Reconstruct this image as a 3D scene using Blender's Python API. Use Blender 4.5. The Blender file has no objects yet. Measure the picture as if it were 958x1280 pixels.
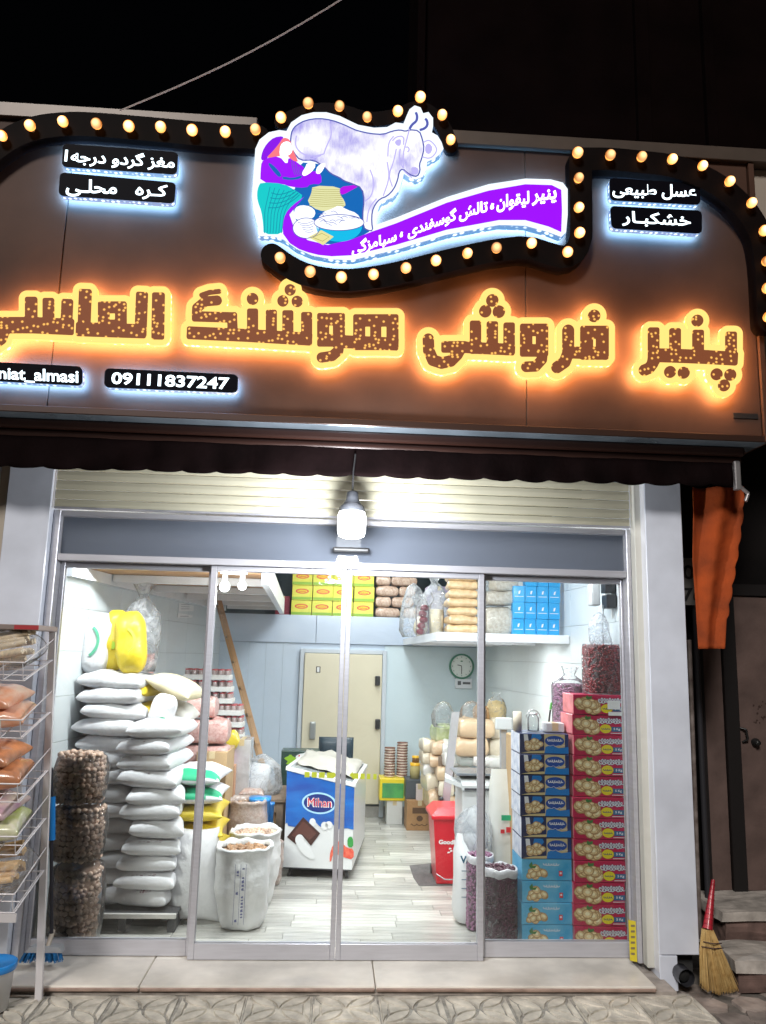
import bpy, bmesh, math, random
from mathutils import Vector, Matrix, noise
random.seed(11)
R = math.radians
S = bpy.context.scene
COL = S.collection
# ------------------------------------------------------------------ camera, world, sun, exposure
W_, H_, FPX = 958.0, 1280.0, 1009.153
YAW, PITCH, ROLL = 5.75012855e-02, 1.76808260e-01, 2.50110526e-02
CAM = Vector((0, -5.3093, 1.919))
_r = Vector((math.cos(YAW), -math.sin(YAW), 0))
FWD = Vector((math.sin(YAW)*math.cos(PITCH), math.cos(YAW)*math.cos(PITCH), math.sin(PITCH)))
_u = _r.cross(FWD)
RGT = math.cos(ROLL)*_r + math.sin(ROLL)*_u
UPV = -math.sin(ROLL)*_r + math.cos(ROLL)*_u
cd = bpy.data.cameras.new('camera'); cam = bpy.data.objects.new('camera', cd); COL.objects.link(cam)
m4 = Matrix((RGT, UPV, -FWD)).transposed().to_4x4(); m4.translation = CAM
cam.matrix_world = m4
cd.sensor_fit = 'HORIZONTAL'; cd.sensor_width = 36; cd.lens = FPX/W_*36
cd.clip_start = .05; cd.clip_end = 500
S.camera = cam
S.view_settings.view_transform = 'Standard'; S.view_settings.look = 'None'
S.view_settings.exposure = 0.0; S.view_settings.gamma = 1
w = bpy.data.worlds.new('World'); S.world = w; w.use_nodes = True
wn = w.node_tree; bg = wn.nodes['Background']
sky = wn.nodes.new('ShaderNodeTexSky'); sky.sky_type = 'NISHITA'; sky.sun_disc = False
SUN_EL, SUN_AZ = R(34), R(200)
sky.sun_elevation = R(-4); sky.sun_rotation = SUN_AZ
wn.links.new(sky.outputs[0], bg.inputs[0]); bg.inputs[1].default_value = .04
ld = bpy.data.lights.new('street_fill_sun', 'SUN'); ld.energy = 2.0; ld.angle = R(12); ld.color = (1, .95, .90)  # sun lamp added to stand in for unseen street lighting
sun = bpy.data.objects.new('street_fill_sun', ld); COL.objects.link(sun)
sd = Vector((math.sin(SUN_AZ)*math.cos(SUN_EL), math.cos(SUN_AZ)*math.cos(SUN_EL), math.sin(SUN_EL)))
sun.rotation_euler = sd.to_track_quat('Z', 'Y').to_euler(); sun.location = sd*20
S.cycles.max_bounces = 8; S.cycles.diffuse_bounces = 4; S.cycles.glossy_bounces = 4
S.cycles.transparent_max_bounces = 24; S.cycles.transmission_bounces = 6
S.cycles.caustics_reflective = False; S.cycles.caustics_refractive = False
S.cycles.sample_clamp_indirect = 4; S.cycles.use_denoising = True

def at(x, y, ax, v):
    d = FWD*FPX + RGT*(x-W_/2) - UPV*(y-H_/2)
    t = (v-CAM[ax])/d[ax]
    return CAM + d*t
def pb(x0, y0, x1, y1, Y):
    a = at(x0, y0, 1, Y); b = at(x1, y1, 1, Y)
    return a.x, b.x, b.z, a.z      # x0,x1,z0,z1
def PX(x, y, Y): return at(x, y, 1, Y)

# ------------------------------------------------------------------ materials
MATS = {}
def mat(name, col, rough=.5, metal=0, var=0, vscale=8, bump=0, bscale=60, emis=None, es=0, coat=0, spec=.5,
        col2=None, trans=0, randobj=0, stretch=None, alpha=1):
    if name in MATS: return MATS[name]
    m = bpy.data.materials.new(name); m.use_nodes = True; MATS[name] = m
    nt = m.node_tree; p = nt.nodes['Principled BSDF']
    p.inputs['Base Color'].default_value = (*col, 1)
    p.inputs['Roughness'].default_value = rough; p.inputs['Metallic'].default_value = metal
    p.inputs['Specular IOR Level'].default_value = spec
    p.inputs['Coat Weight'].default_value = coat; p.inputs['Coat Roughness'].default_value = .12
    p.inputs['Alpha'].default_value = alpha
    if trans: p.inputs['Transmission Weight'].default_value = trans
    tc = nt.nodes.new('ShaderNodeTexCoord'); mp = nt.nodes.new('ShaderNodeMapping')
    nt.links.new(tc.outputs['Object'], mp.inputs[0])
    if stretch: mp.inputs['Scale'].default_value = stretch
    if var or col2:
        n = nt.nodes.new('ShaderNodeTexNoise'); n.inputs['Scale'].default_value = vscale; n.inputs['Detail'].default_value = 6
        nt.links.new(mp.outputs[0], n.inputs['Vector'])
        r = nt.nodes.new('ShaderNodeValToRGB'); r.color_ramp.elements[0].position = .32; r.color_ramp.elements[1].position = .68
        c2 = col2 or tuple(min(1, c*(1-var)) for c in col)
        r.color_ramp.elements[0].color = (*c2, 1); r.color_ramp.elements[1].color = (*(col if col2 else tuple(min(1, c*(1+var*.5)) for c in col)), 1)
        nt.links.new(n.outputs[0], r.inputs[0]); out = r.outputs[0]
        if randobj:
            oi = nt.nodes.new('ShaderNodeObjectInfo'); h = nt.nodes.new('ShaderNodeHueSaturation')
            mr = nt.nodes.new('ShaderNodeMapRange'); mr.inputs['To Min'].default_value = 1-randobj; mr.inputs['To Max'].default_value = 1+randobj
            nt.links.new(oi.outputs['Random'], mr.inputs['Value']); nt.links.new(mr.outputs[0], h.inputs['Value'])
            nt.links.new(out, h.inputs['Color']); out = h.outputs[0]
        nt.links.new(out, p.inputs['Base Color'])
    if bump:
        n2 = nt.nodes.new('ShaderNodeTexNoise'); n2.inputs['Scale'].default_value = bscale; n2.inputs['Detail'].default_value = 5
        nt.links.new(mp.outputs[0], n2.inputs['Vector'])
        b = nt.nodes.new('ShaderNodeBump'); b.inputs['Strength'].default_value = bump; b.inputs['Distance'].default_value = .01
        nt.links.new(n2.outputs[0], b.inputs['Height']); nt.links.new(b.outputs[0], p.inputs['Normal'])
    if emis:
        p.inputs['Emission Color'].default_value = (*emis, 1); p.inputs['Emission Strength'].default_value = es
    return m
def emat(name, col, s):
    return mat(name, (.01, .01, .01), .5, emis=col, es=s, spec=.05)
def film(name, tint=(1, 1, 1), refl=.08, rough=.05, cloud=0, milky=.0, scale=14):
    """thin clear sheet (glass or plastic film): transparent + fresnel gloss, optional milky scatter"""
    if name in MATS: return MATS[name]
    m = bpy.data.materials.new(name); m.use_nodes = True; MATS[name] = m
    nt = m.node_tree; nt.nodes.clear(); o = nt.nodes.new('ShaderNodeOutputMaterial')
    t = nt.nodes.new('ShaderNodeBsdfTransparent'); t.inputs[0].default_value = (*tint, 1)
    g = nt.nodes.new('ShaderNodeBsdfGlossy'); g.inputs['Roughness'].default_value = rough
    f = nt.nodes.new('ShaderNodeFresnel'); f.inputs[0].default_value = (1.10 if milky and name != 'clear_glass' else 1.3) + refl*.5
    mx = nt.nodes.new('ShaderNodeMixShader'); nt.links.new(f.outputs[0], mx.inputs[0])
    nt.links.new(t.outputs[0], mx.inputs[1]); nt.links.new(g.outputs[0], mx.inputs[2]); last = mx
    if milky:
        d0 = nt.nodes.new('ShaderNodeBsdfDiffuse'); d0.inputs[0].default_value = (.85, .87, .9, 1); d1_ = nt.nodes.new('ShaderNodeBsdfTranslucent'); d1_.inputs[0].default_value = (.85, .87, .9, 1)
        d = nt.nodes.new('ShaderNodeMixShader'); d.inputs[0].default_value = .5; nt.links.new(d0.outputs[0], d.inputs[1]); nt.links.new(d1_.outputs[0], d.inputs[2])
        m2 = nt.nodes.new('ShaderNodeMixShader')
        if cloud:
            tc = nt.nodes.new('ShaderNodeTexCoord'); n = nt.nodes.new('ShaderNodeTexNoise'); n.inputs['Scale'].default_value = scale
            n.inputs['Detail'].default_value = 6; n.inputs['Distortion'].default_value = 1.5
            r = nt.nodes.new('ShaderNodeMapRange'); r.inputs['From Min'].default_value = .42; r.inputs['From Max'].default_value = .75
            r.inputs['To Min'].default_value = milky*.3; r.inputs['To Max'].default_value = min(1, milky*2)
            nt.links.new(tc.outputs['Object'], n.inputs['Vector']); nt.links.new(n.outputs[0], r.inputs[0]); nt.links.new(r.outputs[0], m2.inputs[0])
            b = nt.nodes.new('ShaderNodeBump'); b.inputs['Strength'].default_value = .9; b.inputs['Distance'].default_value = .02
            nt.links.new(n.outputs[0], b.inputs['Height']); nt.links.new(b.outputs[0], g.inputs['Normal'])
        else: m2.inputs[0].default_value = milky
        nt.links.new(mx.outputs[0], m2.inputs[1]); nt.links.new(d.outputs[0], m2.inputs[2]); last = m2
    nt.links.new(last.outputs[0], o.inputs[0])
    return m

# ------------------------------------------------------------------ mesh builder
class MB:
    def __init__(s): s.v = []; s.f = []; s.sm = []; s.mi = []
    def add(s, vs, fs, smooth=False, mi=0):
        n = len(s.v); s.v += [tuple(v) for v in vs]; s.f += [tuple(i+n for i in f) for f in fs]
        s.sm += [smooth]*len(fs); s.mi += [mi]*len(fs); return s
    def box(s, x0, x1, y0, y1, z0, z1, bv=0, mi=0):
        if x1 < x0: x0, x1 = x1, x0
        if y1 < y0: y0, y1 = y1, y0
        if z1 < z0: z0, z1 = z1, z0
        bv = min(bv, (x1-x0)*.45, (y1-y0)*.45, (z1-z0)*.45)
        if bv <= 0:
            vs = [(x, y, z) for z in (z0, z1) for x, y in ((x0, y0), (x1, y0), (x1, y1), (x0, y1))]
            return s.add(vs, [(3, 2, 1, 0), (4, 5, 6, 7), (0, 1, 5, 4), (1, 2, 6, 5), (2, 3, 7, 6), (3, 0, 4, 7)], False, mi)
        bm = bmesh.new(); bmesh.ops.create_cube(bm, size=1)
        for v in bm.verts: v.co = Vector(((x0+x1)/2+v.co.x*(x1-x0), (y0+y1)/2+v.co.y*(y1-y0), (z0+z1)/2+v.co.z*(z1-z0)))
        bmesh.ops.bevel(bm, geom=list(bm.edges), offset=bv, segments=2 if bv > .006 else 1, affect='EDGES', profile=.6)
        s.addbm(bm, False, mi); return s
    def addbm(s, bm, smooth=False, mi=0):
        bm.verts.index_update()
        s.add([v.co.copy() for v in bm.verts], [[v.index for v in f.verts] for f in bm.faces], smooth, mi); bm.free(); return s
    def prism(s, pts, d, mi=0, cap=True):
        """pts: 3D polygon loop; extruded along vector d"""
        n = len(pts); d = Vector(d); a = [Vector(p) for p in pts]
        s.add(a+[p+d for p in a], ([tuple(range(n)), tuple(range(2*n-1, n-1, -1))] if cap else []) +
              [(i, i+n, (i+1) % n+n, (i+1) % n) for i in range(n)], False, mi); return s
    def tube(s, p0, p1, r0, r1=None, n=10, cap=True, mi=0, smooth=True):
        p0 = Vector(p0); p1 = Vector(p1); r1 = r0 if r1 is None else r1
        q = (p1-p0).to_track_quat('Z', 'Y'); vs = []
        for p, r in ((p0, r0), (p1, r1)):
            vs += [p+q@Vector((r*math.cos(2*math.pi*i/n), r*math.sin(2*math.pi*i/n), 0)) for i in range(n)]
        s.add(vs, [(i, (i+1) % n, (i+1) % n+n, i+n) for i in range(n)], smooth, mi)
        if cap: s.add(vs[:n], [tuple(range(n-1, -1, -1))], False, mi); s.add(vs[n:], [tuple(range(n))], False, mi)
        return s
    def path(s, pts, r, n=6, mi=0):
        for a, b in zip(pts, pts[1:]): s.tube(a, b, r, n=n, mi=mi)
        return s
    def lathe(s, c, prof, n=20, mi=0, axis='Z', smooth=True, sq=0):
        c = Vector(c); vs = []
        for r, h in prof:
            for i in range(n):
                a = 2*math.pi*i/n; ca, sa = math.cos(a), math.sin(a)
                if sq: k = (abs(ca)**sq+abs(sa)**sq)**(-1/sq); ca *= k; sa *= k
                p = Vector((r*ca, r*sa, h))
                if axis == 'Y': p = Vector((p.x, p.z, p.y))
                if axis == 'X': p = Vector((p.z, p.x, p.y))
                vs.append(c+p)
        fs = [(k*n+i, k*n+(i+1) % n, (k+1)*n+(i+1) % n, (k+1)*n+i) for k in range(len(prof)-1) for i in range(n)]
        s.add(vs, fs, smooth, mi); return s
    def ball(s, c, r, sub=1, sc=(1, 1, 1), mi=0, jit=0):
        bm = bmesh.new(); bmesh.ops.create_icosphere(bm, subdivisions=sub, radius=1); c = Vector(c)
        for v in bm.verts:
            k = r*(1+jit*(random.random()-.5)); v.co = Vector((c.x+v.co.x*k*sc[0], c.y+v.co.y*k*sc[1], c.z+v.co.z*k*sc[2]))
        s.addbm(bm, True, mi); return s
    def build(s, name, mats, parent=None, world=True, sharp=None):
        me = bpy.data.meshes.new(name)
        off = Vector(parent.get('_o', (0, 0, 0))) if (parent is not None and world) else Vector()
        me.from_pydata([(v[0]-off.x, v[1]-off.y, v[2]-off.z) for v in s.v], [], s.f)
        for m in (mats if isinstance(mats, (list, tuple)) else [mats]): me.materials.append(m)
        me.polygons.foreach_set('use_smooth', s.sm); me.polygons.foreach_set('material_index', s.mi)
        me.update()
        o = bpy.data.objects.new(name, me); COL.objects.link(o)
        if parent is not None: o.parent = parent; o['_o'] = tuple(off)
        return o
def root(name, label, cat, loc=(0, 0, 0), group=None, kind=None):
    o = bpy.data.objects.new(name, None); COL.objects.link(o); o.location = loc; o['_o'] = tuple(loc); o.empty_display_size = .1
    return tag(o, label, cat, group, kind)
def tag(o, label=None, cat=None, group=None, kind=None):
    if label: o['label'] = label
    if cat: o['category'] = cat
    if group: o['group'] = group
    if kind: o['kind'] = kind
    return o
def struct(name, mb, m): return tag(mb.build(name, m), kind='structure')
def copy_tree(o, loc=None, label=None, parent=None, rz=None, group=None, kids=None):
    c = o.copy(); COL.objects.link(c)
    if parent: c.parent = parent
    if loc is not None: c.location = loc
    if rz is not None: c.rotation_euler.z = rz
    if label: c['label'] = label
    if group: c['group'] = group
    for ch in KIDS.get(o.name, ()): 
        copy_tree(ch, parent=c)
    return c
KIDS = {}
def freeze(o):
    """remember the parts of a prototype so that it can be copied"""
    for x in [o]+list(o.children_recursive): KIDS[x.name] = list(x.children)
    return o
def single(mb, name, m, label, cat, base=None, group=None, kind=None):
    """a thing that is one mesh, origin at its base"""
    xs = [v[0] for v in mb.v]; ys = [v[1] for v in mb.v]; zs = [v[2] for v in mb.v]
    b = Vector(base) if base else Vector(((min(xs)+max(xs))/2, (min(ys)+max(ys))/2, min(zs)))
    mb.v = [(v[0]-b.x, v[1]-b.y, v[2]-b.z) for v in mb.v]
    o = mb.build(name, m); o.location = b; return tag(o, label, cat, group, kind)
ORD = 'lowest second third fourth fifth sixth seventh eighth ninth tenth eleventh twelfth thirteenth fourteenth fifteenth sixteenth'.split()

# ------------------------------------------------------------------ Persian text
FORMS = {'ا': (0xFE8D, 0xFE8E), 'ب': (0xFE8F, 0xFE90, 0xFE91, 0xFE92), 'پ': (0xFB56, 0xFB57, 0xFB58, 0xFB59), 'ت': (0xFE95, 0xFE96, 0xFE97, 0xFE98),
 'ج': (0xFE9D, 0xFE9E, 0xFE9F, 0xFEA0), 'ح': (0xFEA1, 0xFEA2, 0xFEA3, 0xFEA4), 'خ': (0xFEA5, 0xFEA6, 0xFEA7, 0xFEA8), 'د': (0xFEA9, 0xFEAA),
 'ر': (0xFEAD, 0xFEAE), 'ز': (0xFEAF, 0xFEB0), 'س': (0xFEB1, 0xFEB2, 0xFEB3, 0xFEB4), 'ش': (0xFEB5, 0xFEB6, 0xFEB7, 0xFEB8), 'ط': (0xFEC1, 0xFEC2, 0xFEC3, 0xFEC4),
 'ع': (0xFEC9, 0xFECA, 0xFECB, 0xFECC), 'غ': (0xFECD, 0xFECE, 0xFECF, 0xFED0), 'ف': (0xFED1, 0xFED2, 0xFED3, 0xFED4), 'ق': (0xFED5, 0xFED6, 0xFED7, 0xFED8),
 'ک': (0xFB8E, 0xFB8F, 0xFB90, 0xFB91), 'گ': (0xFB92, 0xFB93, 0xFB94, 0xFB95), 'ل': (0xFEDD, 0xFEDE, 0xFEDF, 0xFEE0), 'م': (0xFEE1, 0xFEE2, 0xFEE3, 0xFEE4),
 'ن': (0xFEE5, 0xFEE6, 0xFEE7, 0xFEE8), 'و': (0xFEED, 0xFEEE), 'ه': (0xFEE9, 0xFEEA, 0xFEEB, 0xFEEC), 'ی': (0xFBFC, 0xFBFD, 0xFBFE, 0xFBFF), 'ـ': (0x640,)*4}
def shape(t):
    out = []
    for i, c in enumerate(t):
        if c not in FORMS: out.append(c); continue
        prev = i > 0 and t[i-1] in FORMS and len(FORMS[t[i-1]]) == 4
        nxt = i+1 < len(t) and t[i+1] in FORMS and len(FORMS[c]) == 4
        F = FORMS[c]
        out.append(chr(F[(3 if nxt else 1) if prev else (2 if nxt else 0)] if len(F) == 4 else F[1 if prev else 0]))
    return ''.join(reversed(out))
def text_faces(body, bold=.02):
    c = bpy.data.curves.new('t', 'FONT'); c.body = body; c.offset = bold; c.resolution_u = 3
    o = bpy.data.objects.new('t', c); COL.objects.link(o); dg = bpy.context.evaluated_depsgraph_get()
    me = bpy.data.meshes.new_from_object(o.evaluated_get(dg))
    v = [(p.co.x, p.co.y) for p in me.vertices]; f = [tuple(p.vertices) for p in me.polygons]
    bpy.data.objects.remove(o); bpy.data.curves.remove(c); bpy.data.meshes.remove(me)
    return v, f
def text_on(name, body, fn, m, parent, bold=.02, fit=None, mb=None):
    """fn maps (u,v) in 0..1 to a point; the text fills that box"""
    v, f = text_faces(body, bold)
    if not v: return None
    x0 = min(p[0] for p in v); x1 = max(p[0] for p in v); y0 = min(p[1] for p in v); y1 = max(p[1] for p in v)
    q = mb or MB(); q.add([fn((p[0]-x0)/(x1-x0), (p[1]-y0)/(y1-y0)) for p in v], f)
    return None if mb else q.build(name, m, parent)

# ------------------------------------------------------------------ traced shapes on the sign plane
def sdf_mesh(fn, box, step, Yf, Yb, mi_side=1, side=True, back=None):
    """marching squares over fn(px,py)<0 in picture coordinates of the plane Yf, extruded back to Yb"""
    x0, y0, x1, y1 = box; nx = int((x1-x0)/step)+1; ny = int((y1-y0)/step)+1
    val = [[fn(x0+i*step, y0+j*step) for i in range(nx+1)] for j in range(ny+1)]
    mb = MB(); P = {}; pts = []
    def vid(key, x, y):
        if key not in P: P[key] = len(pts); pts.append((x, y))
        return P[key]
    def corner(i, j): return vid(('c', i, j), x0+i*step, y0+j*step)
    def edge(i, j, k, l):
        a, b = val[j][i], val[l][k]; t = a/(a-b)
        return vid(('e', min((i, j), (k, l)), max((i, j), (k, l))), x0+(i+(k-i)*t)*step, y0+(j+(l-j)*t)*step)
    faces = []; segs = []
    for j in range(ny):
        run = None
        for i in range(nx+1):
            full = i < nx and val[j][i] < 0 and val[j][i+1] < 0 and val[j+1][i] < 0 and val[j+1][i+1] < 0
            if full:
                if run is None: run = i
                continue
            if run is not None:
                faces.append((corner(run, j), corner(i, j), corner(i, j+1), corner(run, j+1))); run = None
            if i == nx: continue
            cs = [(i, j), (i+1, j), (i+1, j+1), (i, j+1)]
            ins = [val[b][a] < 0 for a, b in cs]
            if not any(ins): continue
            poly = []; cr = []
            for k in range(4):
                a, b = cs[k], cs[(k+1) % 4]
                if ins[k]: poly.append(corner(*a))
                if ins[k] != ins[(k+1) % 4]: e = edge(*a, *b); poly.append(e); cr.append((e, ins[k]))
            faces.append(tuple(poly))
            for k in range(len(cr)):
                if cr[k][1]: segs.append((cr[k][0], cr[(k+1) % len(cr)][0]))
    a = [PX(x, y, Yf) for x, y in pts]
    mb.add(a, [tuple(reversed(f)) for f in faces], False, 0)
    if back is not None: mb.add([p+Vector((0, Yb-Yf, 0)) for p in a], faces, False, back)
    if side:
        dy = Vector((0, Yb-Yf, 0)); n = len(a)
        used = sorted({i for s_ in segs for i in s_}); ix = {u: k for k, u in enumerate(used)}
        mb.add([a[u] for u in used]+[a[u]+dy for u in used], [(ix[p], ix[q], ix[q]+len(used), ix[p]+len(used)) for p, q in segs], False, mi_side)
    return mb
def segd(px, py, ax, ay, bx, by, hw, rc=2.0, flat=True):
    dx, dy = bx-ax, by-ay; L = math.hypot(dx, dy) or 1e-6; ux, uy = dx/L, dy/L
    qx, qy = px-(ax+bx)/2, py-(ay+by)/2
    u = abs(qx*ux+qy*uy)-(L/2+(hw if flat else 0)); v = abs(-qx*uy+qy*ux)-hw
    if flat:
        u += rc; v += rc
        return math.hypot(max(u, 0), max(v, 0))+min(max(u, v), 0)-rc
    t = max(0, min(L, (px-ax)*ux+(py-ay)*uy)); return math.hypot(px-ax-ux*t, py-ay-uy*t)-hw
def strokes_fn(strokes, dots, grow, sc, ox, oy):
    segs = []
    for hw, pts, flat in strokes:
        for a, b in zip(pts, pts[1:]): segs.append((a[0]/sc+ox, a[1]/sc+oy, b[0]/sc+ox, b[1]/sc+oy, hw/sc, flat))
    ds = [(x/sc+ox, y/sc+oy, r/sc) for x, y, r in dots]
    def fn(x, y):
        d = 1e9
        for ax, ay, bx, by, hw, flat in segs:
            if x < min(ax, bx)-24 or x > max(ax, bx)+24 or y < min(ay, by)-24 or y > max(ay, by)+24: continue
            d = min(d, segd(x, y, ax, ay, bx, by, hw, 2.0, flat))
        for cx, cy, r in ds: d = min(d, math.hypot(x-cx, y-cy)-r)
        return d-grow
    return fn
def polyp(mb, pts, Y, sc=1, ox=0, oy=0, d=.001, mi=0):
    """flat printed patch on the sign: traced outline at plane Y, d thick"""
    a = [PX(x/sc+ox, y/sc+oy, Y) for x, y in pts]; area = sum(a[i].x*a[(i+1) % len(a)].z-a[(i+1) % len(a)].x*a[i].z for i in range(len(a)))
    if area < 0: a.reverse()
    mb.add(a, [tuple(range(len(a)))], False, mi); return mb
def ribbon(mb, pts, hw, Y, sc=1, ox=0, oy=0, mi=0, closed=False):
    q = [Vector((x/sc+ox, y/sc+oy)) for x, y in pts]
    if closed: q.append(q[0])
    L = []; Rr = []
    for i, p in enumerate(q):
        t = (q[min(i+1, len(q)-1)]-q[max(i-1, 0)]); t = t.normalized() if t.length > 0 else Vector((1, 0)); n = Vector((-t.y, t.x))*hw
        L.append(PX(p.x+n.x, p.y+n.y, Y)); Rr.append(PX(p.x-n.x, p.y-n.y, Y))
    n = len(q); mb.add(L+Rr, [(i, i+1, n+i+1, n+i) for i in range(n-1)], False, mi); return mb
def smooth_pts(pts, closed=True, it=2):
    for _ in range(it):
        n = len(pts); o = []
        for i in range(n if closed else n-1):
            a, b = pts[i], pts[(i+1) % n]
            o += [(a[0]*.75+b[0]*.25, a[1]*.75+b[1]*.25), (a[0]*.25+b[0]*.75, a[1]*.25+b[1]*.75)]
        if not closed: o = [pts[0]]+o+[pts[-1]]
        pts = o
    return pts
# ================================================================== STRUCTURE: ground, pavement, shell
asph = mat('dirty_concrete', (.20, .18, .16), .9, var=.5, vscale=6, bump=.6, bscale=40)
g = MB(); g.box(-30, 30, -40, .2, -.4, -.012); struct('ground', g, asph)
tile_m = mat('paving_tile', (.66, .61, .52), .75, var=.42, vscale=9, bump=.35, bscale=90, randobj=.12)
grout = mat('paving_grout', (.36, .34, .30), .9, var=.4, vscale=20, bump=.5)
base = MB(); base.box(-3.2, 2.12, -2.2, -.36, -.3, .047); pave = struct('pavement', base, grout); pave['_o'] = (0, 0, 0)
def tile_mesh(T):
    """square paver with four almond petals and border wedges standing proud of its grooves"""
    mb = MB(); h = T/2-.003; mb.box(-h, h, -h, h, -.02, -.010)
    def arcpts(a, b, bulge, n=5):
        a = Vector(a); b = Vector(b); d = b-a; nrm = Vector((-d.y, d.x)); return [a+d*(i/n)+nrm*(bulge*4*(i/n)*(1-i/n)) for i in range(n+1)]
    def piece(poly):
        c = sum(poly, Vector((0, 0)))/len(poly); p = [c+(q-c)*.93 for q in poly]; t = [c+(q-c)*.86 for q in poly]; n = len(p)
        mb.add([(q.x, q.y, -.0102) for q in p]+[(q.x, q.y, 0) for q in t], [tuple(range(n, 2*n))]+[(i, (i+1) % n, (i+1) % n+n, i+n) for i in range(n)])
    for sx, sy in ((1, 1), (-1, 1), (-1, -1), (1, -1)):
        a = (sx*.012, sy*.012); b = (sx*(h-.008), sy*(h-.008)); piece(arcpts(a, b, .17)[:-1]+arcpts(b, a, .17)[:-1])
    for k in range(4):
        rot = Matrix.Rotation(k*math.pi/2, 2)
        c0 = arcpts((.014, .004), (h-.01, h-.012), -.19); c1 = arcpts((h-.01, -h+.012), (.014, -.004), -.19)
        # wedge between two petals, split by a curved groove
        inner = [p for p in c0[:4]]+[p for p in c1[2:]]
        outer = [p for p in c0[3:]]+[p for p in c1[:3]]
        piece([rot@p for p in inner]); outer2 = [rot@(p+Vector((.004, 0))) for p in outer]; piece(outer2)
    return mb
T = .36; t0 = None
for j in range(4):
    for i in range(12):
        x = -2.02+T*i; y = -.585-T*j
        if x > 2.02 and j == 0: continue
        if t0 is None: t0 = tile_mesh(T).build('paving_tile', tile_m, pave); o = t0
        else: o = t0.copy(); COL.objects.link(o)
        o.location = (x+random.uniform(-.002, .002), y, .056+random.uniform(-.002, .003)); o.rotation_euler = (random.uniform(-.008, .008), random.uniform(-.008, .008), random.choice((0, math.pi/2)))
# broken flagstones at the foot of the neighbour
flag = mat('broken_flagstone', (.30, .25, .22), .85, var=.5, vscale=7, bump=.7, bscale=30, randobj=.3)
rub = MB(); rub.box(2.16, 4.5, -2.0, .9, -.3, -.014); rs = struct('broken_ground', rub, mat('dark_soil', (.07, .06, .055), .95, var=.5, vscale=12, bump=.8)); rs['_o'] = (0, 0, 0)
random.seed(5)
for k in range(34):
    cx = random.uniform(2.1, 3.3); cy = random.uniform(-.95, .0)
    if k < 22: cx = 2.25+.21*(k % 6)+random.uniform(-.04, .04); cy = -.78+.2*(k//6)+random.uniform(-.04, .04)
    else: continue
    n = random.randint(5, 7); r = random.uniform(.085, .12)
    pts = [(cx+r*random.uniform(.75, 1.15)*math.cos(6.283*i/n), cy+r*random.uniform(.75, 1.15)*math.sin(6.283*i/n), -.012) for i in range(n)]
    fb = MB(); fb.prism(pts, (0, 0, random.uniform(.008, .022))); fb.build('flagstone', flag, rs)
# threshold: marble steps in three slabs
marble = mat('threshold_marble', (.82, .77, .69), .4, var=.30, vscale=3, bump=.06, bscale=20, coat=.2)
marble_edge = mat('threshold_edge', (.38, .27, .22), .6, var=.3, vscale=10, bump=.3)
th = tag(MB().box(-2.3, 2.04, -.385, .20, -.02, .066).build('threshold_step', mat('threshold_riser', (.44, .39, .35), .8, var=.4, vscale=8, bump=.4)), kind='structure'); th['_o'] = (0, 0, 0)
for a, b in ((-2.3, -1.0), (-.996, .305), (.309, 1.915)):
    q = MB(); q.box(a, b, -.405, .22, .068, .10, .009); q.build('marble_slab', marble, th)
q = MB()
for a, b in ((-2.3, -1.0), (-.996, .305), (.309, 1.915)): q.box(a+.002, b-.002, -.411, -.37, .069, .090, .006)
q.build('slab_nosing', marble_edge, th)

# shop shell
LX0, LX1 = -1.86, -1.33   # left wall at the front / at the back
RX0, RX1 = 2.03, 1.80
YB = 4.4
fl = MB(); fl.box(-2.1, 2.3, .2, 5.5, -.1, .092); floor = struct('shop_floor', fl, mat('floor_joint', (.16, .15, .13), .8, var=.2)); floor['_o'] = (0, 0, 0)
plank_m = mat('wood_look_plank', (.54, .53, .49), .33, var=.35, vscale=3.5, bump=.05, bscale=30, randobj=.27, stretch=(.7, 7, 1), coat=.25)
random.seed(3); pl0 = None; npl = 0
for j in range(36):
    y = .226+j*.125; x = -2.1+random.uniform(-.7, 0)
    while x < 2.1:
        L = .72
        if pl0 is None:
            pl0 = MB().box(-L/2+.0015, L/2-.0015, -.061, .061, 0, .008, .0015).build('floor_plank', plank_m, floor); o = pl0
        else: o = pl0.copy(); COL.objects.link(o)
        o.location = (x+L/2, y+.06, .0925); x += L; npl += 1
def side_wall(name, x0, x1, outward, label):
    """tiled side wall running from the glass front (y=.12) to the cold room"""
    a = Vector((x0, .12, .1)); b = Vector((x1, YB, .1)); L = (b-a).length; d = (b-a)/L; n = Vector((d.y, -d.x, 0))*outward
    mb = MB(); mb.prism([a, b, b+n*.12, a+n*.12], (0, 0, 3.3)); wl = mb.build(name, mat('wall_joint', (.42, .44, .44), .7)); tag(wl, kind='structure'); wl['_o'] = (0, 0, 0)
    tm = mat('white_wall_tile', (.66, .71, .73), .30, var=.03, vscale=3, coat=.08, randobj=.02)
    tw, thh = .60, .30; proto = None; nx = int(L/tw)+1
    ang = math.atan2(d.y, d.x)
    for i in range(nx):
        w_ = min(tw, L-i*tw)
        if w_ < .05: continue
        for j in range(11):
            if proto is None or abs(w_-tw) > .001:
                pm = MB().box(.0015, w_-.0015, -.004 if outward > 0 else -.004, .004, .0015, thh-.0015, .001); o = pm.build('wall_tile', tm, wl, world=False)
                if abs(w_-tw) <= .001: proto = o
            else: o = proto.copy(); COL.objects.link(o)
            p = a+d*(i*tw)-n*.004; o.location = (p.x, p.y, .1+j*thh); o.rotation_euler = (0, 0, ang)
    return wl
side_wall('wall_left', LX0, LX1, -1, '')
side_wall('wall_right', RX0, RX1, 1, '')
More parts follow.
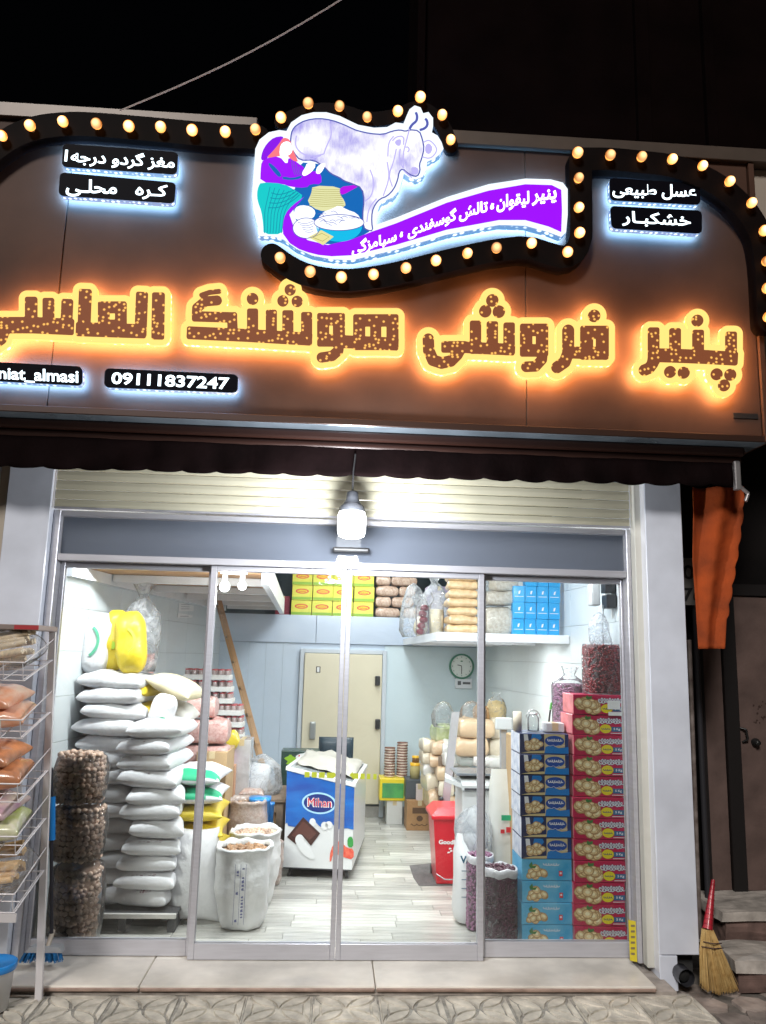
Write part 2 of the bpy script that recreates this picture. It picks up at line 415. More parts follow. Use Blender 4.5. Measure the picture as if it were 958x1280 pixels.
# ceiling and rear upper wall
struct('ceiling', MB().box(-2.2, 2.4, .12, 6.3, 3.4, 3.5), mat('ceiling_paint', (.75, .76, .76), .8))
struct('wall_back', MB().box(-2.2, 2.4, 5.9, 6.0, 0, 3.4), mat('rear_wall_dark', (.035, .07, .085), .7, var=.4, vscale=4))
# cold room with vertical panels
czt = PX(345, 768, YB).z
cr = root('cold_room', 'pale blue panelled cold room across the back of the shop', 'cold room', (0, YB, .1))
MB().box(LX1-.1, RX1+.1, YB+.012, 5.8, .1, czt-.012).build('body', mat('cold_room_core', (.30, .34, .38), .6), cr)
panel_m = mat('cold_room_panel', (.58, .67, .78), .22, var=.05, vscale=2, bump=.02, coat=.3)
zl = PX(345, 803, YB).z
x = LX1-.05
k = 0
while x < RX1+.02:
    xe = x+.20
    if x >= .60:
        MB().box(.622, RX1, YB-.002, YB+.03, .105, zl-.004, .002).build('panel', mat('plain_wall_panel', (.60, .71, .76), .25, var=.04, vscale=1.5, coat=.2), cr); break
    if not (x > -.42 and xe < .64):
        MB().box(x+.0008, xe-.0008, YB-.002, YB+.03, .105, zl-.004, .002).build('panel', panel_m, cr)
    x = xe; k += 1
MB().box(-.42, .62, YB+.004, YB+.03, zl-.10, zl-.004, .003).build('panel', panel_m, cr)
fx = [LX1-.05, -.2, .95, RX1+.05]
for a, b in zip(fx, fx[1:]): MB().box(a+.002, b-.002, YB-.02, YB+.04, zl, czt, .004).build('fascia_panel', mat('cold_room_fascia', (.50, .58, .70), .3, var=.04, vscale=2, coat=.2), cr)
x0, x1, z0, z1 = pb(381, 816, 474, 1005, YB-.03)
frm = mat('cold_room_frame', (.55, .60, .66), .35)
fo = MB().box(x0-.05, x0, YB-.05, YB+.02, .105, z1+.05, .004).box(x1, x1+.05, YB-.05, YB+.02, .105, z1+.05, .004).box(x0+.001, x1-.001, YB-.05, YB+.02, z1+.001, z1+.05, .004).build('door_frame', frm, cr)
dr = MB().box(x0+.004, x1-.004, YB-.07, YB-.01, z0, z1-.004, .006).build('door', mat('cream_door', (.72, .66, .50), .35, var=.03, vscale=3, coat=.2), cr); dr['_o'] = cr['_o']
hx = PX(391, 913, YB-.07)
MB().box(hx.x-.035, hx.x+.035, YB-.11, YB-.07, hx.z-.10, hx.z+.10, .02).build('handle', mat('grey_handle', (.45, .47, .47), .3, metal=.6), dr)
q = PX(398, 837, YB-.07)
st = MB(); st.box(q.x-.025, q.x+.025, YB-.075, YB-.0705, q.z-.035, q.z+.035); st.box(q.x-.015, q.x+.015, YB-.0765, YB-.0755, q.z-.028, q.z+.028, mi=1); st.build('sticker', [mat('black_plastic', (.02, .02, .022), .4), mat('white_plastic', (.8, .8, .8), .4)], dr)
for py in (851, 905):
    q = PX(472, py, YB-.07); MB().box(q.x-.028, q.x+.03, YB-.12, YB-.06, q.z-.055, q.z+.055, .012).build('hinge', MATS['black_plastic'], dr)
MB().box(x0-.05, RX1, YB-.02, YB+.01, .1, z0-.03, .003).build('plinth', mat('plinth_grey', (.42, .40, .37), .6, var=.2), cr)

# left loft
point_later = []
lz = 2.42
wood_ply = mat('plywood_underside', (.42, .24, .12), .6, var=.35, vscale=4, stretch=(1, 6, 1), bump=.1)
sl = root('fill_strip_light', 'added strip light out of view behind the transom, brightening the shop front', 'light fitting', (0, .2, 2.62))  # added tube light, hidden behind the transom to brighten the front of the shop
MB().box(-1.7, 1.85, .17, .21, 2.625, 2.66, .004).build('batten', mat('white_steel', (.74, .76, .80), .35, var=.05), sl)
MB().tube((-1.66, .19, 2.605), (1.81, .19, 2.605), .014, n=10).build('tube', emat('fill_tube_glow', (1, .99, .97), 8), sl)
for xx, ee in ((-1.1, 27), (.05, 24), (1.2, 17)): point_later.append((sl, (xx, .20, 2.585), ee, (1.1, .04), (R(32), 0, 0)))
lf = root('storage_loft', 'timber decked storage loft with white metal edge above the left wall', 'loft', (-1.2, 2.3, lz))
ex1, ex0 = PX(350, 764, 4.3).x, -.50
whp = mat('white_steel', (.74, .76, .80), .35, var=.05)
MB().prism([(LX0+.05, .45, lz+.06), (ex0, .45, lz+.06), (ex1, 4.3, lz+.06), (LX1+.02, 4.3, lz+.06)], (0, 0, .03)).build('deck', wood_ply, lf)
MB().prism([(ex0, .25, lz-.04), (ex0+.05, .25, lz-.04), (ex1+.05, 4.3, lz-.04), (ex1, 4.3, lz-.04)], (0, 0, .17)).build('edge_beam', whp, lf)
MB().prism([(LX0+.03, .25, lz-.02), (LX0+.09, .25, lz-.02), (LX1+.07, 4.3, lz-.02), (LX1+.01, 4.3, lz-.02)], (0, 0, .078)).build('wall_beam', whp, lf)
for yy in (.9, 1.8, 2.7, 3.5, 4.22):
    k = (yy-.25)/4.05; MB().box(LX0+.1+k*(LX1-LX0), ex0+k*(ex1-ex0)-.002, yy, yy+.05, lz, lz+.058, .003).build('joist', whp, lf)
# loft light batten with two bulbs
def led_bulb(parent, c, r, m, down=True):
    s_ = -1 if down else 1
    MB().lathe(c, [(r*.42, -s_*r*1.9), (r*.45, -s_*r*1.0), (r*.95, -s_*r*.3), (r, s_*r*.2), (r*.8, s_*r*.75), (r*.4, s_*r*1.0), (.001, s_*r*1.05)], 16).build('bulb', m, parent)
glow_in = emat('lit_led_white', (1, .98, .96), 14)
bl = root('batten_light', 'white batten with two lit bulbs at the front edge of the left loft', 'light fitting', tuple(PX(292, 722, .39)))
c1, c2 = PX(281, 733, .39), PX(303, 732, .39)
MB().box(c1.x-.03, c2.x+.03, .37, .41, c1.z+.085, c1.z+.105, .004).build('batten', whp, bl)
for c, r in ((c1, .036), (c2, .030)): led_bulb(bl, c, r, glow_in)
MB().tube((c1.x, .39, c1.z+.03), (c1.x, .39, c1.z+.084), .018).build('lamp_holder', whp, bl); MB().tube((c2.x, .39, c2.z+.03), (c2.x, .39, c2.z+.084), .018).build('lamp_holder', whp, bl)
def point(parent, loc, e, col=(1, .97, .93), r=.05, ty='POINT', size=None, rot=None):
    l = bpy.data.lights.new('lamp_light', ty); l.energy = e; l.color = col
    if ty == 'POINT': l.shadow_soft_size = r
    else: l.shape = 'RECTANGLE'; l.size, l.size_y = size
    o = bpy.data.objects.new('lamp_light', l); COL.objects.link(o); o.parent = parent; off = Vector(parent['_o']); o.location = Vector(loc)-off
    if rot: o.rotation_euler = rot
    return o
for a_ in point_later: point(a_[0], a_[1], a_[2], ty='AREA', size=a_[3], rot=a_[4], col=(.96, .98, 1))
point(bl, (c1.x+.04, .39, c1.z-.08), 9)
# panel lights added out of view above the transom to brighten the interior
for n_, (x, y) in enumerate(((.3, .75), (.4, 2.3), (.4, 3.6))):
    cl = root('fill_ceiling_light', ['added ceiling panel light, out of view, nearest the glass doors', 'added ceiling panel light, out of view, over the middle of the shop', 'added ceiling panel light, out of view, nearest the cold room'][n_], 'added light', (x, y, 3.36), 'added ceiling panel lights out of view')
    MB().box(x-.32, x+.32, y-.17, y+.17, 3.37, 3.399, .004).build('frame', whp, cl)
    MB().box(x-.29, x+.29, y-.14, y+.14, 3.360, 3.369).build('diffuser', emat('fill_panel_glow', (1, .98, .95), 6), cl)
    point(cl, (x, y, 3.35), (36, 22, 26)[n_], ty='AREA', size=(.56, .26), col=(.96, .98, 1))

# right shelf
sz = 2.09
a = at(693, 803, 0, 1.86); fl_ = PX(550, 799, 1.35); sy = 1.35
sh = root('wall_shelf', 'deep white metal shelf hung on the right wall with lights beneath', 'shelf', (1.3, 2.6, sz))
bx = .86
MB().prism([(fl_.x, sy, sz), (1.955, sy, sz), (1.80, 4.38, sz), (bx, 4.38, sz)], (0, 0, .03)).build('board', mat('shelf_board', (.66, .70, .72), .4), sh)
MB().box(fl_.x-.01, 1.95, sy-.03, sy-.001, sz-.035, sz+.035, .004).build('front_rail', whp, sh)
MB().prism([(fl_.x-.03, sy-.03, sz-.035), (fl_.x-.002, sy-.03, sz-.035), (bx-.002, 4.38, sz-.035), (bx-.03, 4.38, sz-.035)], (0, 0, .07)).build('side_rail', whp, sh)
for yy in (2.1, 2.9, 3.7): MB().box(fl_.x+.01, 1.86-(yy-2.1)*.05, yy, yy+.04, sz-.04, sz-.001, .003).build('bracket', whp, sh)
for n_, (yy, xx) in enumerate(((1.75, 1.03), (3.2, 1.05), (1.75, 1.55))):
    MB().box(xx-.13, xx+.13, yy-.15, yy+.15, sz-.022, sz-.001, .003).build('light_panel', emat('shelf_light_glow', (1, .99, .97), 7), sh)
    point(sh, (xx, yy, sz-.03), 7, ty='AREA', size=(.24, .28), col=(1, .99, .97))

# =================================== shop front
alu = mat('brushed_aluminium', (.58, .58, .63), .38, metal=.4, var=.08, vscale=5, bump=.03, stretch=(1, 1, 12))
gls = film('clear_glass', (.96, .985, .98), .34, .0, cloud=1, milky=.009, scale=2.2)
M = [-1.78, -.784, .086, .967, 1.94]
zr0, zr1, zg = .103, .195, 2.472
def pane(name, label, cat, x0, x1, yc, wl, wr, group, rail=.09):
    wl *= .85; wr *= .85
    t = root(name, label, cat, ((x0+x1)/2, yc, .1), group)
    MB().box(x0, x0+wl, yc-.025, yc+.025, zr0, zg, .003).build('stile', alu, t)
    MB().box(x1-wr, x1, yc-.025, yc+.025, zr0, zg, .003).build('stile', alu, t)
    MB().box(x0+wl, x1-wr, yc-.024, yc+.024, zr0, zr1, .003).build('bottom_rail', alu, t)
    MB().box(x0+wl, x1-wr, yc-.024, yc+.024, zg-.035, zg-.001, .003).build('top_rail', alu, t)
    MB().box(x0+wl-.005, x1-wr+.005, yc-.004, yc+.004, zr1-.005, zg-.03).build('glass_pane', gls, t)
    return t
pane('shop_window', 'fixed glass panel in front of the sack stacks, left end', 'window', M[0], M[1]-.002, .055, .035, .045, 'glass panels of the shopfront')
pane('shop_window', 'fixed glass panel in front of the red and blue nut boxes, right end', 'window', M[3]+.002, M[4], .055, .045, .018, 'glass panels of the shopfront')
d1 = pane('sliding_door', 'left sliding glass door with sticker arrow, next to the sack window', 'door', M[1]-.02, M[2]-.008, -.005, .045, .035, 'sliding doors')
d2 = pane('sliding_door', 'right sliding glass door, between the bin and the centre post', 'door', M[2]-.004, M[3]+.02, -.005, .035, .045, 'sliding doors')
stk = mat('yellow_green_sticker', (.55, .62, .05), .5)
for d_, xs in ((d1, ((381, 387), (390, 396), (399, 406), (409, 417))), (d2, ((441, 448), (451, 456), (459, 463), (467, 471)))):
    mb = MB()
    for i, (a, b) in enumerate(xs):
        x0, x1, z0, z1 = pb(a, 965+.03*(a-380), b, 972+.03*(a-380), -.012); mb.box(x0, x1, -.0105, -.0092, z0, z1)
    if d_ is d1: mb.prism([PX(417, 965, -.0105), PX(421, 969, -.0105), PX(417, 973, -.0105)], (0, .0012, 0))
    else: mb.prism([PX(441, 973, -.0105), PX(437, 969, -.0105), PX(441, 965, -.0105)], (0, .0012, 0))
    mb.build('sticker', stk, d_)
fr = root('door_frame', 'grey aluminium frame and track around the glass front', 'door frame', (.08, .03, .1))
MB().box(M[0]-.045, M[0]-.001, -.06, .11, .101, 2.80, .004).build('jamb', alu, fr)
MB().box(M[4]+.001, M[4]+.03, -.06, .11, .101, 2.80, .004).build('jamb', alu, fr)
MB().box(M[0], M[4], -.055, .105, zg+.001, zg+.045, .004).build('header', alu, fr)
MB().box(M[0], M[4], -.04, .10, 2.765, 2.80, .004).build('header', alu, fr)
def transom_mat():
    m = bpy.data.materials.new('tinted_transom_film'); m.use_nodes = True; nt = m.node_tree; nt.nodes.clear(); o = nt.nodes.new('ShaderNodeOutputMaterial')
    t = nt.nodes.new('ShaderNodeBsdfTranslucent'); t.inputs[0].default_value = (.52, .56, .64, 1)
    d = nt.nodes.new('ShaderNodeBsdfDiffuse'); d.inputs[0].default_value = (.22, .25, .31, 1)
    g = nt.nodes.new('ShaderNodeBsdfGlossy'); g.inputs['Roughness'].default_value = .03
    a = nt.nodes.new('ShaderNodeMixShader'); a.inputs[0].default_value = .5; nt.links.new(t.outputs[0], a.inputs[1]); nt.links.new(d.outputs[0], a.inputs[2])
    b = nt.nodes.new('ShaderNodeMixShader'); f = nt.nodes.new('ShaderNodeFresnel'); f.inputs[0].default_value = 1.7
    nt.links.new(f.outputs[0], b.inputs[0]); nt.links.new(a.outputs[0], b.inputs[1]); nt.links.new(g.outputs[0], b.inputs[2]); nt.links.new(b.outputs[0], o.inputs[0]); return m
tp = root('transom_window', 'tinted blue grey transom glass above the sliding doors', 'window', (.08, 0, zg+.05))
MB().box(M[0]+.002, M[4]-.002, .0, .012, zg+.047, 2.763).build('glass_pane', transom_mat(), tp)
MB().box(M[0]+.06, M[4]-.04, -.052, -.041, zg+.02, zg+.044, .002).build('glazing_bead', mat('pale_bead', (.60, .64, .72), .3, metal=.3), tp)
se = root('door_sensor', 'black door sensor bar beneath the hanging bulb', 'sensor', tuple(PX(439, 688, -.06)))
x0, x1, z0, z1 = pb(416, 684, 462, 692, -.07); MB().box(x0, x1, -.105, -.056, z0, z1, .012).build('housing', MATS['black_plastic'], se)
# roller shutter
rsx = root('roller_shutter', 'cream slatted roller shutter curtain rolled up above the doors', 'shutter', (.08, -.06, 2.80))
slat = mat('cream_shutter_slat', (.70, .66, .50), .5, var=.10, vscale=2.5)
z = 2.803; k = 0; s0 = None
while z < 3.22:
    hgt = .062
    mb = MB(); pr = [(-.095, 0), (-.1045, .005), (-.108, hgt*.5), (-.1045, hgt-.007), (-.095, hgt-.002)]
    vs = [(xx, p[0], p[1]) for xx in (M[0]-.03, M[4]+.01) for p in pr]; n = 5
    if s0 is None:
        s0 = mb.add(vs, [(i+1, i, i+n, i+n+1) for i in range(n-1)]).build('slat', slat, rsx, world=False); s0.location = Vector((0, 0, z))-Vector(rsx['_o']); 
        s0.location.x = -rsx['_o'][0]; s0.location.y = -rsx['_o'][1]; o = s0
    else: o = s0.copy(); COL.objects.link(o); o.location.z = z-rsx['_o'][2]
    z += hgt
MB().box(M[0]-.03, M[4]+.01, -.113, -.085, 2.800, 2.812, .002).build('bottom_bar', alu, rsx)
for xa in (M[4]+.032,):
    MB().box(xa, xa+.045, -.13, -.055, .101, 3.3, .004).build('guide_rail', mat('cream_guide', (.62, .61, .55), .45, var=.05), rsx)

# pillars
white_comp = mat('white_composite', (.74, .78, .88), .36, var=.16, vscale=2.6, bump=.02, coat=.15)
lp = root('left_pillar', '', 'pillar', (-2.1, 0, 0)); lp.name = 'pillar'; lp['label'] = 'white clad pillar beside the bread rack, left of the glass'
xl = PX(8, 640, -.1).x
MB().box(xl, M[0]-.048, -.12, .3, 0, 3.3, .004).build('cladding', white_comp, lp)
MB().box(xl-.06, xl-.004, -.10, .3, 0, 3.3, .004).build('trim', mat('beige_trim', (.5, .44, .36), .5), lp)
MB().box(xl-1.2, xl-.064, -.02, .3, 0, 3.3, .004).build('cladding', white_comp, lp)
rp = root('pillar', 'tall white clad pillar right of the glass, beside the broom', 'pillar', (2.18, 0, 0), )
MB().prism([(2.032, -.055, .101), (2.032, -.20, .101), (2.032, -.20, 3.3), (2.032, -.055, 3.3)], (PX(815, 900, -.205).x-2.032-.002, 0, 0)).build('return', mat('white_return', (.78, .79, .84), .3), rp)
xr0, xr1 = PX(815, 900, -.205).x, PX(863, 900, -.205).x
MB().box(xr0, xr1, -.205, .35, .20, 3.3, .004).build('cladding', white_comp, rp)
MB().box(xr0, xr0+.11, -.205, .35, .0, .196, .003).build('cladding', white_comp, rp)
MB().box(xr0+.112, xr1, -.10, .35, .0, .198).build('core', mat('pillar_core', (.03, .03, .03), .9), rp)
pi = root('drain_pipe', 'short black drain pipe end at the foot of the right pillar', 'pipe', (2.27, -.15, .0))
c = PX(850, 1215, -.2)
MB().lathe((c.x, -.2, c.z), [(.034, 0), (.048, 0), (.048, -.1)], 18, axis='Y').build('pipe', mat('black_pipe', (.03, .03, .035), .35), pi)
MB().lathe((c.x, -.2, c.z), [(.001, -.06), (.034, -.06), (.034, 0)], 18, axis='Y').build('bore', mat('pipe_bore', (.01, .01, .01), .9), pi)
ys = root('warning_strip', 'yellow printed strip stuck low on the right door jamb', 'sticker', tuple(PX(791, 1203, -.14)))
mb = MB(); P4 = [PX(786, 1150, -.135), PX(795, 1152, -.135), PX(797, 1203, -.135), PX(788, 1201, -.135)]; mb.prism(P4[::-1], (0, .003, 0)); mb.build('strip', mat('warning_yellow', (.75, .62, .04), .5), ys)
mb = MB(); 
for i in range(6): p = PX(791.5, 1158+i*7, -.136); mb.box(p.x-.012, p.x+.012, -.1365, -.1355, p.z-.004, p.z+.008)
mb.build('print', mat('print_grey', (.25, .2, .1), .6), ys)
# ================================================================== THE SIGN
YS = -.54; YF = -.63
clad = mat('bronze_cladding', (.092, .050, .036), .48, var=.35, vscale=1.6, bump=.12, bscale=1.6, spec=.10)
zs0, zs1 = 3.312, 5.33
fs = root('fascia_board', 'brown metal fascia box with seamed panels behind the lit letters', 'sign board', (.3, -.3, zs0))
jx = [-3.4, PX(70, 400, YS).x, PX(658, 420, YS).x, 2.66]
for i in range(3):
    MB().box(jx[i]+.003, jx[i+1]-.003, YS, YS+.04, zs0+.004, zs1-.10, .003).build('panel', clad, fs)
MB().box(-3.4, 2.66, YS+.012, YS+.40, zs0+.02, zs1-.11).build('core', mat('fascia_core', (.08, .06, .05), .7), fs)
cop = mat('coping_metal', (.10, .075, .06), .4, metal=.2, var=.1)
MB().box(-3.4, PX(322, 160, YS).x, YS-.035, .2, zs1-.098, zs1, .004).build('coping', cop, fs)
MB().box(PX(563, 178, YS).x, 3.4, YS-.035, .2, zs1-.098, zs1, .004).build('coping', cop, fs)
soff = mat('soffit_metal', (.30, .36, .42), .22, metal=.5, var=.3, vscale=3)
MB().box(-3.4, 2.68, YS+.002, -.30, zs0-.012, zs0, .002).build('soffit', soff, fs)
MB().box(-3.4, 2.68, YS-.018, YS-.002, zs0-.012, zs0+.03, .003).build('edge_trim', mat('trim_bronze', (.05, .025, .018), .4, metal=.4), fs)
MB().box(2.663, 2.70, YS-.02, .2, zs0-.01, zs1-.10, .003).build('side_trim', clad, fs)
# neighbouring cladding right of the sign, lit by the bulbs
nb = root('side_cladding', 'beige cladding panels behind the bulbs at the right sign end', 'cladding', (3.0, -.45, zs0))
for a, b in ((2.705, 3.02), (3.024, 3.5)):
    MB().box(a, b, YS+.05, .2, zs0+.6, zs1-.101, .003).build('panel', mat('beige_cladding', (.40, .34, .28), .55, var=.1, vscale=2), nb)
x0, x1, z0, z1 = pb(917, 516, 948, 524, YS-.003)
bt = root('maker_plate', 'small black rectangular plate at the lower right sign corner', 'plate', ((x0+x1)/2, YS, z0))
MB().box(x0, x1, YS-.008, YS-.001, z0, z1, .001).build('plate', MATS['black_plastic'], bt)
# --- marquee bands with bulbs
band_m = mat('black_band', (.006, .004, .004), .6, var=.3, vscale=5, spec=.05)
bulb_m = emat('warm_bulb_glow', (1, .66, .30), 5.5); bulb_m2 = emat('amber_bulb_glow', (1, .36, .07), 2.4)
_n = bulb_m.node_tree; _p = _n.nodes['Principled BSDF']; _t = _n.nodes.new('ShaderNodeTexCoord'); _m = _n.nodes.new('ShaderNodeMapping'); _m.inputs['Scale'].default_value = (1, 0, 1); _m.inputs['Location'].default_value = (0, 0, .006)
_l = _n.nodes.new('ShaderNodeVectorMath'); _l.operation = 'LENGTH'; _r = _n.nodes.new('ShaderNodeValToRGB'); _s = _n.nodes.new('ShaderNodeMath'); _s.operation = 'MULTIPLY'; _s.inputs[1].default_value = 26
_e = _r.color_ramp.elements; _e[0].position = .30; _e[0].color = (1, .62, .27, 1); _e[1].position = .92; _e[1].color = (.30, .085, .012, 1)
_n.links.new(_t.outputs['Object'], _m.inputs[0]); _n.links.new(_m.outputs[0], _l.inputs[0]); _n.links.new(_l.outputs['Value'], _s.inputs[0]); _n.links.new(_s.outputs[0], _r.inputs[0]); _n.links.new(_r.outputs[0], _p.inputs['Emission Color']); _o = _n.nodes.new('ShaderNodeObjectInfo'); _q = _n.nodes.new('ShaderNodeMapRange'); _q.inputs['To Min'].default_value = 1.7; _q.inputs['To Max'].default_value = 5.5; _n.links.new(_o.outputs['Random'], _q.inputs[0]); _n.links.new(_q.outputs[0], _p.inputs['Emission Strength']); base_m = mat('bulb_socket', (.15, .08, .03), .5)
bulb_mb = MB(); bulb_mb.lathe((0, 0, 0), [(.015, .022), (.018, .012), (.034, -.006), (.040, -.026), (.036, -.046), (.022, -.061), (.001, -.066)], 14, axis='Y')
def to_y(mbx): return mbx
PROTO = {}
def marquee(label, path, bulbs, hw, group, box, Yf=-.64):
    t = root('marquee_band', label, 'light band', tuple(PX(bulbs[0][0], bulbs[0][1], YS)), group)
    segs = [(a[0], a[1], b[0], b[1]) for a, b in zip(path, path[1:])]
    fn = lambda x, y: min(segd(x, y, *s_, hw, flat=False) for s_ in segs)
    sdf_mesh(fn, box, 2.0, Yf, YS-.001, mi_side=0).build('band', band_m, t)
    for i, (x, y) in enumerate(bulbs):
        p = PX(x, y, Yf-.05)
        if 'b' not in PROTO:
            s_ = MB(); s_.lathe((0, 0, 0), [(.017, .0), (.022, .035), (.022, .052)], 12, axis='Y')
            # front of the bulb looks to -Y
            g_ = MB(); g_.lathe((0, 0, 0), [(.016, .0), (.030, -.014), (.0365, -.032), (.034, -.050), (.022, -.063), (.001, -.068)], 14, axis='Y')
            PROTO['b'] = True
            g_.mi = [1 if i < 14*2 else 0 for i in range(len(g_.f))]; b0 = g_.build('bulb', [bulb_m, bulb_m2], t, world=False); so = s_.build('socket', base_m, b0, world=False)
            PROTO['bulb'] = (b0, so); b_ = b0
            # lathe axis Y maps +h to -Y.. keep the glass pointing to the street
        else:
            b_ = PROTO['bulb'][0].copy(); COL.objects.link(b_); b_.parent = t
            so = PROTO['bulb'][1].copy(); COL.objects.link(so); so.parent = b_
        b_.location = p-Vector(t['_o'])+Vector((0, .04, 0)); k = random.uniform(.84, .97); b_.scale = (k, 1, k)
        b_.rotation_euler = (random.uniform(-.12, .12), 0, random.uniform(-.12, .12))
    return t
G = 'bands of warm round bulbs on the sign'
marquee('black bulb band arching over the left end of the sign', smooth_pts([(-70, 250), (-30, 205), (5, 176), (37, 160), (80, 154), (120, 155), (200, 162), (262, 168), (322, 171)], False),
        [(-28, 192), (2, 168), (37, 156), (78, 151), (120, 153), (160, 156), (200, 158), (240, 161), (281, 164), (320, 161)], 15, G, (-90, 130, 345, 280), -.625)
marquee('black bulb band following the cow behind its back', smooth_pts([(352, 152), (386, 137), (424, 137), (460, 150), (497, 145), (525, 131), (553, 152), (564, 182)], False),
        [(352, 145), (386, 128), (424, 131), (460, 145), (497, 138), (525, 120), (553, 143), (564, 174)], 9, G, (330, 110, 590, 205), -.58)
marquee('black bulb band waving beneath the purple banner and up over the right end', smooth_pts([(340, 318), (362, 334), (387, 345), (427, 351), (467, 347), (507, 339), (545, 329), (584, 320), (622, 312), (660, 308), (690, 318), (708, 322), (722, 312), (727, 295)], False, 1) +
        [(727, 260), (726, 198)] + smooth_pts([(727, 198), (764, 198), (803, 202), (841, 206), (879, 219), (913, 240), (941, 270), (957, 305), (962, 400)], False),
        [(351, 322), (387, 339), (427, 346), (467, 342), (507, 334), (545, 325), (584, 316), (622, 309), (666, 303), (711, 314), (725, 290), (724, 258), (724, 222), (723, 190),
         (764, 193), (803, 195), (841, 198), (879, 206), (913, 226), (941, 253), (957, 288), (960, 325), (961, 360), (962, 395)], 14, G, (320, 175, 985, 420))

# --- big warm letters
warm_back = emat('warm_back_light', (1, .46, .16), 52); cold_back = emat('cold_back_light', (.18, .5, 1), 60)
glow_f = emat('warm_halo_face', (1, .67, .18), 1.30)
def led_side(name, col, s, dotcol, ds, dens=26):
    if name in MATS: return MATS[name]
    m = mat(name, (.4, .3, .2), .4); nt = m.node_tree; p = nt.nodes['Principled BSDF']
    tc = nt.nodes.new('ShaderNodeTexCoord'); v = nt.nodes.new('ShaderNodeTexVoronoi'); v.inputs['Scale'].default_value = dens; v.inputs['Randomness'].default_value = .35
    r = nt.nodes.new('ShaderNodeValToRGB'); r.color_ramp.elements[0].position = .12; r.color_ramp.elements[1].position = .42
    r.color_ramp.elements[0].color = (*[min(1, c) for c in dotcol], 1); r.color_ramp.elements[1].color = (*[c*s/ds for c in col], 1)
    nt.links.new(tc.outputs['Object'], v.inputs[0]); nt.links.new(v.outputs['Distance'], r.inputs[0])
    nt.links.new(r.outputs[0], p.inputs['Emission Color']); p.inputs['Emission Strength'].default_value = ds
    return m
warm_side = led_side('warm_led_side', (1, .25, .045), 3.4, (1, .62, .25), 7)
def glitter():
    m = mat('brown_glitter_mesh', (.06, .03, .02), .5, spec=.1); nt = m.node_tree; p = nt.nodes['Principled BSDF']
    tc = nt.nodes.new('ShaderNodeTexCoord')
    v = nt.nodes.new('ShaderNodeTexVoronoi'); v.inputs['Scale'].default_value = 34; v.inputs['Randomness'].default_value = 1
    v.voronoi_dimensions = '2D'; sp = nt.nodes.new('ShaderNodeSeparateXYZ'); cb = nt.nodes.new('ShaderNodeCombineXYZ'); nt.links.new(tc.outputs['Object'], sp.inputs[0]); nt.links.new(sp.outputs[0], cb.inputs[0]); nt.links.new(sp.outputs[2], cb.inputs[1])
    nt.links.new(cb.outputs[0], v.inputs[0])
    r = nt.nodes.new('ShaderNodeValToRGB'); e = r.color_ramp.elements; e[0].position = .10; e[0].color = (1, .50, .10, 1); e[1].position = .34; e[1].color = (.15, .042, .015, 1)
    nt.links.new(v.outputs['Distance'], r.inputs[0])
    # only some cells hold a lit diode
    lt = nt.nodes.new('ShaderNodeMath'); lt.operation = 'GREATER_THAN'; lt.inputs[1].default_value = .50
    sx = nt.nodes.new('ShaderNodeSeparateColor'); nt.links.new(v.outputs['Color'], sx.inputs[0]); nt.links.new(sx.outputs[0], lt.inputs[0])
    mx = nt.nodes.new('ShaderNodeMix'); mx.data_type = 'RGBA'; nt.links.new(lt.outputs[0], mx.inputs['Factor']); mx.inputs['A'].default_value = (.15, .042, .015, 1)
    nt.links.new(r.outputs[0], mx.inputs['B'])
    # perforation
    pv = nt.nodes.new('ShaderNodeTexVoronoi'); pv.voronoi_dimensions = '2D'; pv.inputs['Scale'].default_value = 150; pv.inputs['Randomness'].default_value = .1; nt.links.new(cb.outputs[0], pv.inputs[0])
    pr = nt.nodes.new('ShaderNodeMapRange'); pr.inputs['From Min'].default_value = .2; pr.inputs['From Max'].default_value = .6; pr.inputs['To Min'].default_value = .7; pr.inputs['To Max'].default_value = 1.35
    nt.links.new(pv.outputs['Distance'], pr.inputs[0])
    m2 = nt.nodes.new('ShaderNodeMix'); m2.data_type = 'RGBA'; m2.blend_type = 'MULTIPLY'; m2.inputs['Factor'].default_value = 1
    nt.links.new(mx.outputs['Result'], m2.inputs['A']); nt.links.new(pr.outputs[0], m2.inputs['B'])
    nt.links.new(m2.outputs['Result'], p.inputs['Emission Color']); p.inputs['Emission Strength'].default_value = 1.35
    return m
glit = glitter()
def ring(x0, y0, x1, y1): return [(x0, y0), (x1, y0), (x1, y1), (x0, y1), (x0, y0)]
T_, F_ = True, False
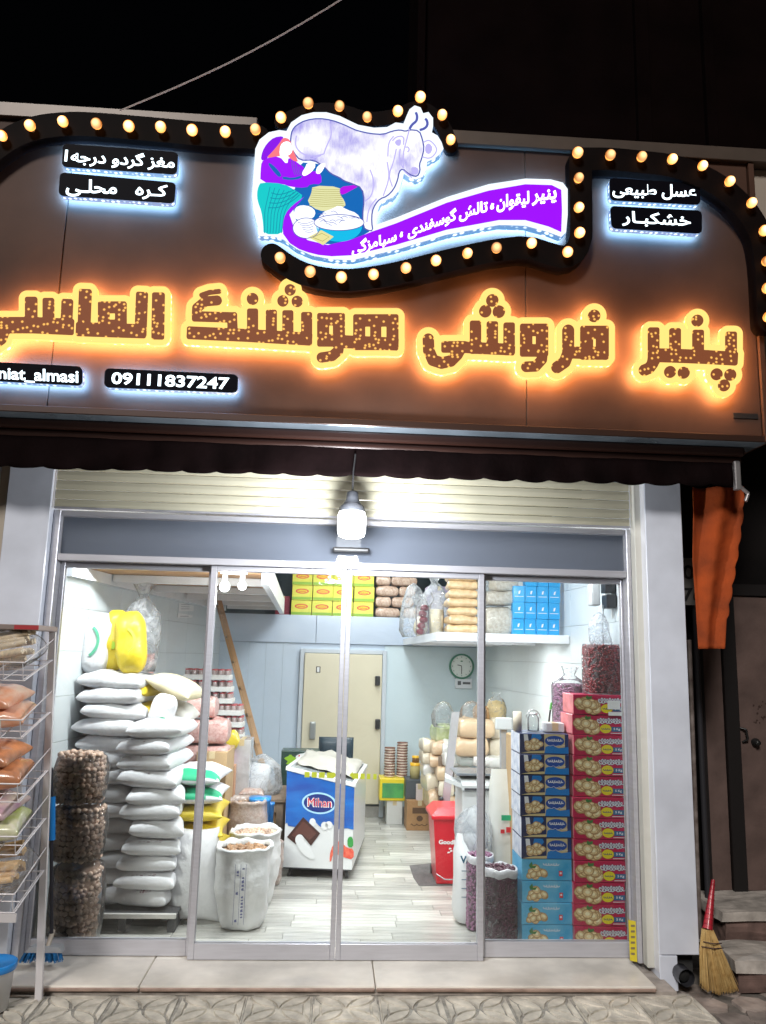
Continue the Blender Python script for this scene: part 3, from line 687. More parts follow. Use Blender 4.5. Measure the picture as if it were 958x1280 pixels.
words = [
 ('پنیر', 'warm lit word of five strokes at the right end of the sign, three dots below', 5.096, 770, 370, (780, 375, 940, 505), 8.0,
  [(33, [(243, 235), (243, 400)], T_), (33, [(243, 395), (236, 430), (215, 458), (185, 470)], F_), (40, [(250, 375), (380, 379), (560, 386), (736, 396)], T_), (33, [(380, 240), (380, 375)], T_), (33, [(527, 250), (527, 385)], T_), (33, [(737, 262), (737, 390)], T_)],
  [(522, 155, 34), (348, 482, 34), (435, 487, 34), (645, 497, 34), (732, 500, 34), (692, 568, 34)]),
 ('فروشی', 'warm lit word in the middle of the right half of the sign', 3.421, 510, 350, (510, 355, 780, 490), 8.4,
  [(22, [(88, 252), (90, 300), (108, 342), (145, 354), (185, 345), (212, 318), (226, 292)], F_), (22, [(168, 285), (230, 285), (300, 290), (435, 296)], T_), (22, [(290, 197), (290, 290)], T_), (22, [(362, 200), (362, 290)], T_), (22, [(434, 205), (434, 296)], T_),
   (24, ring(507, 212, 575, 300), T_), (20, [(578, 300), (574, 340), (548, 368), (508, 370)], F_), (23, [(687, 215), (687, 310), (672, 350), (640, 372)], F_), (25, ring(766, 222, 833, 312), T_), (23, [(690, 308), (833, 314)], T_)],
  [(362, 86, 24), (332, 132, 24), (390, 134, 24), (798, 152, 24)]),
 ('هوشنگ', 'warm lit word left of centre beneath the bulb wave', 3.193, 215, 335, (215, 335, 515, 475), 8.3,
  [(7, [(118, 107), (150, 96), (188, 92)], F_), (17, [(180, 128), (132, 132), (100, 158), (98, 188)], F_), (18, [(100, 192), (240, 196), (243, 262)], T_), (23, [(84, 258), (300, 268), (535, 282)], T_), (20, [(322, 183), (322, 265)], T_), (20, [(397, 188), (397, 270)], T_), (20, [(463, 190), (463, 275)], T_), (20, [(538, 197), (538, 282)], T_),
   (22, ring(604, 203, 667, 288), T_), (18, [(669, 290), (665, 328), (640, 350), (598, 356)], F_), (23, [(668, 292), (880, 302)], T_), (22, ring(748, 208, 881, 302), T_), (20, [(814, 212), (814, 300)], T_)],
  [(322, 122, 21), (472, 86, 20), (443, 130, 20), (500, 132, 20)]),
 ('الماسی', 'warm lit word cut off at the left edge, above the address plate', 4.258, 0, 345, (-60, 345, 225, 455), 8.3,
  [(31, [(843, 120), (840, 302)], T_), (29, [(755, 115), (748, 290)], T_), (34, [(440, 282), (740, 292)], T_), (28, ring(552, 165, 643, 262), T_), (31, [(453, 102), (446, 280)], T_),
   (40, [(-10, 260), (170, 260), (350, 268)], T_), (30, [(165, 142), (165, 255)], T_), (28, [(257, 146), (257, 260)], T_), (28, [(357, 152), (352, 262)], T_), (32, [(20, 280), (0, 330), (-60, 372), (-150, 370), (-190, 300)], F_)],
  [])]
for wd, lab, sc, ox, oy, bx_, hr, st_, ds_ in words:
    p = PX((bx_[0]+bx_[2])/2, bx_[3], YF)
    t = root('letter_sign', lab, 'sign', (p.x, YS, p.z), 'warm lit words of the shop name')
    sdf_mesh(strokes_fn(st_, ds_, hr, sc, ox, oy), bx_, 1.5, YF, YS-.060, back=2).build('halo_box', [glow_f, warm_side, warm_back], t)
    for hw_, pp_, fl2 in st_[:3]:
        c_ = PX(pp_[0][0]/sc+ox, pp_[0][1]/sc+oy, YS-.05); MB().tube((c_.x, YS-.053, c_.z), (c_.x, YS-.001, c_.z), .008, n=8).build('spacer', base_m, t)
    sdf_mesh(strokes_fn(st_, ds_, .7, sc, ox, oy), bx_, 1.0, YF-.008, YF-.0005, mi_side=0).build('letters', glit, t)

# --- small black plates with white text
plate_m = mat('black_acrylic', (.004, .004, .008), .5, spec=.04); cold_side = led_side('cold_led_side', (.12, .38, .85), .7, (.8, .95, 1), 2.2, 30)
txt_m = emat('cold_text_glow', (.80, .93, 1), 3.0)
def plate(lab, body, quad, tbox, bold, depth=.085, sz=None, latin=False):
    """quad = TL,TR,BR,BL of the black face in picture pixels; tbox = text box in the same terms"""
    P = [PX(x, y, YS-depth) for x, y in quad]; c = (P[2]+P[3])/2
    t = root('text_plate', lab, 'sign', (c.x, YS, c.z), 'small black plates with white lit text')
    # rounded rectangle
    def rr(u, v): a = P[0].lerp(P[1], u); b = P[3].lerp(P[2], u); return a.lerp(b, v)
    Wd = (P[1]-P[0]).length; Hd = (P[3]-P[0]).length; r = .03; pts = []
    for (cu, cv, a0) in ((1-r/Wd, r/Hd, -90), (1-r/Wd, 1-r/Hd, 0), (r/Wd, 1-r/Hd, 90), (r/Wd, r/Hd, 180)):
        for k in range(5): a = R(a0+22.5*k); pts.append(rr(cu+r/Wd*math.cos(a), cv+r/Hd*math.sin(a)))
    mb = MB(); mb.prism([p+Vector((0, .004, 0)) for p in pts], (0, depth-.042, 0)); mb.mi = [0, 1]+[0]*(len(mb.f)-2); mb.build('light_box', [cold_side, cold_back], t)
    c0 = sum(pts, Vector())/len(pts)
    mb = MB(); mb.prism([c0+(p-c0)*1.0 for p in pts], (0, .0035, 0)); f = mb.build('face', plate_m, t)
    Q = [PX(x, y, YS-depth-.002) for x, y in tbox]
    fn = lambda u, v: (Q[3].lerp(Q[2], u)).lerp(Q[0].lerp(Q[1], u), v)
    text_on('lettering', body if latin else shape(body), fn, txt_m, f, bold)
    return t
plate('upper black plate of the left pair, text ending in a digit one', 'مغز گردو درجه1', [(79, 179), (223, 190), (221, 218), (77, 208)], [(82, 184), (219, 194), (218, 214), (80, 206)], .022)
plate('lower black plate of the left pair with two words', 'کـره   محلـی', [(75, 215), (220, 228), (218, 254), (73, 244)], [(83, 222), (210, 231), (208, 250), (82, 245)], .022)
plate('upper black plate of the right pair', 'عسل طبیعی', [(762, 222), (875, 229), (876, 256), (763, 250)], [(766, 228), (871, 231), (871, 251), (766, 247)], .02)
plate('lower black plate of the right pair', 'خشکبـار', [(763, 257), (878, 263), (878, 292), (765, 285)], [(778, 263), (864, 268), (864, 287), (778, 282)], .02)
plate('long black plate with the telephone number', '09111837247', [(131, 460), (298, 468), (297, 491), (130, 484)], [(140, 465), (287, 472), (286, 487), (139, 480)], .025, latin=True)
plate('black address plate cut off at the left edge', 'labaniat_almasi', [(-46, 450), (103, 458), (103, 482), (-46, 474)], [(-38, 457), (98, 463), (98, 481), (-38, 474)], .022, latin=True)

# --- cow sign
YC = YS-.10
lit = lambda n, c, s=1.0: emat('lit_'+n, c, s)
z5 = (6.093, 300, 120); z6 = (6.093, 430, 120)
def cv(pts, z): return [(x/z[0]+z[1], y/z[0]+z[2]) for x, y in pts]
outline = cv([(140, 1060), (135, 990), (105, 880), (92, 760), (100, 640), (112, 480), (118, 400), (150, 330), (220, 275), (300, 258), (355, 265), (390, 200), (470, 145), (560, 122), (660, 122), (760, 150), (853, 195)], z5) + \
    cv([(110, 218), (230, 240), (330, 235), (395, 200), (455, 208), (478, 150), (500, 100), (540, 70), (585, 85), (605, 130), (645, 120), (680, 165), (680, 230), (670, 275), (715, 300), (745, 350), (760, 400), (735, 440), (690, 475), (635, 500), (630, 560), (600, 615), (550, 635), (500, 620), (458, 590), (445, 640), (420, 720), (375, 770), (300, 800), (262, 850), (245, 980)], z6) + \
    [(495, 272), (559, 246), (611, 230), (657, 223), (689, 224), (704, 228), (710, 236), (710, 268), (708, 290), (702, 296), (686, 290), (657, 282), (624, 281), (559, 293), (495, 312), (440, 325), (415, 324), (390, 319), (371, 311), (354, 299), (340, 295), (326, 295)]
cs = root('cow_sign', 'lit white sign of a milkmaid and a cow above a purple banner', 'sign', (PX(430, 327, YC).x, YS, PX(430, 327, YC).z))
mb = MB(); a = [PX(x, y, YC) for x, y in outline]; mb.prism(a, (0, .058, 0)); mb.mi[0] = 0
# faces: 0 cap front, 1 back, others side
mb.mi = [0, 2]+[1]*(len(mb.f)-2)
def cow_side():
    return led_side('cow_led_side', (.12, .38, .80), .8, (.8, .95, 1), 2.2, 22)
face_w = emat('lit_white_face', (.86, .94, 1), 1.2)
# ngon normals must face the street
mb.build('light_box', [face_w, cow_side(), emat('cow_back_light', (.20, .52, 1), 75)], cs)
pr = {}
def P_(key, m, pts, Y, z=(1, 0, 0), smooth=True, closed=True):
    if key in ('cow_ear', 'cheese', 'skin_print', 'cow_shade', 'blouse_shadow'): key = key+'#'+str(len(pr))
    b = pr.setdefault(key, (MB(), m)); polyp(b[0], smooth_pts(pts, True, 1) if smooth else pts, Y, *z)
def Rb(key, m, pts, hw, Y, z=(1, 0, 0), closed=False, sm=2):
    b = pr.setdefault(key, (MB(), m)); q = smooth_pts(pts, closed, sm) if sm else pts; ribbon(b[0], q, hw, Y, *z, closed=closed)
blue = lit('blue', (.0, .14, .50)); purple = lit('purple', (.36, .0, 1), 1.0); teal = lit('teal', (.0, .62, .62)); coral = lit('coral', (1, .20, .24))
ink = lit('ink', (.10, .12, .50), .9); cream = lit('cream', (.80, .80, .42)); cyan = lit('cyan', (.0, .52, .85)); lilac = lit('lilac', (.55, .50, .95)); skin = lit('pale', (.95, .95, 1), 1.6); dteal = lit('dark_teal', (0, .30, .42)); mag = lit('magenta', (.50, .0, .85))
E1, E2, E3, E4, E5 = YC-.002, YC-.003, YC-.004, YC-.005, YC-.006
P_('blue_ground', blue, cv([(430, 500), (640, 520), (760, 560), (853, 600), (980, 620), (1000, 700), (985, 900), (1010, 1020), (900, 1080), (700, 1150), (500, 1050), (400, 900), (420, 720)], z5), E1)
sw = cv([(490, 765), (400, 830), (340, 900), (322, 970), (330, 1050), (380, 1120), (450, 1165), (520, 1190), (600, 1210), (700, 1220)], z5)
P_('banner', purple, sw + [(440, 319), (495, 306), (559, 287), (624, 275), (657, 275), (686, 283), (702, 290), (703, 262), (702, 237), (690, 231), (657, 230), (611, 238), (559, 253), (495, 279), (466, 289), (440, 299), (410, 306), (385, 300), (368, 285), (362, 268)], E2, smooth=False)
P_('swoosh', mag, cv([(765, 690), (853, 680), (930, 660), (900, 690), (853, 715), (790, 750), (760, 745)], z5), E2)
cow = cv([(388, 310), (398, 260), (430, 220), (500, 183), (600, 168), (700, 182), (790, 215), (853, 245)], z5)+cv([(100, 262), (200, 285), (300, 292), (370, 265), (430, 256), (470, 268), (500, 255), (575, 262), (600, 330), (612, 400), (592, 480), (575, 520), (582, 570), (560, 612), (520, 606), (480, 582), (450, 552), (422, 572), (410, 640), (380, 710), (330, 762), (275, 782), (240, 822), (215, 880), (212, 960), (222, 1026), (180, 1022), (150, 1000), (142, 900), (155, 800), (140, 700), (60, 665), (0, 645)], z6)+cv([(760, 620), (690, 590), (640, 535), (560, 485), (460, 490), (410, 430), (385, 370)], z5)
def hide():
    m = emat('lit_cow_hide', (1, 1, 1), 1.1); nt = m.node_tree; p = nt.nodes['Principled BSDF']
    tc = nt.nodes.new('ShaderNodeTexCoord'); mp = nt.nodes.new('ShaderNodeMapping'); mp.inputs['Scale'].default_value = (9, 1, 3); mp.inputs['Rotation'].default_value = (0, .35, 0)
    n = nt.nodes.new('ShaderNodeTexNoise'); n.inputs['Scale'].default_value = 4; n.inputs['Detail'].default_value = 8; n.inputs['Roughness'].default_value = .7
    n2 = nt.nodes.new('ShaderNodeTexNoise'); n2.inputs['Scale'].default_value = 6
    ad = nt.nodes.new('ShaderNodeMath'); ad.operation = 'MULTIPLY_ADD'; ad.inputs[1].default_value = .5
    r = nt.nodes.new('ShaderNodeValToRGB'); e = r.color_ramp.elements; e[0].position = .68; e[0].color = (1, 1, 1, 1); e[1].position = 1.0; e[1].color = (.36, .32, .78, 1)
    nt.links.new(tc.outputs['Object'], mp.inputs[0]); nt.links.new(mp.outputs[0], n.inputs[0]); nt.links.new(tc.outputs['Object'], n2.inputs[0])
    nt.links.new(n.outputs[0], ad.inputs[0]); nt.links.new(n2.outputs[0], ad.inputs[2]); nt.links.new(ad.outputs[0], r.inputs[0]); nt.links.new(r.outputs[0], p.inputs['Emission Color'])
    return m
P_('cow_hide', hide(), cow, E3, smooth=True)
for pts in ([(370, 340), (400, 310), (455, 305), (452, 370), (425, 405), (385, 380)], [(603, 352), (650, 330), (695, 375), (710, 420), (660, 475), (598, 460)]): P_('cow_ear', lit('ear', (.93, .93, 1), 1.2), cv(pts, z6), E4)
for pts in ([(385, 345), (420, 325), (440, 335), (430, 380), (400, 375)], [(620, 375), (650, 355), (680, 395), (655, 445), (620, 430)], [(510, 540), (560, 540), (572, 575), (555, 600), (520, 590)]): P_('cow_shade', lilac, cv(pts, z6), E5)
Rb('cow_horn', ink, cv([(500, 250), (520, 215), (555, 190), (560, 150), (548, 122)], z6), 1.6, E5); Rb('cow_horn#2', ink, cv([(578, 258), (620, 245), (640, 215), (632, 180), (618, 172)], z6), 1.6, E5)
Rb('cow_outline', ink, cow, .85, E5, closed=True, sm=1)
for pts in ([(500, 250), (480, 330), (450, 440), (455, 550)], [(400, 400), (380, 500), (340, 600), (370, 690)], [(430, 400), (420, 480), (450, 545)], [(330, 500), (350, 620), (300, 760)], [(250, 780), (190, 850), (175, 960)], [(380, 305), (340, 350), (335, 460)], [(470, 390), (490, 385), (500, 410), (485, 425)], [(605, 352), (650, 330), (698, 375), (712, 420), (660, 478), (598, 462)], [(370, 340), (400, 308), (458, 303), (455, 370)], [(200, 560), (230, 640), (215, 760), (160, 800)], [(520, 620), (480, 590), (450, 560)]): Rb('cow_lines', lilac, cv(pts, z6), .8, E5)
for pts in ([(430, 300), (420, 380), (470, 440), (560, 460), (640, 440)], [(640, 440), (660, 380), (700, 300), (690, 220)], [(470, 490), (540, 480), (620, 450)]): Rb('cow_lines', lilac, cv(pts, z5), .8, E5)
# milkmaid
P_('skirt', teal, cv([(130, 740), (140, 690), (160, 655), (330, 665), (420, 715), (492, 765), (400, 830), (345, 895), (325, 980), (325, 1052), (180, 1052), (178, 980), (165, 880), (135, 800)], z5), E4)
P_('blouse', purple, cv([(155, 655), (158, 560), (165, 500), (200, 470), (300, 455), (360, 525), (372, 460), (430, 500), (500, 550), (480, 600), (580, 562), (622, 600), (622, 672), (540, 668), (505, 700), (380, 690), (330, 668)], z5), E4)
P_('headscarf', lit('scarf_purple', (.26, .0, .85)), cv([(158, 490), (170, 420), (205, 360), (260, 312), (330, 303), (330, 330), (300, 380), (250, 430), (195, 485)], z5), E4)
P_('coral_scarf', coral, cv([(195, 475), (250, 420), (300, 360), (330, 312), (382, 328), (400, 400), (438, 480), (442, 502), (400, 490), (362, 450), (300, 455)], z5), E5-.001)
P_('skin_print', skin, cv([(308, 370), (345, 343), (382, 348), (392, 375), (405, 400), (390, 440), (362, 452), (362, 522), (320, 470), (300, 445)], z5), E5-.002)
P_('skin_print', skin, cv([(470, 590), (500, 540), (510, 512), (560, 500), (580, 530), (545, 580), (490, 612)], z5), E5-.001)
P_('skin_print', skin, cv([(578, 575), (592, 530), (650, 503), (648, 535), (615, 590), (585, 592)], z5), E5-.001)
for k in range(7): x = 190+k*22; Rb('skirt_folds', dteal, cv([(x+40+k*14, 690+k*8), (x+18+k*8, 790), (x-2+k*3, 880), (x+k*1, 960), (x-4, 1045)], z5), .45, E5)
for k in range(4): Rb('skirt_folds', dteal, cv([(215+k*8, 850-k*38), (300, 850-k*32), (400, 800-k*26), (455-k*12, 750-k*14)], z5), .55, E5)
for pts in ([(215, 520), (260, 580), (300, 620), (320, 600), (270, 540), (225, 505)], [(330, 610), (400, 625), (480, 600), (460, 630), (380, 640), (320, 630)]): P_('blouse_shadow', blue, cv(pts, z5), E5)
for k in range(5): Rb('blouse_lines', ink, cv([(390+k*20, 470+k*22), (400+k*18, 540+k*14), (420+k*16, 600)], z5), .35, E5)
# churn, cheeses, bowl, butter
P_('churn', cream, cv([(553, 680), (765, 690), (758, 742), (800, 800), (806, 842), (700, 872), (600, 875), (510, 812), (545, 742)], z5), E4)
for k in range(9): Rb('churn_lines', lit('olive', (.45, .42, .12)), cv([(550-k*3, 705+k*16), (650, 712+k*16), (762+k*4, 712+k*15)], z5), .3, E5, sm=0)
def ell(cx, cy, rx, ry, n=22, a0=0, a1=2*math.pi): return [(cx+rx*math.cos(a0+(a1-a0)*i/n), cy+ry*math.sin(a0+(a1-a0)*i/n)) for i in range(n)]
wht = lit('cheese', (.92, .95, 1), 1.25)
P_('cheese', wht, cv([(420, 850), (470, 828), (540, 840), (580, 880), (560, 930), (500, 940), (430, 945), (412, 900)], z5), E4)
P_('cheese', wht, cv(ell(505, 1005, 102, 78), z5), E5); Rb('print_lines', ink, cv(ell(505, 1005, 102, 78), z5), .45, E5-.001, closed=True)
for k in range(5): Rb('print_lines', ink, cv([(440+k*14, 960+k*18), (500+k*8, 975+k*16), (560, 950+k*20)], z5), .3, E5-.001)
P_('bowl', cyan, ell(424, 282, 29, 20, 24, 0, math.pi)+[(395, 278)], E5)
P_('bowl', lit('bowl_light', (.10, .80, .95), 1.2), ell(432, 288, 10, 6), E5-.001)
P_('cheese', wht, ell(424, 278, 31.5, 10), E5-.002); P_('cheese', wht, [(396, 276), (403, 265), (415, 261), (424, 256), (434, 262), (446, 266), (453, 276), (440, 282), (410, 283)], E5-.003)
Rb('print_lines', ink, ell(424, 278, 31.5, 10), .5, E5-.0045, closed=True)
random.seed(8)
for k in range(16): x = 424+random.uniform(-24, 24); y = 273+random.uniform(-10, 9); Rb('print_lines', ink, [(x-4, y+random.uniform(-2, 2)), (x, y-2), (x+4, y+random.uniform(-2, 2))], .35, E5-.0045)
P_('butter', lit('butter', (.85, .80, .35), 1.0), cv([(520, 1075), (620, 1020), (715, 1070), (635, 1135)], z5), E5-.001, smooth=False)
Rb('churn_lines', MATS['lit_olive'], cv([(555, 1075), (625, 1045), (680, 1072), (630, 1105)], z5), .4, E5-.002, closed=True, sm=0)
for k, (b, m) in pr.items(): b.build(k.split('#')[0], m, cs)
# banner text along its curve
top = [(435, 303), (466, 291), (495, 281), (559, 257), (611, 241), (657, 233), (703, 233)]
def bez(pts, x):
    for (a, b), (c, d) in zip(pts, pts[1:]):
        if x <= c: return b+(d-b)*(x-a)/(c-a)
    return pts[-1][1]
mb = MB(); wt = emat('lit_banner_text', (1, .95, 1), 2.2)
base_line = [(430, 320), (460, 311), (500, 299), (560, 277), (600, 266), (640, 257), (680, 252), (703, 250)]
for body, xa, xb, hh in (('پنیر لیقوان', 592, 695, 17), ('،', 582, 588, 8), ('تالش', 543, 579, 15), ('گوسفندی', 502, 540, 15), ('، سیامزگی', 0, 0, 0)):
    pass
for body, xa, xb, up, dn in (('پنیر', 665, 696, 14, 6), ('لیقوان', 621, 662, 15, 6), ('،', 613, 618, 8, 0), ('تالش', 574, 610, 13, 6), ('گوسفندی', 510, 571, 14, 6), ('،', 500, 504, 8, -1), ('سیامزگی', 440, 496, 14, 6)):
    fn = lambda u, v: PX(xa+u*(xb-xa), bez(base_line, xa+u*(xb-xa))+dn-v*(up+dn)-1, E4)
    text_on('', shape(body), fn, None, None, .03, mb=mb)
mb.build('banner_text', wt, cs)
# overhead wire
wr = root('overhead_wire', 'thin pale cable running up across the dark above the sign', 'cable', tuple(PX(165, 130, -1.2)))
a = PX(150, 138, -1.2); b = PX(470, -28, -1.2); pts = [a.lerp(b, i/10)-Vector((0, 0, .06*math.sin(math.pi*i/10))) for i in range(11)]
MB().path(pts, .0045).build('cable', mat('grey_cable', (.45, .38, .36), .6), wr)
# dark upper storey
ub = root('upper_building', 'dark unlit upper storey with flat piers above the right half', 'building', (1.5, 1.0, 5.3))
dk = mat('dark_brown_render', (.0045, .0022, .002), .95, spec=.02, var=.4, vscale=2, bump=.3, bscale=12)
x0 = PX(522, 60, 1.0).x
MB().box(x0, 8, 1.0, 2, 3.2, 12).build('wall', dk, ub)
for a, b in ((522, 532), (795, 812), (880, 893)):
    xa, xb = PX(a, 60, .94).x, PX(b, 60, .94).x; MB().box(xa, xb, .93, .999, 3.2, 12, .01).build('pier', dk, ub)
ul = root('rear_building', 'black unlit building mass behind the left end of the sign', 'building', (-2, 3, 5.3))
MB().box(-12, PX(522, 60, 3).x, 6.2, 8, 3.5, 7.6).build('wall', mat('black_render', (.02, .014, .014), .9, var=.3), ul)
# awning
aw = root('awning', 'dark brown rolled awning with scalloped valance under the sign', 'awning', (.2, -.36, 2.95))
cas = mat('awning_bar', (.035, .013, .009), .42, metal=.1)
zt = 3.27
MB().box(-3.3, 2.60, -.43, -.29, zt-.03, zt+.028, .015).build('cassette', cas, aw)
MB().tube((-3.3, -.38, zt-.055), (2.58, -.38, zt-.055), .03, n=12).build('roller_bar', cas, aw)
fab = mat('dark_awning_cloth', (.006, .0028, .003), .9, spec=.05, var=.4, vscale=5, bump=.3, bscale=25)
mb = MB(); vs = []; nx = 300; xa, xb = -3.25, 2.52; sw_ = .208
zb = lambda x: PX(0, 587, -.36).z+(x-PX(0, 587, -.36).x)*((PX(930, 612, -.36).z-PX(0, 587, -.36).z)/4.5)
rows = 7
for i in range(nx+1):
    x = xa+(xb-xa)*i/nx; ph = ((x-xa)/sw_) % 1; sc_ = .016*(1-abs(2*ph-1)**2.5)
    b = zb(x)+.014-sc_
    for j in range(rows+1):
        t_ = j/rows; z = zt-.04+(b-zt+.04)*t_
        vs.append((x, -.395+.012*math.sin(x*9+3*t_)*t_+.006*math.sin(x*31)*t_-.02*t_, z))
mb.add(vs, [(i*(rows+1)+j, (i+1)*(rows+1)+j, (i+1)*(rows+1)+j+1, i*(rows+1)+j+1) for i in range(nx) for j in range(rows)], True)
va = mb.build('valance', fab, aw); md = va.modifiers.new('s', 'SOLIDIFY'); md.thickness = .004
MB().box(2.53, 2.57, -.42, -.38, 3.02, zt-.06, .008).tube((2.55, -.4, 3.06), (2.62, -.4, 3.0), .012).tube((2.62, -.4, 3.0), (2.60, -.4, 2.95), .012).build('end_bracket', mat('steel_bracket', (.35, .33, .33), .4, metal=.6), aw)
# hanging bulb lamp
lampp = PX(440, 650, -.45)
hl = root('hanging_bulb', 'large lit bulb hanging from the awning over the doors', 'lamp', tuple(PX(440, 680, -.45)))
gb = emat('lit_cold_bulb', (.94, .97, 1), 7)
r = .082; cz = lampp.z
MB().lathe((lampp.x, -.45, cz), [(.001, -.115), (.05, -.112), (.078, -.10), (.086, -.07), (.088, .02), (.078, .05)], 24).build('bulb', gb, hl)
MB().lathe((lampp.x, -.45, cz), [(.079, .05), (.080, .075), (.055, .10), (.040, .13), (.036, .17), (.02, .18), (.001, .182)], 24).build('housing', mat('bulb_housing', (.035, .038, .045), .5), hl)
MB().path([(lampp.x, -.45, cz+.17), (lampp.x, -.45, cz+.30), (lampp.x+.01, -.42, cz+.42)], .006).build('cord', MATS['black_plastic'], hl)
point(hl, (lampp.x, -.78, cz-.12), 105, (.92, .96, 1), r=.08)
# ================================================================== INSIDE THE SHOP
def sack_mb(w, d, h, seed, nx=14, ny=14, wr=.008, ear=.09, pw=2.8, fl=.5, rd=0):
    off = Vector((seed*3.7, seed*1.3, 0)); mb = MB(); top = []; bot = []
    for j in range(ny+1):
        for i in range(nx+1):
            u = -1+2*i/nx; v = -1+2*j/ny
            u = math.sin(u*math.pi/2*.97)/math.sin(math.pi/2*.97); v = math.sin(v*math.pi/2*.97)/math.sin(math.pi/2*.97)
            t = ((1-abs(u)**pw)*(1-abs(v)**pw))
            t = max(t, 0)**fl
            x = w/2*u*(1-ear*(1-v*v))*(1-rd*abs(v)**5); y = d/2*v*(1-ear*.8*(1-u*u))*(1-rd*abs(u)**5)
            n1 = noise.noise(Vector((x*9, y*9, 0))+off)*wr; n2 = noise.noise(Vector((x*26, y*26, 4))+off)*wr*.6; n2 += (1-abs(noise.noise(Vector((x*15, y*15, 2))+off))*3)*wr*.25*(abs(u)**2+abs(v)**2)
            e = noise.noise(Vector((x*3, y*3, 9))+off)*h*.10
            top.append((x, y, h*(.42+.58*t)+(n1+n2)*t+e*(.3+t*.3))); bot.append((x, y, h*(.42-.42*t)+e*(.3)*(1-t)))
    n = (nx+1)*(ny+1); f = []
    def id_(i, j, b):
        return j*(nx+1)+i+(n if b and 0 < i < nx and 0 < j < ny else 0)
    for j in range(ny):
        for i in range(nx):
            f.append((id_(i, j, 0), id_(i+1, j, 0), id_(i+1, j+1, 0), id_(i, j+1, 0)))
            f.append((id_(i, j+1, 1), id_(i+1, j+1, 1), id_(i+1, j, 1), id_(i, j, 1)))
    mb.add(top+bot, f, True); return mb
def place(mb, name, m, label, cat, loc, rot=(0, 0, 0), group=None):
    o = mb.build(name, m, world=False); o.location = loc; o.rotation_euler = rot; return tag(o, label, cat, group)
def again(o, loc, label, rot=None):
    c = o.copy(); COL.objects.link(c); c.location = loc; c['label'] = label
    if rot: c.rotation_euler = rot
    return c
poly_w = mat('woven_white_sack', (.80, .80, .82), .55, var=.08, vscale=5, bump=.35, bscale=45, randobj=.05)
ink_pink = mat('faded_sack_print', (.34, .22, .27), .7)
ink_green = mat('green_sack_print', (.10, .42, .26), .6)
yel = mat('yellow_sack', (.74, .56, .03), .45, var=.12, vscale=6, bump=.3, bscale=30, coat=.15)
creamsack = mat('cream_sack', (.70, .62, .42), .6, var=.12, vscale=6, bump=.3, bscale=40)
random.seed(21)
def front_text(mb, w, d, h, rows=2, mi=1, ww=.6):
    """small printed line of marks on the near end of a sack"""
    for r_ in range(rows):
        x = -w*ww/2
        while x < w*ww/2:
            l = random.uniform(.010, .024); v = -.80-.05*r_; t = ((1-abs(x/(w/2))**2.8)*(1-abs(v)**2.8))**.5
            z = h*(.42+.58*t)+.003; y = d/2*v
            mb.add([(x, y-.012, z-.013), (x+l, y-.012, z-.013), (x+l, y, z), (x, y, z)], [(0, 1, 2, 3)], False, mi); x += l+random.uniform(.004, .01)
    return mb
# pallet
a0 = PX(112, 1178, .42)
pal = root('pallet', 'low dark pallet with pale front board under the white sacks', 'pallet', (-1.2, 1.0, .1))
MB().box(-1.72, -.96, .44, 1.75, .20, .222, .003).build('deck_board', mat('dark_pallet', (.05, .05, .055), .7), pal)
MB().box(-1.72, -.96, .415, .438, .196, .226, .003).build('front_board', mat('pale_board', (.6, .58, .55), .6), pal)
for xx in (-1.70, -1.34, -1.02): MB().box(xx, xx+.05, .46, 1.7, .1, .199, .002).build('runner', MATS['dark_pallet'], pal)
# white sack stacks
SG = 'white sacks stacked on the pallet'
protos = [sack_mb(.44, .66, .144, s_*1.7, pw=3.4, ear=.06, fl=.36, wr=.020, nx=20, ny=20).build('rice_sack', poly_w) for s_ in range(5)]
protoF = []
for s_ in range(5):
    q = sack_mb(.39, .60, .144, 9+s_*1.7, pw=3.4, ear=.06, fl=.36, wr=.020, nx=20, ny=20); front_text(q, .39, .60, .144, 2, ww=.7); protoF.append(q.build('rice_sack', [poly_w, ink_pink]))
used = set()
def nxt(lst, k, loc, lab, rz, grp):
    p = lst[k % len(lst)]
    o = p if p.name not in used else p.copy()
    if o is not p: COL.objects.link(o)
    used.add(p.name)
    o.location = loc; o.scale = (random.uniform(.90, 1.04), random.uniform(.93, 1.05), random.uniform(.94, 1.06)); o.rotation_euler = (random.uniform(-.03, .03), random.uniform(-.075, .075), rz+random.uniform(-.16, .16)); return tag(o, lab, 'sack', grp)
NB = 14
for k in range(NB):
    z = .224+k*.1085; f_ = k/(NB-1)
    x = -1.50-.035*f_+random.uniform(-.022, .022)
    nm = 'topmost' if k == NB-1 else ORD[k] if k == 0 else ORD[k]+' from the bottom'
    nxt(protos, k*2+k//3, (x, .85, z), f'plain white sack, {nm} of the left pallet stack' if k else 'plain white sack, lowest of the left pallet stack', 0, SG)
NF = 11
for k in range(NF):
    z = .224+k*.1085; f_ = k/(NF-1)
    x = -1.175-.035*f_+random.uniform(-.024, .024)
    nm = 'topmost' if k == NF-1 else 'lowest' if k == 0 else ORD[k]+' from the bottom'
    nxt(protoF, k*2+k//3, (x, .76, z), f'white sack with printed end, {nm} of the right pallet stack', 0, SG)
ztop = .224+14*.1085; zf = .224+11*.1085
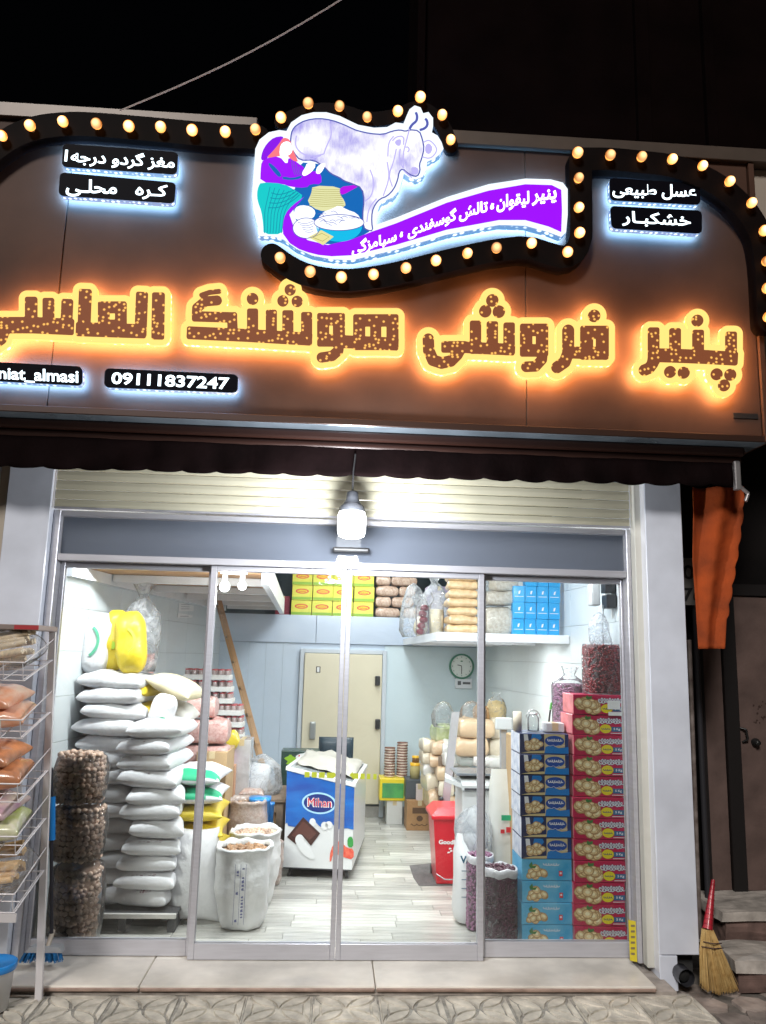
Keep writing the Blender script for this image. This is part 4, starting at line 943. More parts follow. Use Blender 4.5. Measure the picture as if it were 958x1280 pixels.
def stand_sack(name, m, label, px, Y, w, h, d, lean=(0, 0), seed=1, mi2=None, grp=None, pr=None, z=None):
    """sack standing on end, centre-bottom at picture point px on depth Y; its broad side to the street"""
    q = sack_mb(w, h, d, seed, wr=.018, ear=.0, rd=.22, pw=3.2, nx=18, ny=22)
    if pr: pr(q, w, h, d)
    q.v = [(a, -c+d/2, b+h/2) for a, b, c in q.v]
    p = PX(px[0], px[1], Y); 
    return place(q, name, m, label, 'sack', (p.x, p.y, p.z if z is None else z), (lean[0], lean[1], 0), grp)
def arc_print(x0, y0, r0, r1, a0, a1, mi=1, n=10):
    def f(q, w, h, d):
        vs = []
        for i in range(n+1):
            a = a0+(a1-a0)*i/n
            for rr in (r0, r1):
                x = x0+rr*math.cos(a); y = y0+rr*math.sin(a)
                t = max(0, (1-min(1, abs(2*x/w))**2.8)*(1-min(1, abs(2*y/h))**2.8))**.5; vs.append((x, y, d*(.42+.58*t)+.009))
        q.add(vs, [(2*i, 2*i+1, 2*i+3, 2*i+2) for i in range(n)], False, mi)
    return f
stand_sack('rice_sack', [poly_w, ink_green], 'white sack with a green arc standing on the left pallet stack, against the wall', (116, 842), .72, .23, .44, .17, (-.08, .04), 4, pr=arc_print(-.10, .0, .12, .14, -.9, .9))
ygs = mat('green_print', (.35, .55, .05), .6)
stand_sack('flour_sack', [yel, ygs], 'narrow yellow sack standing between the white one and the wider yellow one', (141, 838), .74, .17, .44, .15, (-.10, -.03), 6, pr=arc_print(.0, -.05, .0, .03, -1.5, 1.5))
stand_sack('flour_sack', [yel, ygs], 'wide yellow sack standing upright above the stacks, clear bag behind it', (165, 842), .66, .22, .45, .18, (-.10, -.14), 8, pr=arc_print(-.05, .0, .09, .11, -1, 1))
p = PX(172, 860, .74); place(sack_mb(.20, .40, .11, 9), 'flour_sack', yel, 'yellow sack end drooping over the topmost white sack', 'sack', (p.x, p.y+.12, p.z-.05), (.0, .35, -.2))
p = PX(182, 893, .95); place(sack_mb(.20, .50, .10, 10), 'flour_sack', yel, 'yellow sack squeezed low behind the topmost sacks of the left stack', 'sack', (p.x, p.y, p.z), (0, .1, -.1))
p = PX(207, 872, .62); place(sack_mb(.36, .42, .15, 11), 'rice_sack', creamsack, 'cream sack tilted down to the right at the top of the stacks', 'sack', (p.x, p.y+.25, p.z), (0, .38, -.15))
p = PX(212, 902, .9); place(sack_mb(.26, .42, .14, 12), 'rice_sack', [mat('white_woven_b', (.66, .64, .60), .6, var=.1, bump=.3)], 'off white sack wedged beneath the tilted cream sack', 'sack', (p.x+.02, p.y+.1, p.z), (.15, .42, 0))
stand_sack('rice_sack', [poly_w, ink_green], 'small white sack with a green mark peaking above the right pallet stack', (196, 912), .60, .18, .25, .12, (-.15, .22), 13, pr=arc_print(0.03, -.07, .0, .035, -3.1, 3.1))
# clear bag on top, with soft plastic gather
clear = film('crumpled_film', (.95, .96, .97), .25, .12, cloud=1, milky=.38, scale=9)
clear2 = film('bag_film', (.98, .98, .98), .22, .10, cloud=1, milky=.2, scale=16)
def film_bag(name, label, c, r, h, m, seed=0, sq=0, neck=True, cat='plastic bag'):
    n = 22; prof = [(.02, 0), (.85, .01), (1, .12), (.98, .45), (.9, .66)] + ([(.55, .78), (.22, .86), (.45, .95), (.62, 1.0)] if neck else [(.5, .9), (.05, 1)])
    mb = MB(); mb.lathe((0, 0, 0), [(r*a, h*b) for a, b in prof], n, sq=sq)
    mb.v = [(x*(1+.28*noise.noise(Vector((x*7+seed, y*7, z*7)))), y*(1+.28*noise.noise(Vector((x*7, y*7+seed, z*7+3)))), z+.02*noise.noise(Vector((x*9, y*9, seed)))) for x, y, z in mb.v]
    return place(mb, name, m, label, cat, c)
film_bag('clear_bag', 'tall crumpled clear plastic bag standing above the yellow sacks', tuple(PX(172, 840, .95)), .15, .66, clear, 3)
p = PX(186, 840, 1.3); place(sack_mb(.10, .30, .09, 3), 'snack_pack', mat('red_white_pack', (.65, .20, .16), .4, col2=(.8, .7, .66), vscale=12, coat=.4), 'small red and white pack hanging behind the clear bag', 'pack', p, (1.5, 0, 0))
# walnuts
walnut = mat('walnut_shell', (.72, .51, .39), .6, var=.5, vscale=18, bump=.5, bscale=90, coat=.15)
def nuts(mb, c, r, h, size, top=True, rows=None):
    n_r = int(h/(size*1.5))
    for k in range(n_r):
        zz = c[2]+size+k*size*1.5; rr = r*(1-.05*math.sin(k*1.9)); m_ = int(2*math.pi*rr/(size*1.9))
        for i in range(m_):
            a = 2*math.pi*(i+.5*(k % 2)+random.uniform(-.2, .2))/m_
            if math.sin(a) > .45: continue
            q = rr-size*.8+random.uniform(-.3, .3)*size
            mb.ball((c[0]+q*math.cos(a), c[1]+q*math.sin(a), zz+random.uniform(-.3, .3)*size), size*random.uniform(.85, 1.12), 1, (1, 1, random.uniform(.85, 1)), jit=.12)
    if top:
        for k in range(int((r/size)**2*.9)):
            a = random.uniform(0, 6.28); q = r*.95*math.sqrt(random.random()); mb.ball((c[0]+q*math.cos(a), c[1]+q*math.sin(a), c[2]+h+random.uniform(-.3, .5)*size+(.35*size*(1-q/r))), size*random.uniform(.85, 1.1), 1, jit=.12)
    return mb
cW = PX(87, 1178, .24); z0 = .1; ww = root('walnut_bag', 'tall clear bag bulging in three sections of walnuts, left of the sacks', 'bag', (cW.x, .24, .1))
hs = [.50, .345, .315]; zz = .1
for k, h in enumerate(hs):
    cc = (cW.x-.018*k+.02, .24, zz)
    mb = MB(); nuts(mb, cc, .150 if k else .140, h-.02, .0215, top=(k == 2)); o = mb.build('walnuts', walnut, ww); o['kind'] = 'stuff'
    mb = MB(); mb.lathe(cc, [(.10, 0), (.148, .02), (.165, h*.3), (.163, h*.7), (.145, h-.03), (.10, h)], 26, sq=3)
    mb.v = [(x*1.0+.01*noise.noise(Vector((x*20, y*20, z*14))), y+.01*noise.noise(Vector((x*20, y*20+5, z*14))), z) for x, y, z in mb.v]
    mb.build('film', film('thin_nut_film', (.98, .98, .98), .35, .08, cloud=1, milky=.07, scale=22), ww); mb = MB(); mb.lathe(cc, [(.001, .01), (.115, .012), (.120, h-.03), (.001, h-.035)], 16, sq=3); mb.build('core', mat('nut_core', (.26, .16, .11), .9), ww); zz += h
# cartons + green/yellow sacks on the near right of the stacks
def px_box(x0, y0, x1, y1, Y, dep):
    a, b, c, d = pb(x0, y0, x1, y1, Y); return (a, b, Y, Y+dep, c, d)
kraft = mat('kraft_card', (.50, .34, .18), .75, var=.15, vscale=5, bump=.1)
tape = mat('card_tape', (.62, .50, .30), .35)
def carton(label, x0, x1, y0, y1, z0, z1, m=None, name='carton', cat='carton', group=None):
    t = root(name, label, cat, ((x0+x1)/2, (y0+y1)/2, z0), group)
    MB().box(x0, x1, y0, y1, z0, z1, .003).build('body', m or kraft, t)
    xm = (x0+x1)/2; MB().box(xm-.022, xm+.022, y0-.0012, y1+.0012, z1-.05, z1+.0012).build('tape', tape, t)
    for a, b in ((x0+.004, xm-.001), (xm+.001, x1-.004)): MB().box(a, b, y0+.003, y1-.003, z1+.0002, z1+.001).build('flap', m or kraft, t)
    return t
a, b = PX(262, 1000, 1.25).x, PX(281, 1000, 1.25).x
for i, (z0, z1) in enumerate(((.1, .60), (.603, 1.155))): carton(['lower kraft carton standing behind the yellow sacks', 'upper kraft carton behind the yellow sacks, pink packs on top'][i], -1.02, b, 1.25, 1.75, z0, z1)
q = MB(); st = sack_mb(.36, .62, .16, 15); st.v = [(x*(1+.25*(.5-(y/.62+.5))*1.0), y, z) for x, y, z in st.v]; st.v = [(a_, -c_+.08, b_+.31) for a_, b_, c_ in st.v]
p = PX(237, 1153, .62); place(st, 'rice_sack', poly_w, 'broad white sack standing upright under the yellow sacks, right of the pallet', 'sack', (p.x, .66, .10), (-.03, 0, 0))
pr_ = None
for k, (yy, m, lab) in enumerate(((1078, 'y', 'yellow sack with green print, lowest of the three yellow ones'), (1054, 'y', 'yellow sack in the middle of the three yellow ones'), (1031, 'y', 'yellow sack, topmost of the three yellow ones'), (1009, 'g', 'white sack with a green band, resting on the yellow sacks'), (985, 'g', 'white sack with a green band, top of the pile of white and yellow sacks'))):
    p = PX(240, yy, .72); q = sack_mb(.42, .60, .135, 30+k, ear=.12, wr=.012)
    if m == 'g':
        n = len(q.f)
        for i in range(n):
            c = sum((Vector(q.v[j]) for j in q.f[i]), Vector())/len(q.f[i])
            if -.27 < c.y < -.17 and c.z > .05: q.mi[i] = 1
        mm = [poly_w, mat('green_band', (.02, .45, .22), .5)]
    else: mm = [yel, ygs]
    place(q, 'rice_sack' if m == 'g' else 'flour_sack', mm, lab, 'sack', (p.x, .95, p.z), (0, random.uniform(-.03, .03), random.uniform(-.04, .04)), 'green banded and yellow sacks')
place(sack_mb(.30, .5, .48, 44), 'rice_sack', poly_w, 'white sack partly hidden under the pile of yellow sacks, beside the cartons', 'sack', (-.93, 1.05, .1))
# pink packs
pinkp = mat('pink_bean_pack', (.50, .24, .22), .45, col2=(.68, .46, .42), vscale=45, bump=.5, bscale=60, coat=.5)
for (x0, y0, x1, y1, Y, lab) in ((227, 932, 251, 958, 1.3, 'pink bean pack, lower left of the six'), (253, 932, 284, 959, 1.3, 'pink bean pack, lower right of the six'), (221, 899, 251, 930, 1.3, 'pink bean pack, middle left of the six'),
      (253, 899, 284, 931, 1.3, 'pink bean pack, middle right of the six'), (233, 871, 253, 898, 1.3, 'pink bean pack, upper left of the six'), (254, 872, 268, 898, 1.34, 'narrow pink bean pack, upper right of the six')):
    a, b, c, d = pb(x0, y0, x1, y1, Y); q = sack_mb(b-a, .26, d-c, 50+x0, ear=.02, pw=6, fl=.28, wr=.014); place(q, 'bean_pack', pinkp, lab, 'pack', ((a+b)/2, Y+.13, c), group='pink bean packs on the cartons')
# jar trays on a white cabinet
a, b = PX(236, 900, 2.5).x, PX(304, 900, 2.5).x
cab = root('storage_cabinet', 'narrow pale cabinet standing against the left wall below the jar trays', 'cabinet', ((a+b)/2, 2.6, .1))
zt_ = PX(270, 925, 2.5).z
MB().box(a-.05, b+.02, 2.52, 3.0, .1, zt_-.02, .004).build('body', mat('pale_cabinet', (.62, .62, .60), .5), cab); MB().box(a-.06, b+.03, 2.50, 3.02, zt_-.019, zt_, .003).build('top', whp, cab)
jar_m = mat('jam_jar_glass', (.28, .16, .14), .15, col2=(.55, .50, .50), vscale=30, coat=.6); lid_r = mat('red_jar_lid', (.45, .08, .09), .4); trayw = mat('white_tray', (.78, .77, .75), .5)
levels = [(238, 290, 924), (240, 292, 910), (246, 301, 895), (248, 301, 879), (229, 288, 864), (229, 287, 850)]
levels = [(250, 303, 924), (250, 303, 908), (250, 302, 893), (228, 290, 877), (228, 289, 862), (229, 287, 848)]
for k, (x0, x1, yb) in enumerate(levels):
    pa, pb_ = PX(x0, yb, 2.55), PX(x1, yb, 2.55); z = zt_+.002+k*.108
    t = root('jar_tray', f'white tray of red lidded jars, {["lowest", "second lowest", "third lowest", "third from the top", "second from the top", "topmost"][k]} of its stack', 'tray', ((pa.x+pb_.x)/2, 2.55, z), 'trays of small jars by the left wall')
    MB().box(pa.x, pb_.x, 2.55, 2.80, z, z+.045, .003).build('tray', trayw, t)
    n = 7; proto_j = None
    for i in range(n):
        for j in range(2):
            xx = pa.x+(pb_.x-pa.x)*(i+.5)/n; yy = 2.60+j*.13
            if proto_j is None:
                g_ = MB().lathe((0, 0, 0), [(.020, .03), (.026, .04), (.026, .080), (.022, .086)], 10).build('jar', jar_m, t, world=False); l_ = MB().lathe((0, 0, 0), [(.024, .087), (.024, .099), (.001, .1)], 10).build('lid', lid_r, g_, world=False); proto_j = (g_, l_); o = g_
            else:
                o = proto_j[0].copy(); COL.objects.link(o); l2 = proto_j[1].copy(); COL.objects.link(l2); l2.parent = o
            o.location = (xx-t.location.x, yy-2.55, 0)
# wrapped column, small coloured bags, sack behind
wrapm = mat('shrink_wrap_column', (.62, .62, .63), .25, col2=(.48, .47, .48), vscale=14, bump=.6, bscale=20, coat=.6)
a, b, c, d = pb(291, 925, 310, 1000, 2.1); carton('tall column of shrink wrapped cartons beside the ladder', a, b, 2.1, 2.4, .1, d, wrapm)
a, b, c, d = pb(283, 912, 298, 938, 2.0); place(sack_mb(b-a, .12, d-c, 61), 'snack_pack', mat('yellow_pack', (.85, .66, .06), .35, coat=.5), 'bright yellow pack between the pink packs and the ladder', 'pack', ((a+b)/2, 2.06, c))
a, b, c, d = pb(281, 938, 291, 957, 2.0); place(sack_mb(b-a, .12, d-c, 62), 'snack_pack', mat('hot_pink_pack', (.80, .06, .30), .35, coat=.5), 'hot pink pack under the bright yellow pack', 'pack', ((a+b)/2, 2.06, c))
a, b, c, d = pb(281, 957, 292, 1000, 2.0); carton('narrow salmon coloured carton under the hot pink pack', a, b, 2.0, 2.2, .1, d, mat('salmon_card', (.65, .36, .22), .6))
p = PX(317, 985, 2.3); place(sack_mb(.24, .46, .16, 63, wr=.02), 'rice_sack', poly_w, 'slumped white sack leaning beside the ladder foot', 'sack', (p.x, 2.4, p.z-.02), (1.25, .15, .2))
# table with a clear bag and blue tubs
wdark = mat('brown_table_wood', (.24, .17, .12), .55, var=.3, vscale=5)
tz = PX(330, 1000, 1.95).z
ta, tb = PX(290, 1010, 2.0).x, PX(357, 1010, 2.0).x
tt = root('side_table', 'plain brown table left of the freezer', 'table', ((ta+tb)/2, 2.2, .1))
MB().box(ta, tb, 2.0, 2.75, tz-.03, tz, .004).build('tabletop', wdark, tt)
MB().box(ta+.03, tb-.03, 2.04, 2.06, tz-.12, tz-.031, .002).build('apron', wdark, tt)
for xx, yy in ((ta+.02, 2.03), (tb-.08, 2.03), (ta+.02, 2.66), (tb-.08, 2.66)): MB().box(xx, xx+.06, yy, yy+.06, .1, tz-.031, .003).build('leg', wdark, tt)
film_bag('clear_bag', 'loose clear plastic bag heaped on the brown table', (PX(328, 990, 2.3).x, 2.3, tz), .17, .34, clear, 9, neck=False)
place(sack_mb(.22, .2, .07, 66), 'nut_pack', mat('mixed_nut_pack', (.50, .30, .24), .4, col2=(.7, .6, .55), vscale=50, coat=.5), 'flat clear pack of small nuts in front of the plastic bag', 'pack', (PX(315, 998, 2.1).x, 2.12, tz))
blu = mat('blue_plastic', (.02, .26, .72), .3, coat=.3)
for k, (x0, y0, x1, y1, Y) in enumerate(((313, 996, 336, 1043, 1.70), (330, 1003, 342, 1030, 1.82))):
    a, b, c, d = pb(x0, y0, x1, y1, Y); t = root('blue_tub', ['large blue plastic tub behind the open nut sacks', 'smaller blue plastic tub at the table edge'][k], 'tub', ((a+b)/2, Y, .1), None)
    MB().lathe(((a+b)/2, Y, c), [(.001, 0), ((b-a)*.44, 0), ((b-a)*.5, (d-c)*.9), ((b-a)*.54, (d-c)*.91), ((b-a)*.54, d-c), ((b-a)*.01, d-c)], 20, sq=4).build('body', blu, t); MB().box(a+.01, b-.01, Y-.02, Y+.02, .1, c, 0).build('stand', wdark, t)
# open sacks
white_s = mat('white_woven_open', (.72, .72, .72), .55, var=.08, vscale=6, bump=.5, bscale=35)
def open_sack(label, px, zb, r, h, seed, m, fill=walnut, size=.022, sq=3, prnt=False, tilt=0):
    t = root('open_sack', label, 'sack', (px[0], px[1], zb))
    n = 56; prof = [(.50, 0), (.78, .02), (.90, .12), (.96, .30), (1.04, .52), (1.02, .74), (.97, .88), (1.0, .955), (1.04, .965), (1.0, 1.0), (.90, .985), (.87, .93)]
    fine = []
    for (a0, b0), (a1, b1) in zip(prof, prof[1:]):
        m__ = max(1, int((b1-b0)*26))
        fine += [(a0+(a1-a0)*i/m__, b0+(b1-b0)*i/m__) for i in range(m__)]
    fine.append(prof[-1])
    mb = MB(); mb.lathe((0, 0, 0), [(r*a, h*b) for a, b in fine], n, sq=sq)
    mb.v = [(x*(1+.14*noise.noise(Vector((x*8+seed, y*8, z*5)))+.06*noise.noise(Vector((x*20, y*20+seed, z*34)))), y*(1+.14*noise.noise(Vector((x*8, y*8+seed, z*5)))+.06*noise.noise(Vector((x*20, y*20+seed, z*34)))), z+.022*noise.noise(Vector((x*14, y*14, seed)))*(z/h)) for x, y, z in mb.v]
    if prnt:
        for i, xx in enumerate((-.035, 0, .035)):
            mb.add([(xx-.0012, -r*1.14, h*.12), (xx+.0012, -r*1.14, h*.12), (xx+.0012, -r*1.14, h*.84), (xx-.0012, -r*1.14, h*.84)], [(0, 1, 2, 3)], False, 1)
        z = h*.15
        while z < h*.8:
            l = random.uniform(.008, .02); xx = random.choice((-.018, .018)); mb.add([(xx-.008, -r*1.14, z), (xx+.008, -r*1.14, z), (xx+.006, -r*1.14, z+l), (xx-.008, -r*1.14, z+l*.7)], [(0, 1, 2, 3)], False, 1); z += l+.007
    b = mb.build('cloth', [m, mat('navy_print', (.12, .13, .28), .7)], t, world=False); b.rotation_euler.x = tilt
    mb = MB(); mb.lathe((0, 0, 0), [(r*.9, h*.80), (r*.86, h*.90), (.001, h*.93)], 20, sq=sq)
    for k in range(int((r/size)**2*1.3)):
        a = random.uniform(0, 6.28); q = r*.82*math.sqrt(random.random()); mb.ball((q*math.cos(a), q*math.sin(a), h*.93+random.uniform(-.2, .6)*size), size*random.uniform(.85, 1.1), 1, jit=.12)
    o = mb.build('nuts', fill, t, world=False); o['kind'] = 'stuff'; o.rotation_euler.x = tilt
    return t
hazel = mat('hazelnut_shell', (.42, .24, .13), .5, var=.35, vscale=20, coat=.2)
almond = mat('almond_shell', (.48, .33, .24), .6, var=.35, vscale=20)
p = PX(295, 1168, .42); open_sack('open white woven sack of walnuts with a dark printed strip, nearest the glass', (p.x+.01, .62, .1), .1, .176, .52, 1, white_s, hazel, .016, prnt=True)
p = PX(311, 1140, .85); open_sack('open white woven sack of walnuts behind the printed one', (p.x, 1.12, .1), .1, .175, .52, 7, white_s, walnut, .018)
greyfilm = mat('clear_sack_of_nuts', (.52, .44, .40), .3, col2=(.38, .28, .24), vscale=50, bump=.6, bscale=60, coat=.6)
p = PX(306, 1050, 1.5); open_sack('clear rolled down bag of almonds behind the two white open sacks', (p.x, 1.62, .1), .1, .15, PX(306, 1003, 1.5).z-.09, 4, greyfilm, almond, .016)
p = PX(340, 1110, 1.45); open_sack('small brownish clear bag of nuts beside the table leg', (p.x-.01, 1.62, .1), .1, .075, .33, 5, greyfilm, almond, .014)
# ladder
lad = root('wooden_ladder', 'wooden ladder leaning against the left loft', 'ladder', tuple(PX(325, 955, 3.0)))
lw = mat('ladder_wood', (.42, .24, .11), .55, var=.3, vscale=7, stretch=(1, 1, .2))
A0, A1 = PX(273, 745, 3.3), PX(331, 962, 2.85); A1 = A0+(A1-A0)*((A0.z-.1)/(A0.z-A1.z)); 
off = Vector((-.07, .36, 0)); dl = (A1-A0).normalized()
for o_ in (Vector(), off):
    mb = MB(); up = dl.cross(off).normalized()*.62
    a_, b_ = A0+o_, A1+o_; s1 = off.normalized()*.016; s2 = up*.035
    mb.prism([a_-s1-s2, a_+s1-s2, a_+s1+s2, a_-s1+s2], b_-a_); mb.build('rail', lw, lad)
for k in range(9):
    c = A0+(A1-A0)*((k+.6)/9.2); MB().tube(c-off*.06, c+off*1.03, .016, n=8).build('rung', lw, lad)
# notices on the left wall
def wallL(px, py):
    # ray meets the slanted wall
    d = FWD*FPX+RGT*(px-W_/2)-UPV*(py-H_/2); k = (LX1-LX0)/(YB-.12); t = (LX0+k*(CAM.y-.12)-CAM.x)/(d.x-k*d.y); return CAM+d*t
for i, (x0, y0, x1, y1) in enumerate(((221, 753, 240, 764), (220, 766, 239, 772))):
    a, b, c, d = wallL(x0, y1), wallL(x1, y1), wallL(x1, y0), wallL(x0, y0); nn = Vector((.014, 0, 0))
    t = root('notice', ['larger white notice taped on the left wall', 'narrow white notice taped just under the larger one'][i], 'notice', tuple(a))
    MB().prism([a+nn, b+nn, Vector((b.x, b.y, d.z))+nn, Vector((a.x, a.y, d.z))+nn], (.002, 0, 0)).build('paper', mat('paper_white', (.82, .82, .82), .6), t)
    mb = MB()
    for k in range(3 if i == 0 else 1):
        z = a.z+(d.z-a.z)*(.25+.25*k); mb.prism([a.lerp(b, .15)+Vector((.0172, 0, z-a.z)), a.lerp(b, .7)+Vector((.0172, 0, z-a.z)), a.lerp(b, .7)+Vector((.0172, 0, z-a.z+.004)), a.lerp(b, .15)+Vector((.0172, 0, z-a.z+.004))], (.0005, 0, 0))
    mb.build('print', mat('print_dark', (.2, .2, .25), .6), t)

# ---------------- freezer
fz = root('chest_freezer', 'white chest freezer with blue, milk and chocolate print, between the doors', 'freezer', (0, 0, 0))
o_ = PX(354, 1086, 1.80); fz.location = (o_.x, 1.80, .1); fz['_o'] = (0, 0, 0); fz.rotation_euler.z = R(-7)
sc_ = (1.80-CAM.y)/FPX; fw = .57; hl_, hr_ = .855, .735; zb_ = .085; fd = 1.25
frz = mat('freezer_white', (.72, .73, .74), .35, coat=.3)
def fprism(pts, y0, y1, name, m, mb=None): q = MB(); q.prism([(x, y0, z) for x, z in pts], (0, y1-y0, 0)); return q.build(name, m, fz, world=False)
fprism([(0, zb_), (fw, zb_), (fw, hr_), (0, hl_)], .004, fd, 'cabinet', frz)
fprism([(0, zb_-.012), (fw, zb_-.012), (fw, zb_-.001), (0, zb_-.001)], .01, fd-.01, 'base_frame', mat('dark_base', (.05, .05, .06), .6))
tin = .02
for (y0, y1) in ((.0, .035), (fd-.035, fd)): fprism([(-.012, hl_+.001), (fw+.012, hr_+.001-.0), (fw+.012, hr_+.03), (-.012, hl_+.03)], y0-.008, y1, 'top_rim', frz)
fprism([(fw-.02, hr_+.004), (fw+.012, hr_+.001), (fw+.012, hr_+.03), (fw-.02, hr_+.037)], .036, fd-.036, 'top_rim', frz)
fprism([(-.012, hl_+.003), (.02, hl_-.003), (.02, hl_+.027), (-.012, hl_+.03)], .036, fd-.036, 'top_rim', frz)
fprism([(.022, hl_-.002), (fw-.022, hr_+.006), (fw-.022, hr_+.010), (.022, hl_+.002)], .03, fd-.03, 'glass_lid', mat('freezer_lid', (.42, .46, .48), .12, coat=.4))
# rumpled cover over the lid
mb = MB(); nx_, ny_ = 16, 14; vs = []
for j in range(ny_+1):
    for i in range(nx_+1):
        u, v = i/nx_, j/ny_; x = .03+u*(fw-.05); zz_ = hl_+(hr_-hl_)*x/fw; vs.append((x, .30+v*.9, zz_+.035+.05*max(0, math.sin(v*2.6))*(.5+.5*math.sin(u*3))+.05*noise.noise(Vector((u*4, v*4, 1)))))
mb.add(vs, [(j*(nx_+1)+i, j*(nx_+1)+i+1, (j+1)*(nx_+1)+i+1, (j+1)*(nx_+1)+i) for j in range(ny_) for i in range(nx_)], True); fc = mb.build('cover', mat('cream_cover', (.50, .48, .43), .7, var=.1, bump=.2), fz, world=False); md = fc.modifiers.new('s', 'SOLIDIFY'); md.thickness = .004
for xx, yy in ((.05, .08), (fw-.05, .08), (.05, fd-.08), (fw-.05, fd-.08)):
    MB().tube((xx-.012, yy, .033), (xx+.012, yy, .033), .033, n=14).box(xx-.014, xx+.014, yy-.004, yy+.004, .033, .072).build('caster', mat('caster_rubber', (.04, .04, .045), .5), fz, world=False)
# printed end: traced in the photo's pixels (zoomed 6.736x from 340,920)
def fzp(x, y):   # zoom coords -> local x,z on the end panel
    u = (x-90)/(655-90); lft = 1110-(1110-330)*1; 
    u = (x-(88+(125-88)*(1110-y)/780))/((632+(662-632)*(1110-y)/700)-(88+(125-88)*(1110-y)/780))
    yt = 330+(448-330)*u; v = (1110-y)/(1110-yt); return u*fw, zb_+v*((hl_+(hr_-hl_)*u)-zb_)
def fpatch(name, m, pts, lift, smooth=1, parent=None):
    pts = smooth_pts(pts, True, smooth) if smooth else pts
    mb = MB(); mb.add([(fzp(x, y)[0], -lift, fzp(x, y)[1]) for x, y in pts], [tuple(range(len(pts)))]); return mb.build(name, m, parent or fz, world=False)
navy = mat('freezer_blue_print', (.01, .07, .36), .3, col2=(.01, .16, .55), vscale=3, coat=.4, stretch=(1, 1, 4))
fpatch('blue_print', navy, [(122, 335), (300, 373), (480, 409), (662, 450), (655, 600), (650, 790), (600, 780), (530, 790), (490, 760), (465, 735), (400, 745), (395, 775), (430, 800), (375, 770), (330, 720), (305, 735), (300, 780), (200, 790), (130, 780), (122, 755), (108, 765)], .001, 0)
fpatch('logo_border', mat('logo_pale_blue', (.40, .68, .90), .4), ell(378, 588, 138, 88, 30), .002, 0)
fpatch('logo_oval', mat('logo_navy', (.01, .03, .20), .4), ell(378, 588, 122, 74, 30), .003, 0)
def ftext(body, bx0, by0, bx1, by1, m, lift, bold):
    text_on('lettering', body, lambda u, v: (lambda q: (q[0], -lift, q[1]))(fzp(bx0+u*(bx1-bx0), by1-v*(by1-by0))), m, None, bold).parent = fz
whp2 = mat('print_white', (.85, .85, .85), .4); redp = mat('print_red', (.72, .02, .04), .4)
ftext('Mihan', 284, 545, 482, 622, whp2, .0038, .02); ftext('Mihan', 291, 550, 475, 615, redp, .0046, .0)
choc = mat('chocolate_print', (.055, .018, .014), .3, coat=.3); choc2 = mat('chocolate_light_print', (.12, .045, .035), .3)
fpatch('chocolate_print', choc, [(250, 705), (385, 830), (310, 932), (240, 850), (190, 925), (120, 870)], .002, 0)
fpatch('chocolate_print', choc2, [(250, 735), (355, 830), (300, 890), (240, 840), (190, 870), (158, 855)], .003, 0)
milk = mat('milk_print', (.78, .79, .80), .35)
fpatch('milk_print', milk, ell(222, 890, 36, 46, 16), .004, 0); fpatch('milk_print', milk, [(190, 900), (255, 880), (310, 950), (350, 1040), (280, 1030), (220, 970)], .0042, 1)
for c_ in ((325, 745, 26, 34), (420, 770, 28, 34), (455, 760, 30, 30)): fpatch('milk_print', milk, ell(*c_, 14), .0018, 0)
straw = mat('strawberry_print', (.70, .06, .04), .35, col2=(.80, .20, .12), vscale=30)
fpatch('strawberry_print', straw, [(455, 1050), (465, 960), (510, 880), (560, 900), (600, 940), (650, 940), (648, 1030), (560, 1010), (510, 985), (480, 1000), (470, 1050)], .002, 1)
fpatch('leaf_print', mat('leaf_green_print', (.04, .30, .06), .4), [(600, 860), (630, 840), (648, 870), (645, 930), (600, 930)], .003, 1)
# dark green display case behind it
gx = pb(352, 938, 398, 975, 3.15)
gc = root('green_crate', 'dark green printed case standing left behind the freezer', 'case', ((gx[0]+gx[1])/2, 3.2, .1))
MB().box(gx[0], gx[1], 3.15, 3.4, .1, gx[3], .01).build('body', mat('dark_green_case', (.02, .06, .045), .4, coat=.3), gc)
c_ = PX(382, 947, 3.148); mb = MB(); mb.add([(c_.x+.10*math.cos(a), 3.148, c_.z+.042*math.sin(a)) for a in [2*math.pi*i/24 for i in range(24)]], [tuple(range(24))]); mb.build('logo_oval', whp2, gc)
text_on('lettering', 'Mihan', lambda u, v: Vector((c_.x-.07+.14*u, 3.1465, c_.z-.022+.046*v)), redp, gc, .05)
c_ = PX(363, 950, 3.148); mb = MB(); mb.add([(c_.x+(.045+.02*math.sin(5*a))*math.cos(a), 3.1478, c_.z+.05*math.sin(a)) for a in [2*math.pi*i/24 for i in range(24)]], [tuple(range(24))]); mb.build('fruit_print', mat('lime_print', (.30, .55, .03), .4), gc)
# office chair
ch = root('office_chair', 'dark blue office chair with padded back behind the freezer', 'chair', (PX(420, 960, 3.5).x, 3.5, .1))
nvy = mat('chair_leatherette', (.012, .035, .055), .45, coat=.25, bump=.1)
a, b, c, d = pb(399, 921, 441, 968, 3.5)
mb = MB(); q = sack_mb(b-a, d-c+.12, .10, 70, ear=.0, pw=6, wr=.004); mb.add([(x+(a+b)/2, 3.5-z*(1)+.05, y+(c+d)/2-.06) for x, y, z in q.v], q.f, True); mb.build('backrest', nvy, ch)
mb = MB(); q = sack_mb(b-a+.04, .46, .10, 71, ear=0, pw=6, wr=.004); mb.add([(x+(a+b)/2, 3.28+y, .52+z) for x, y, z in q.v], q.f, True); mb.build('seat', nvy, ch)
for xx in (a-.03, b+.03): MB().box(xx-.03, xx+.03, 3.18, 3.46, .80, .83, .012).box(xx-.012, xx+.012, 3.38, 3.42, .55, .80, .004).build('armrest', MATS['black_plastic'], ch)
MB().tube(((a+b)/2, 3.3, .2), ((a+b)/2, 3.3, .53), .03).build('column', MATS['black_plastic'], ch)
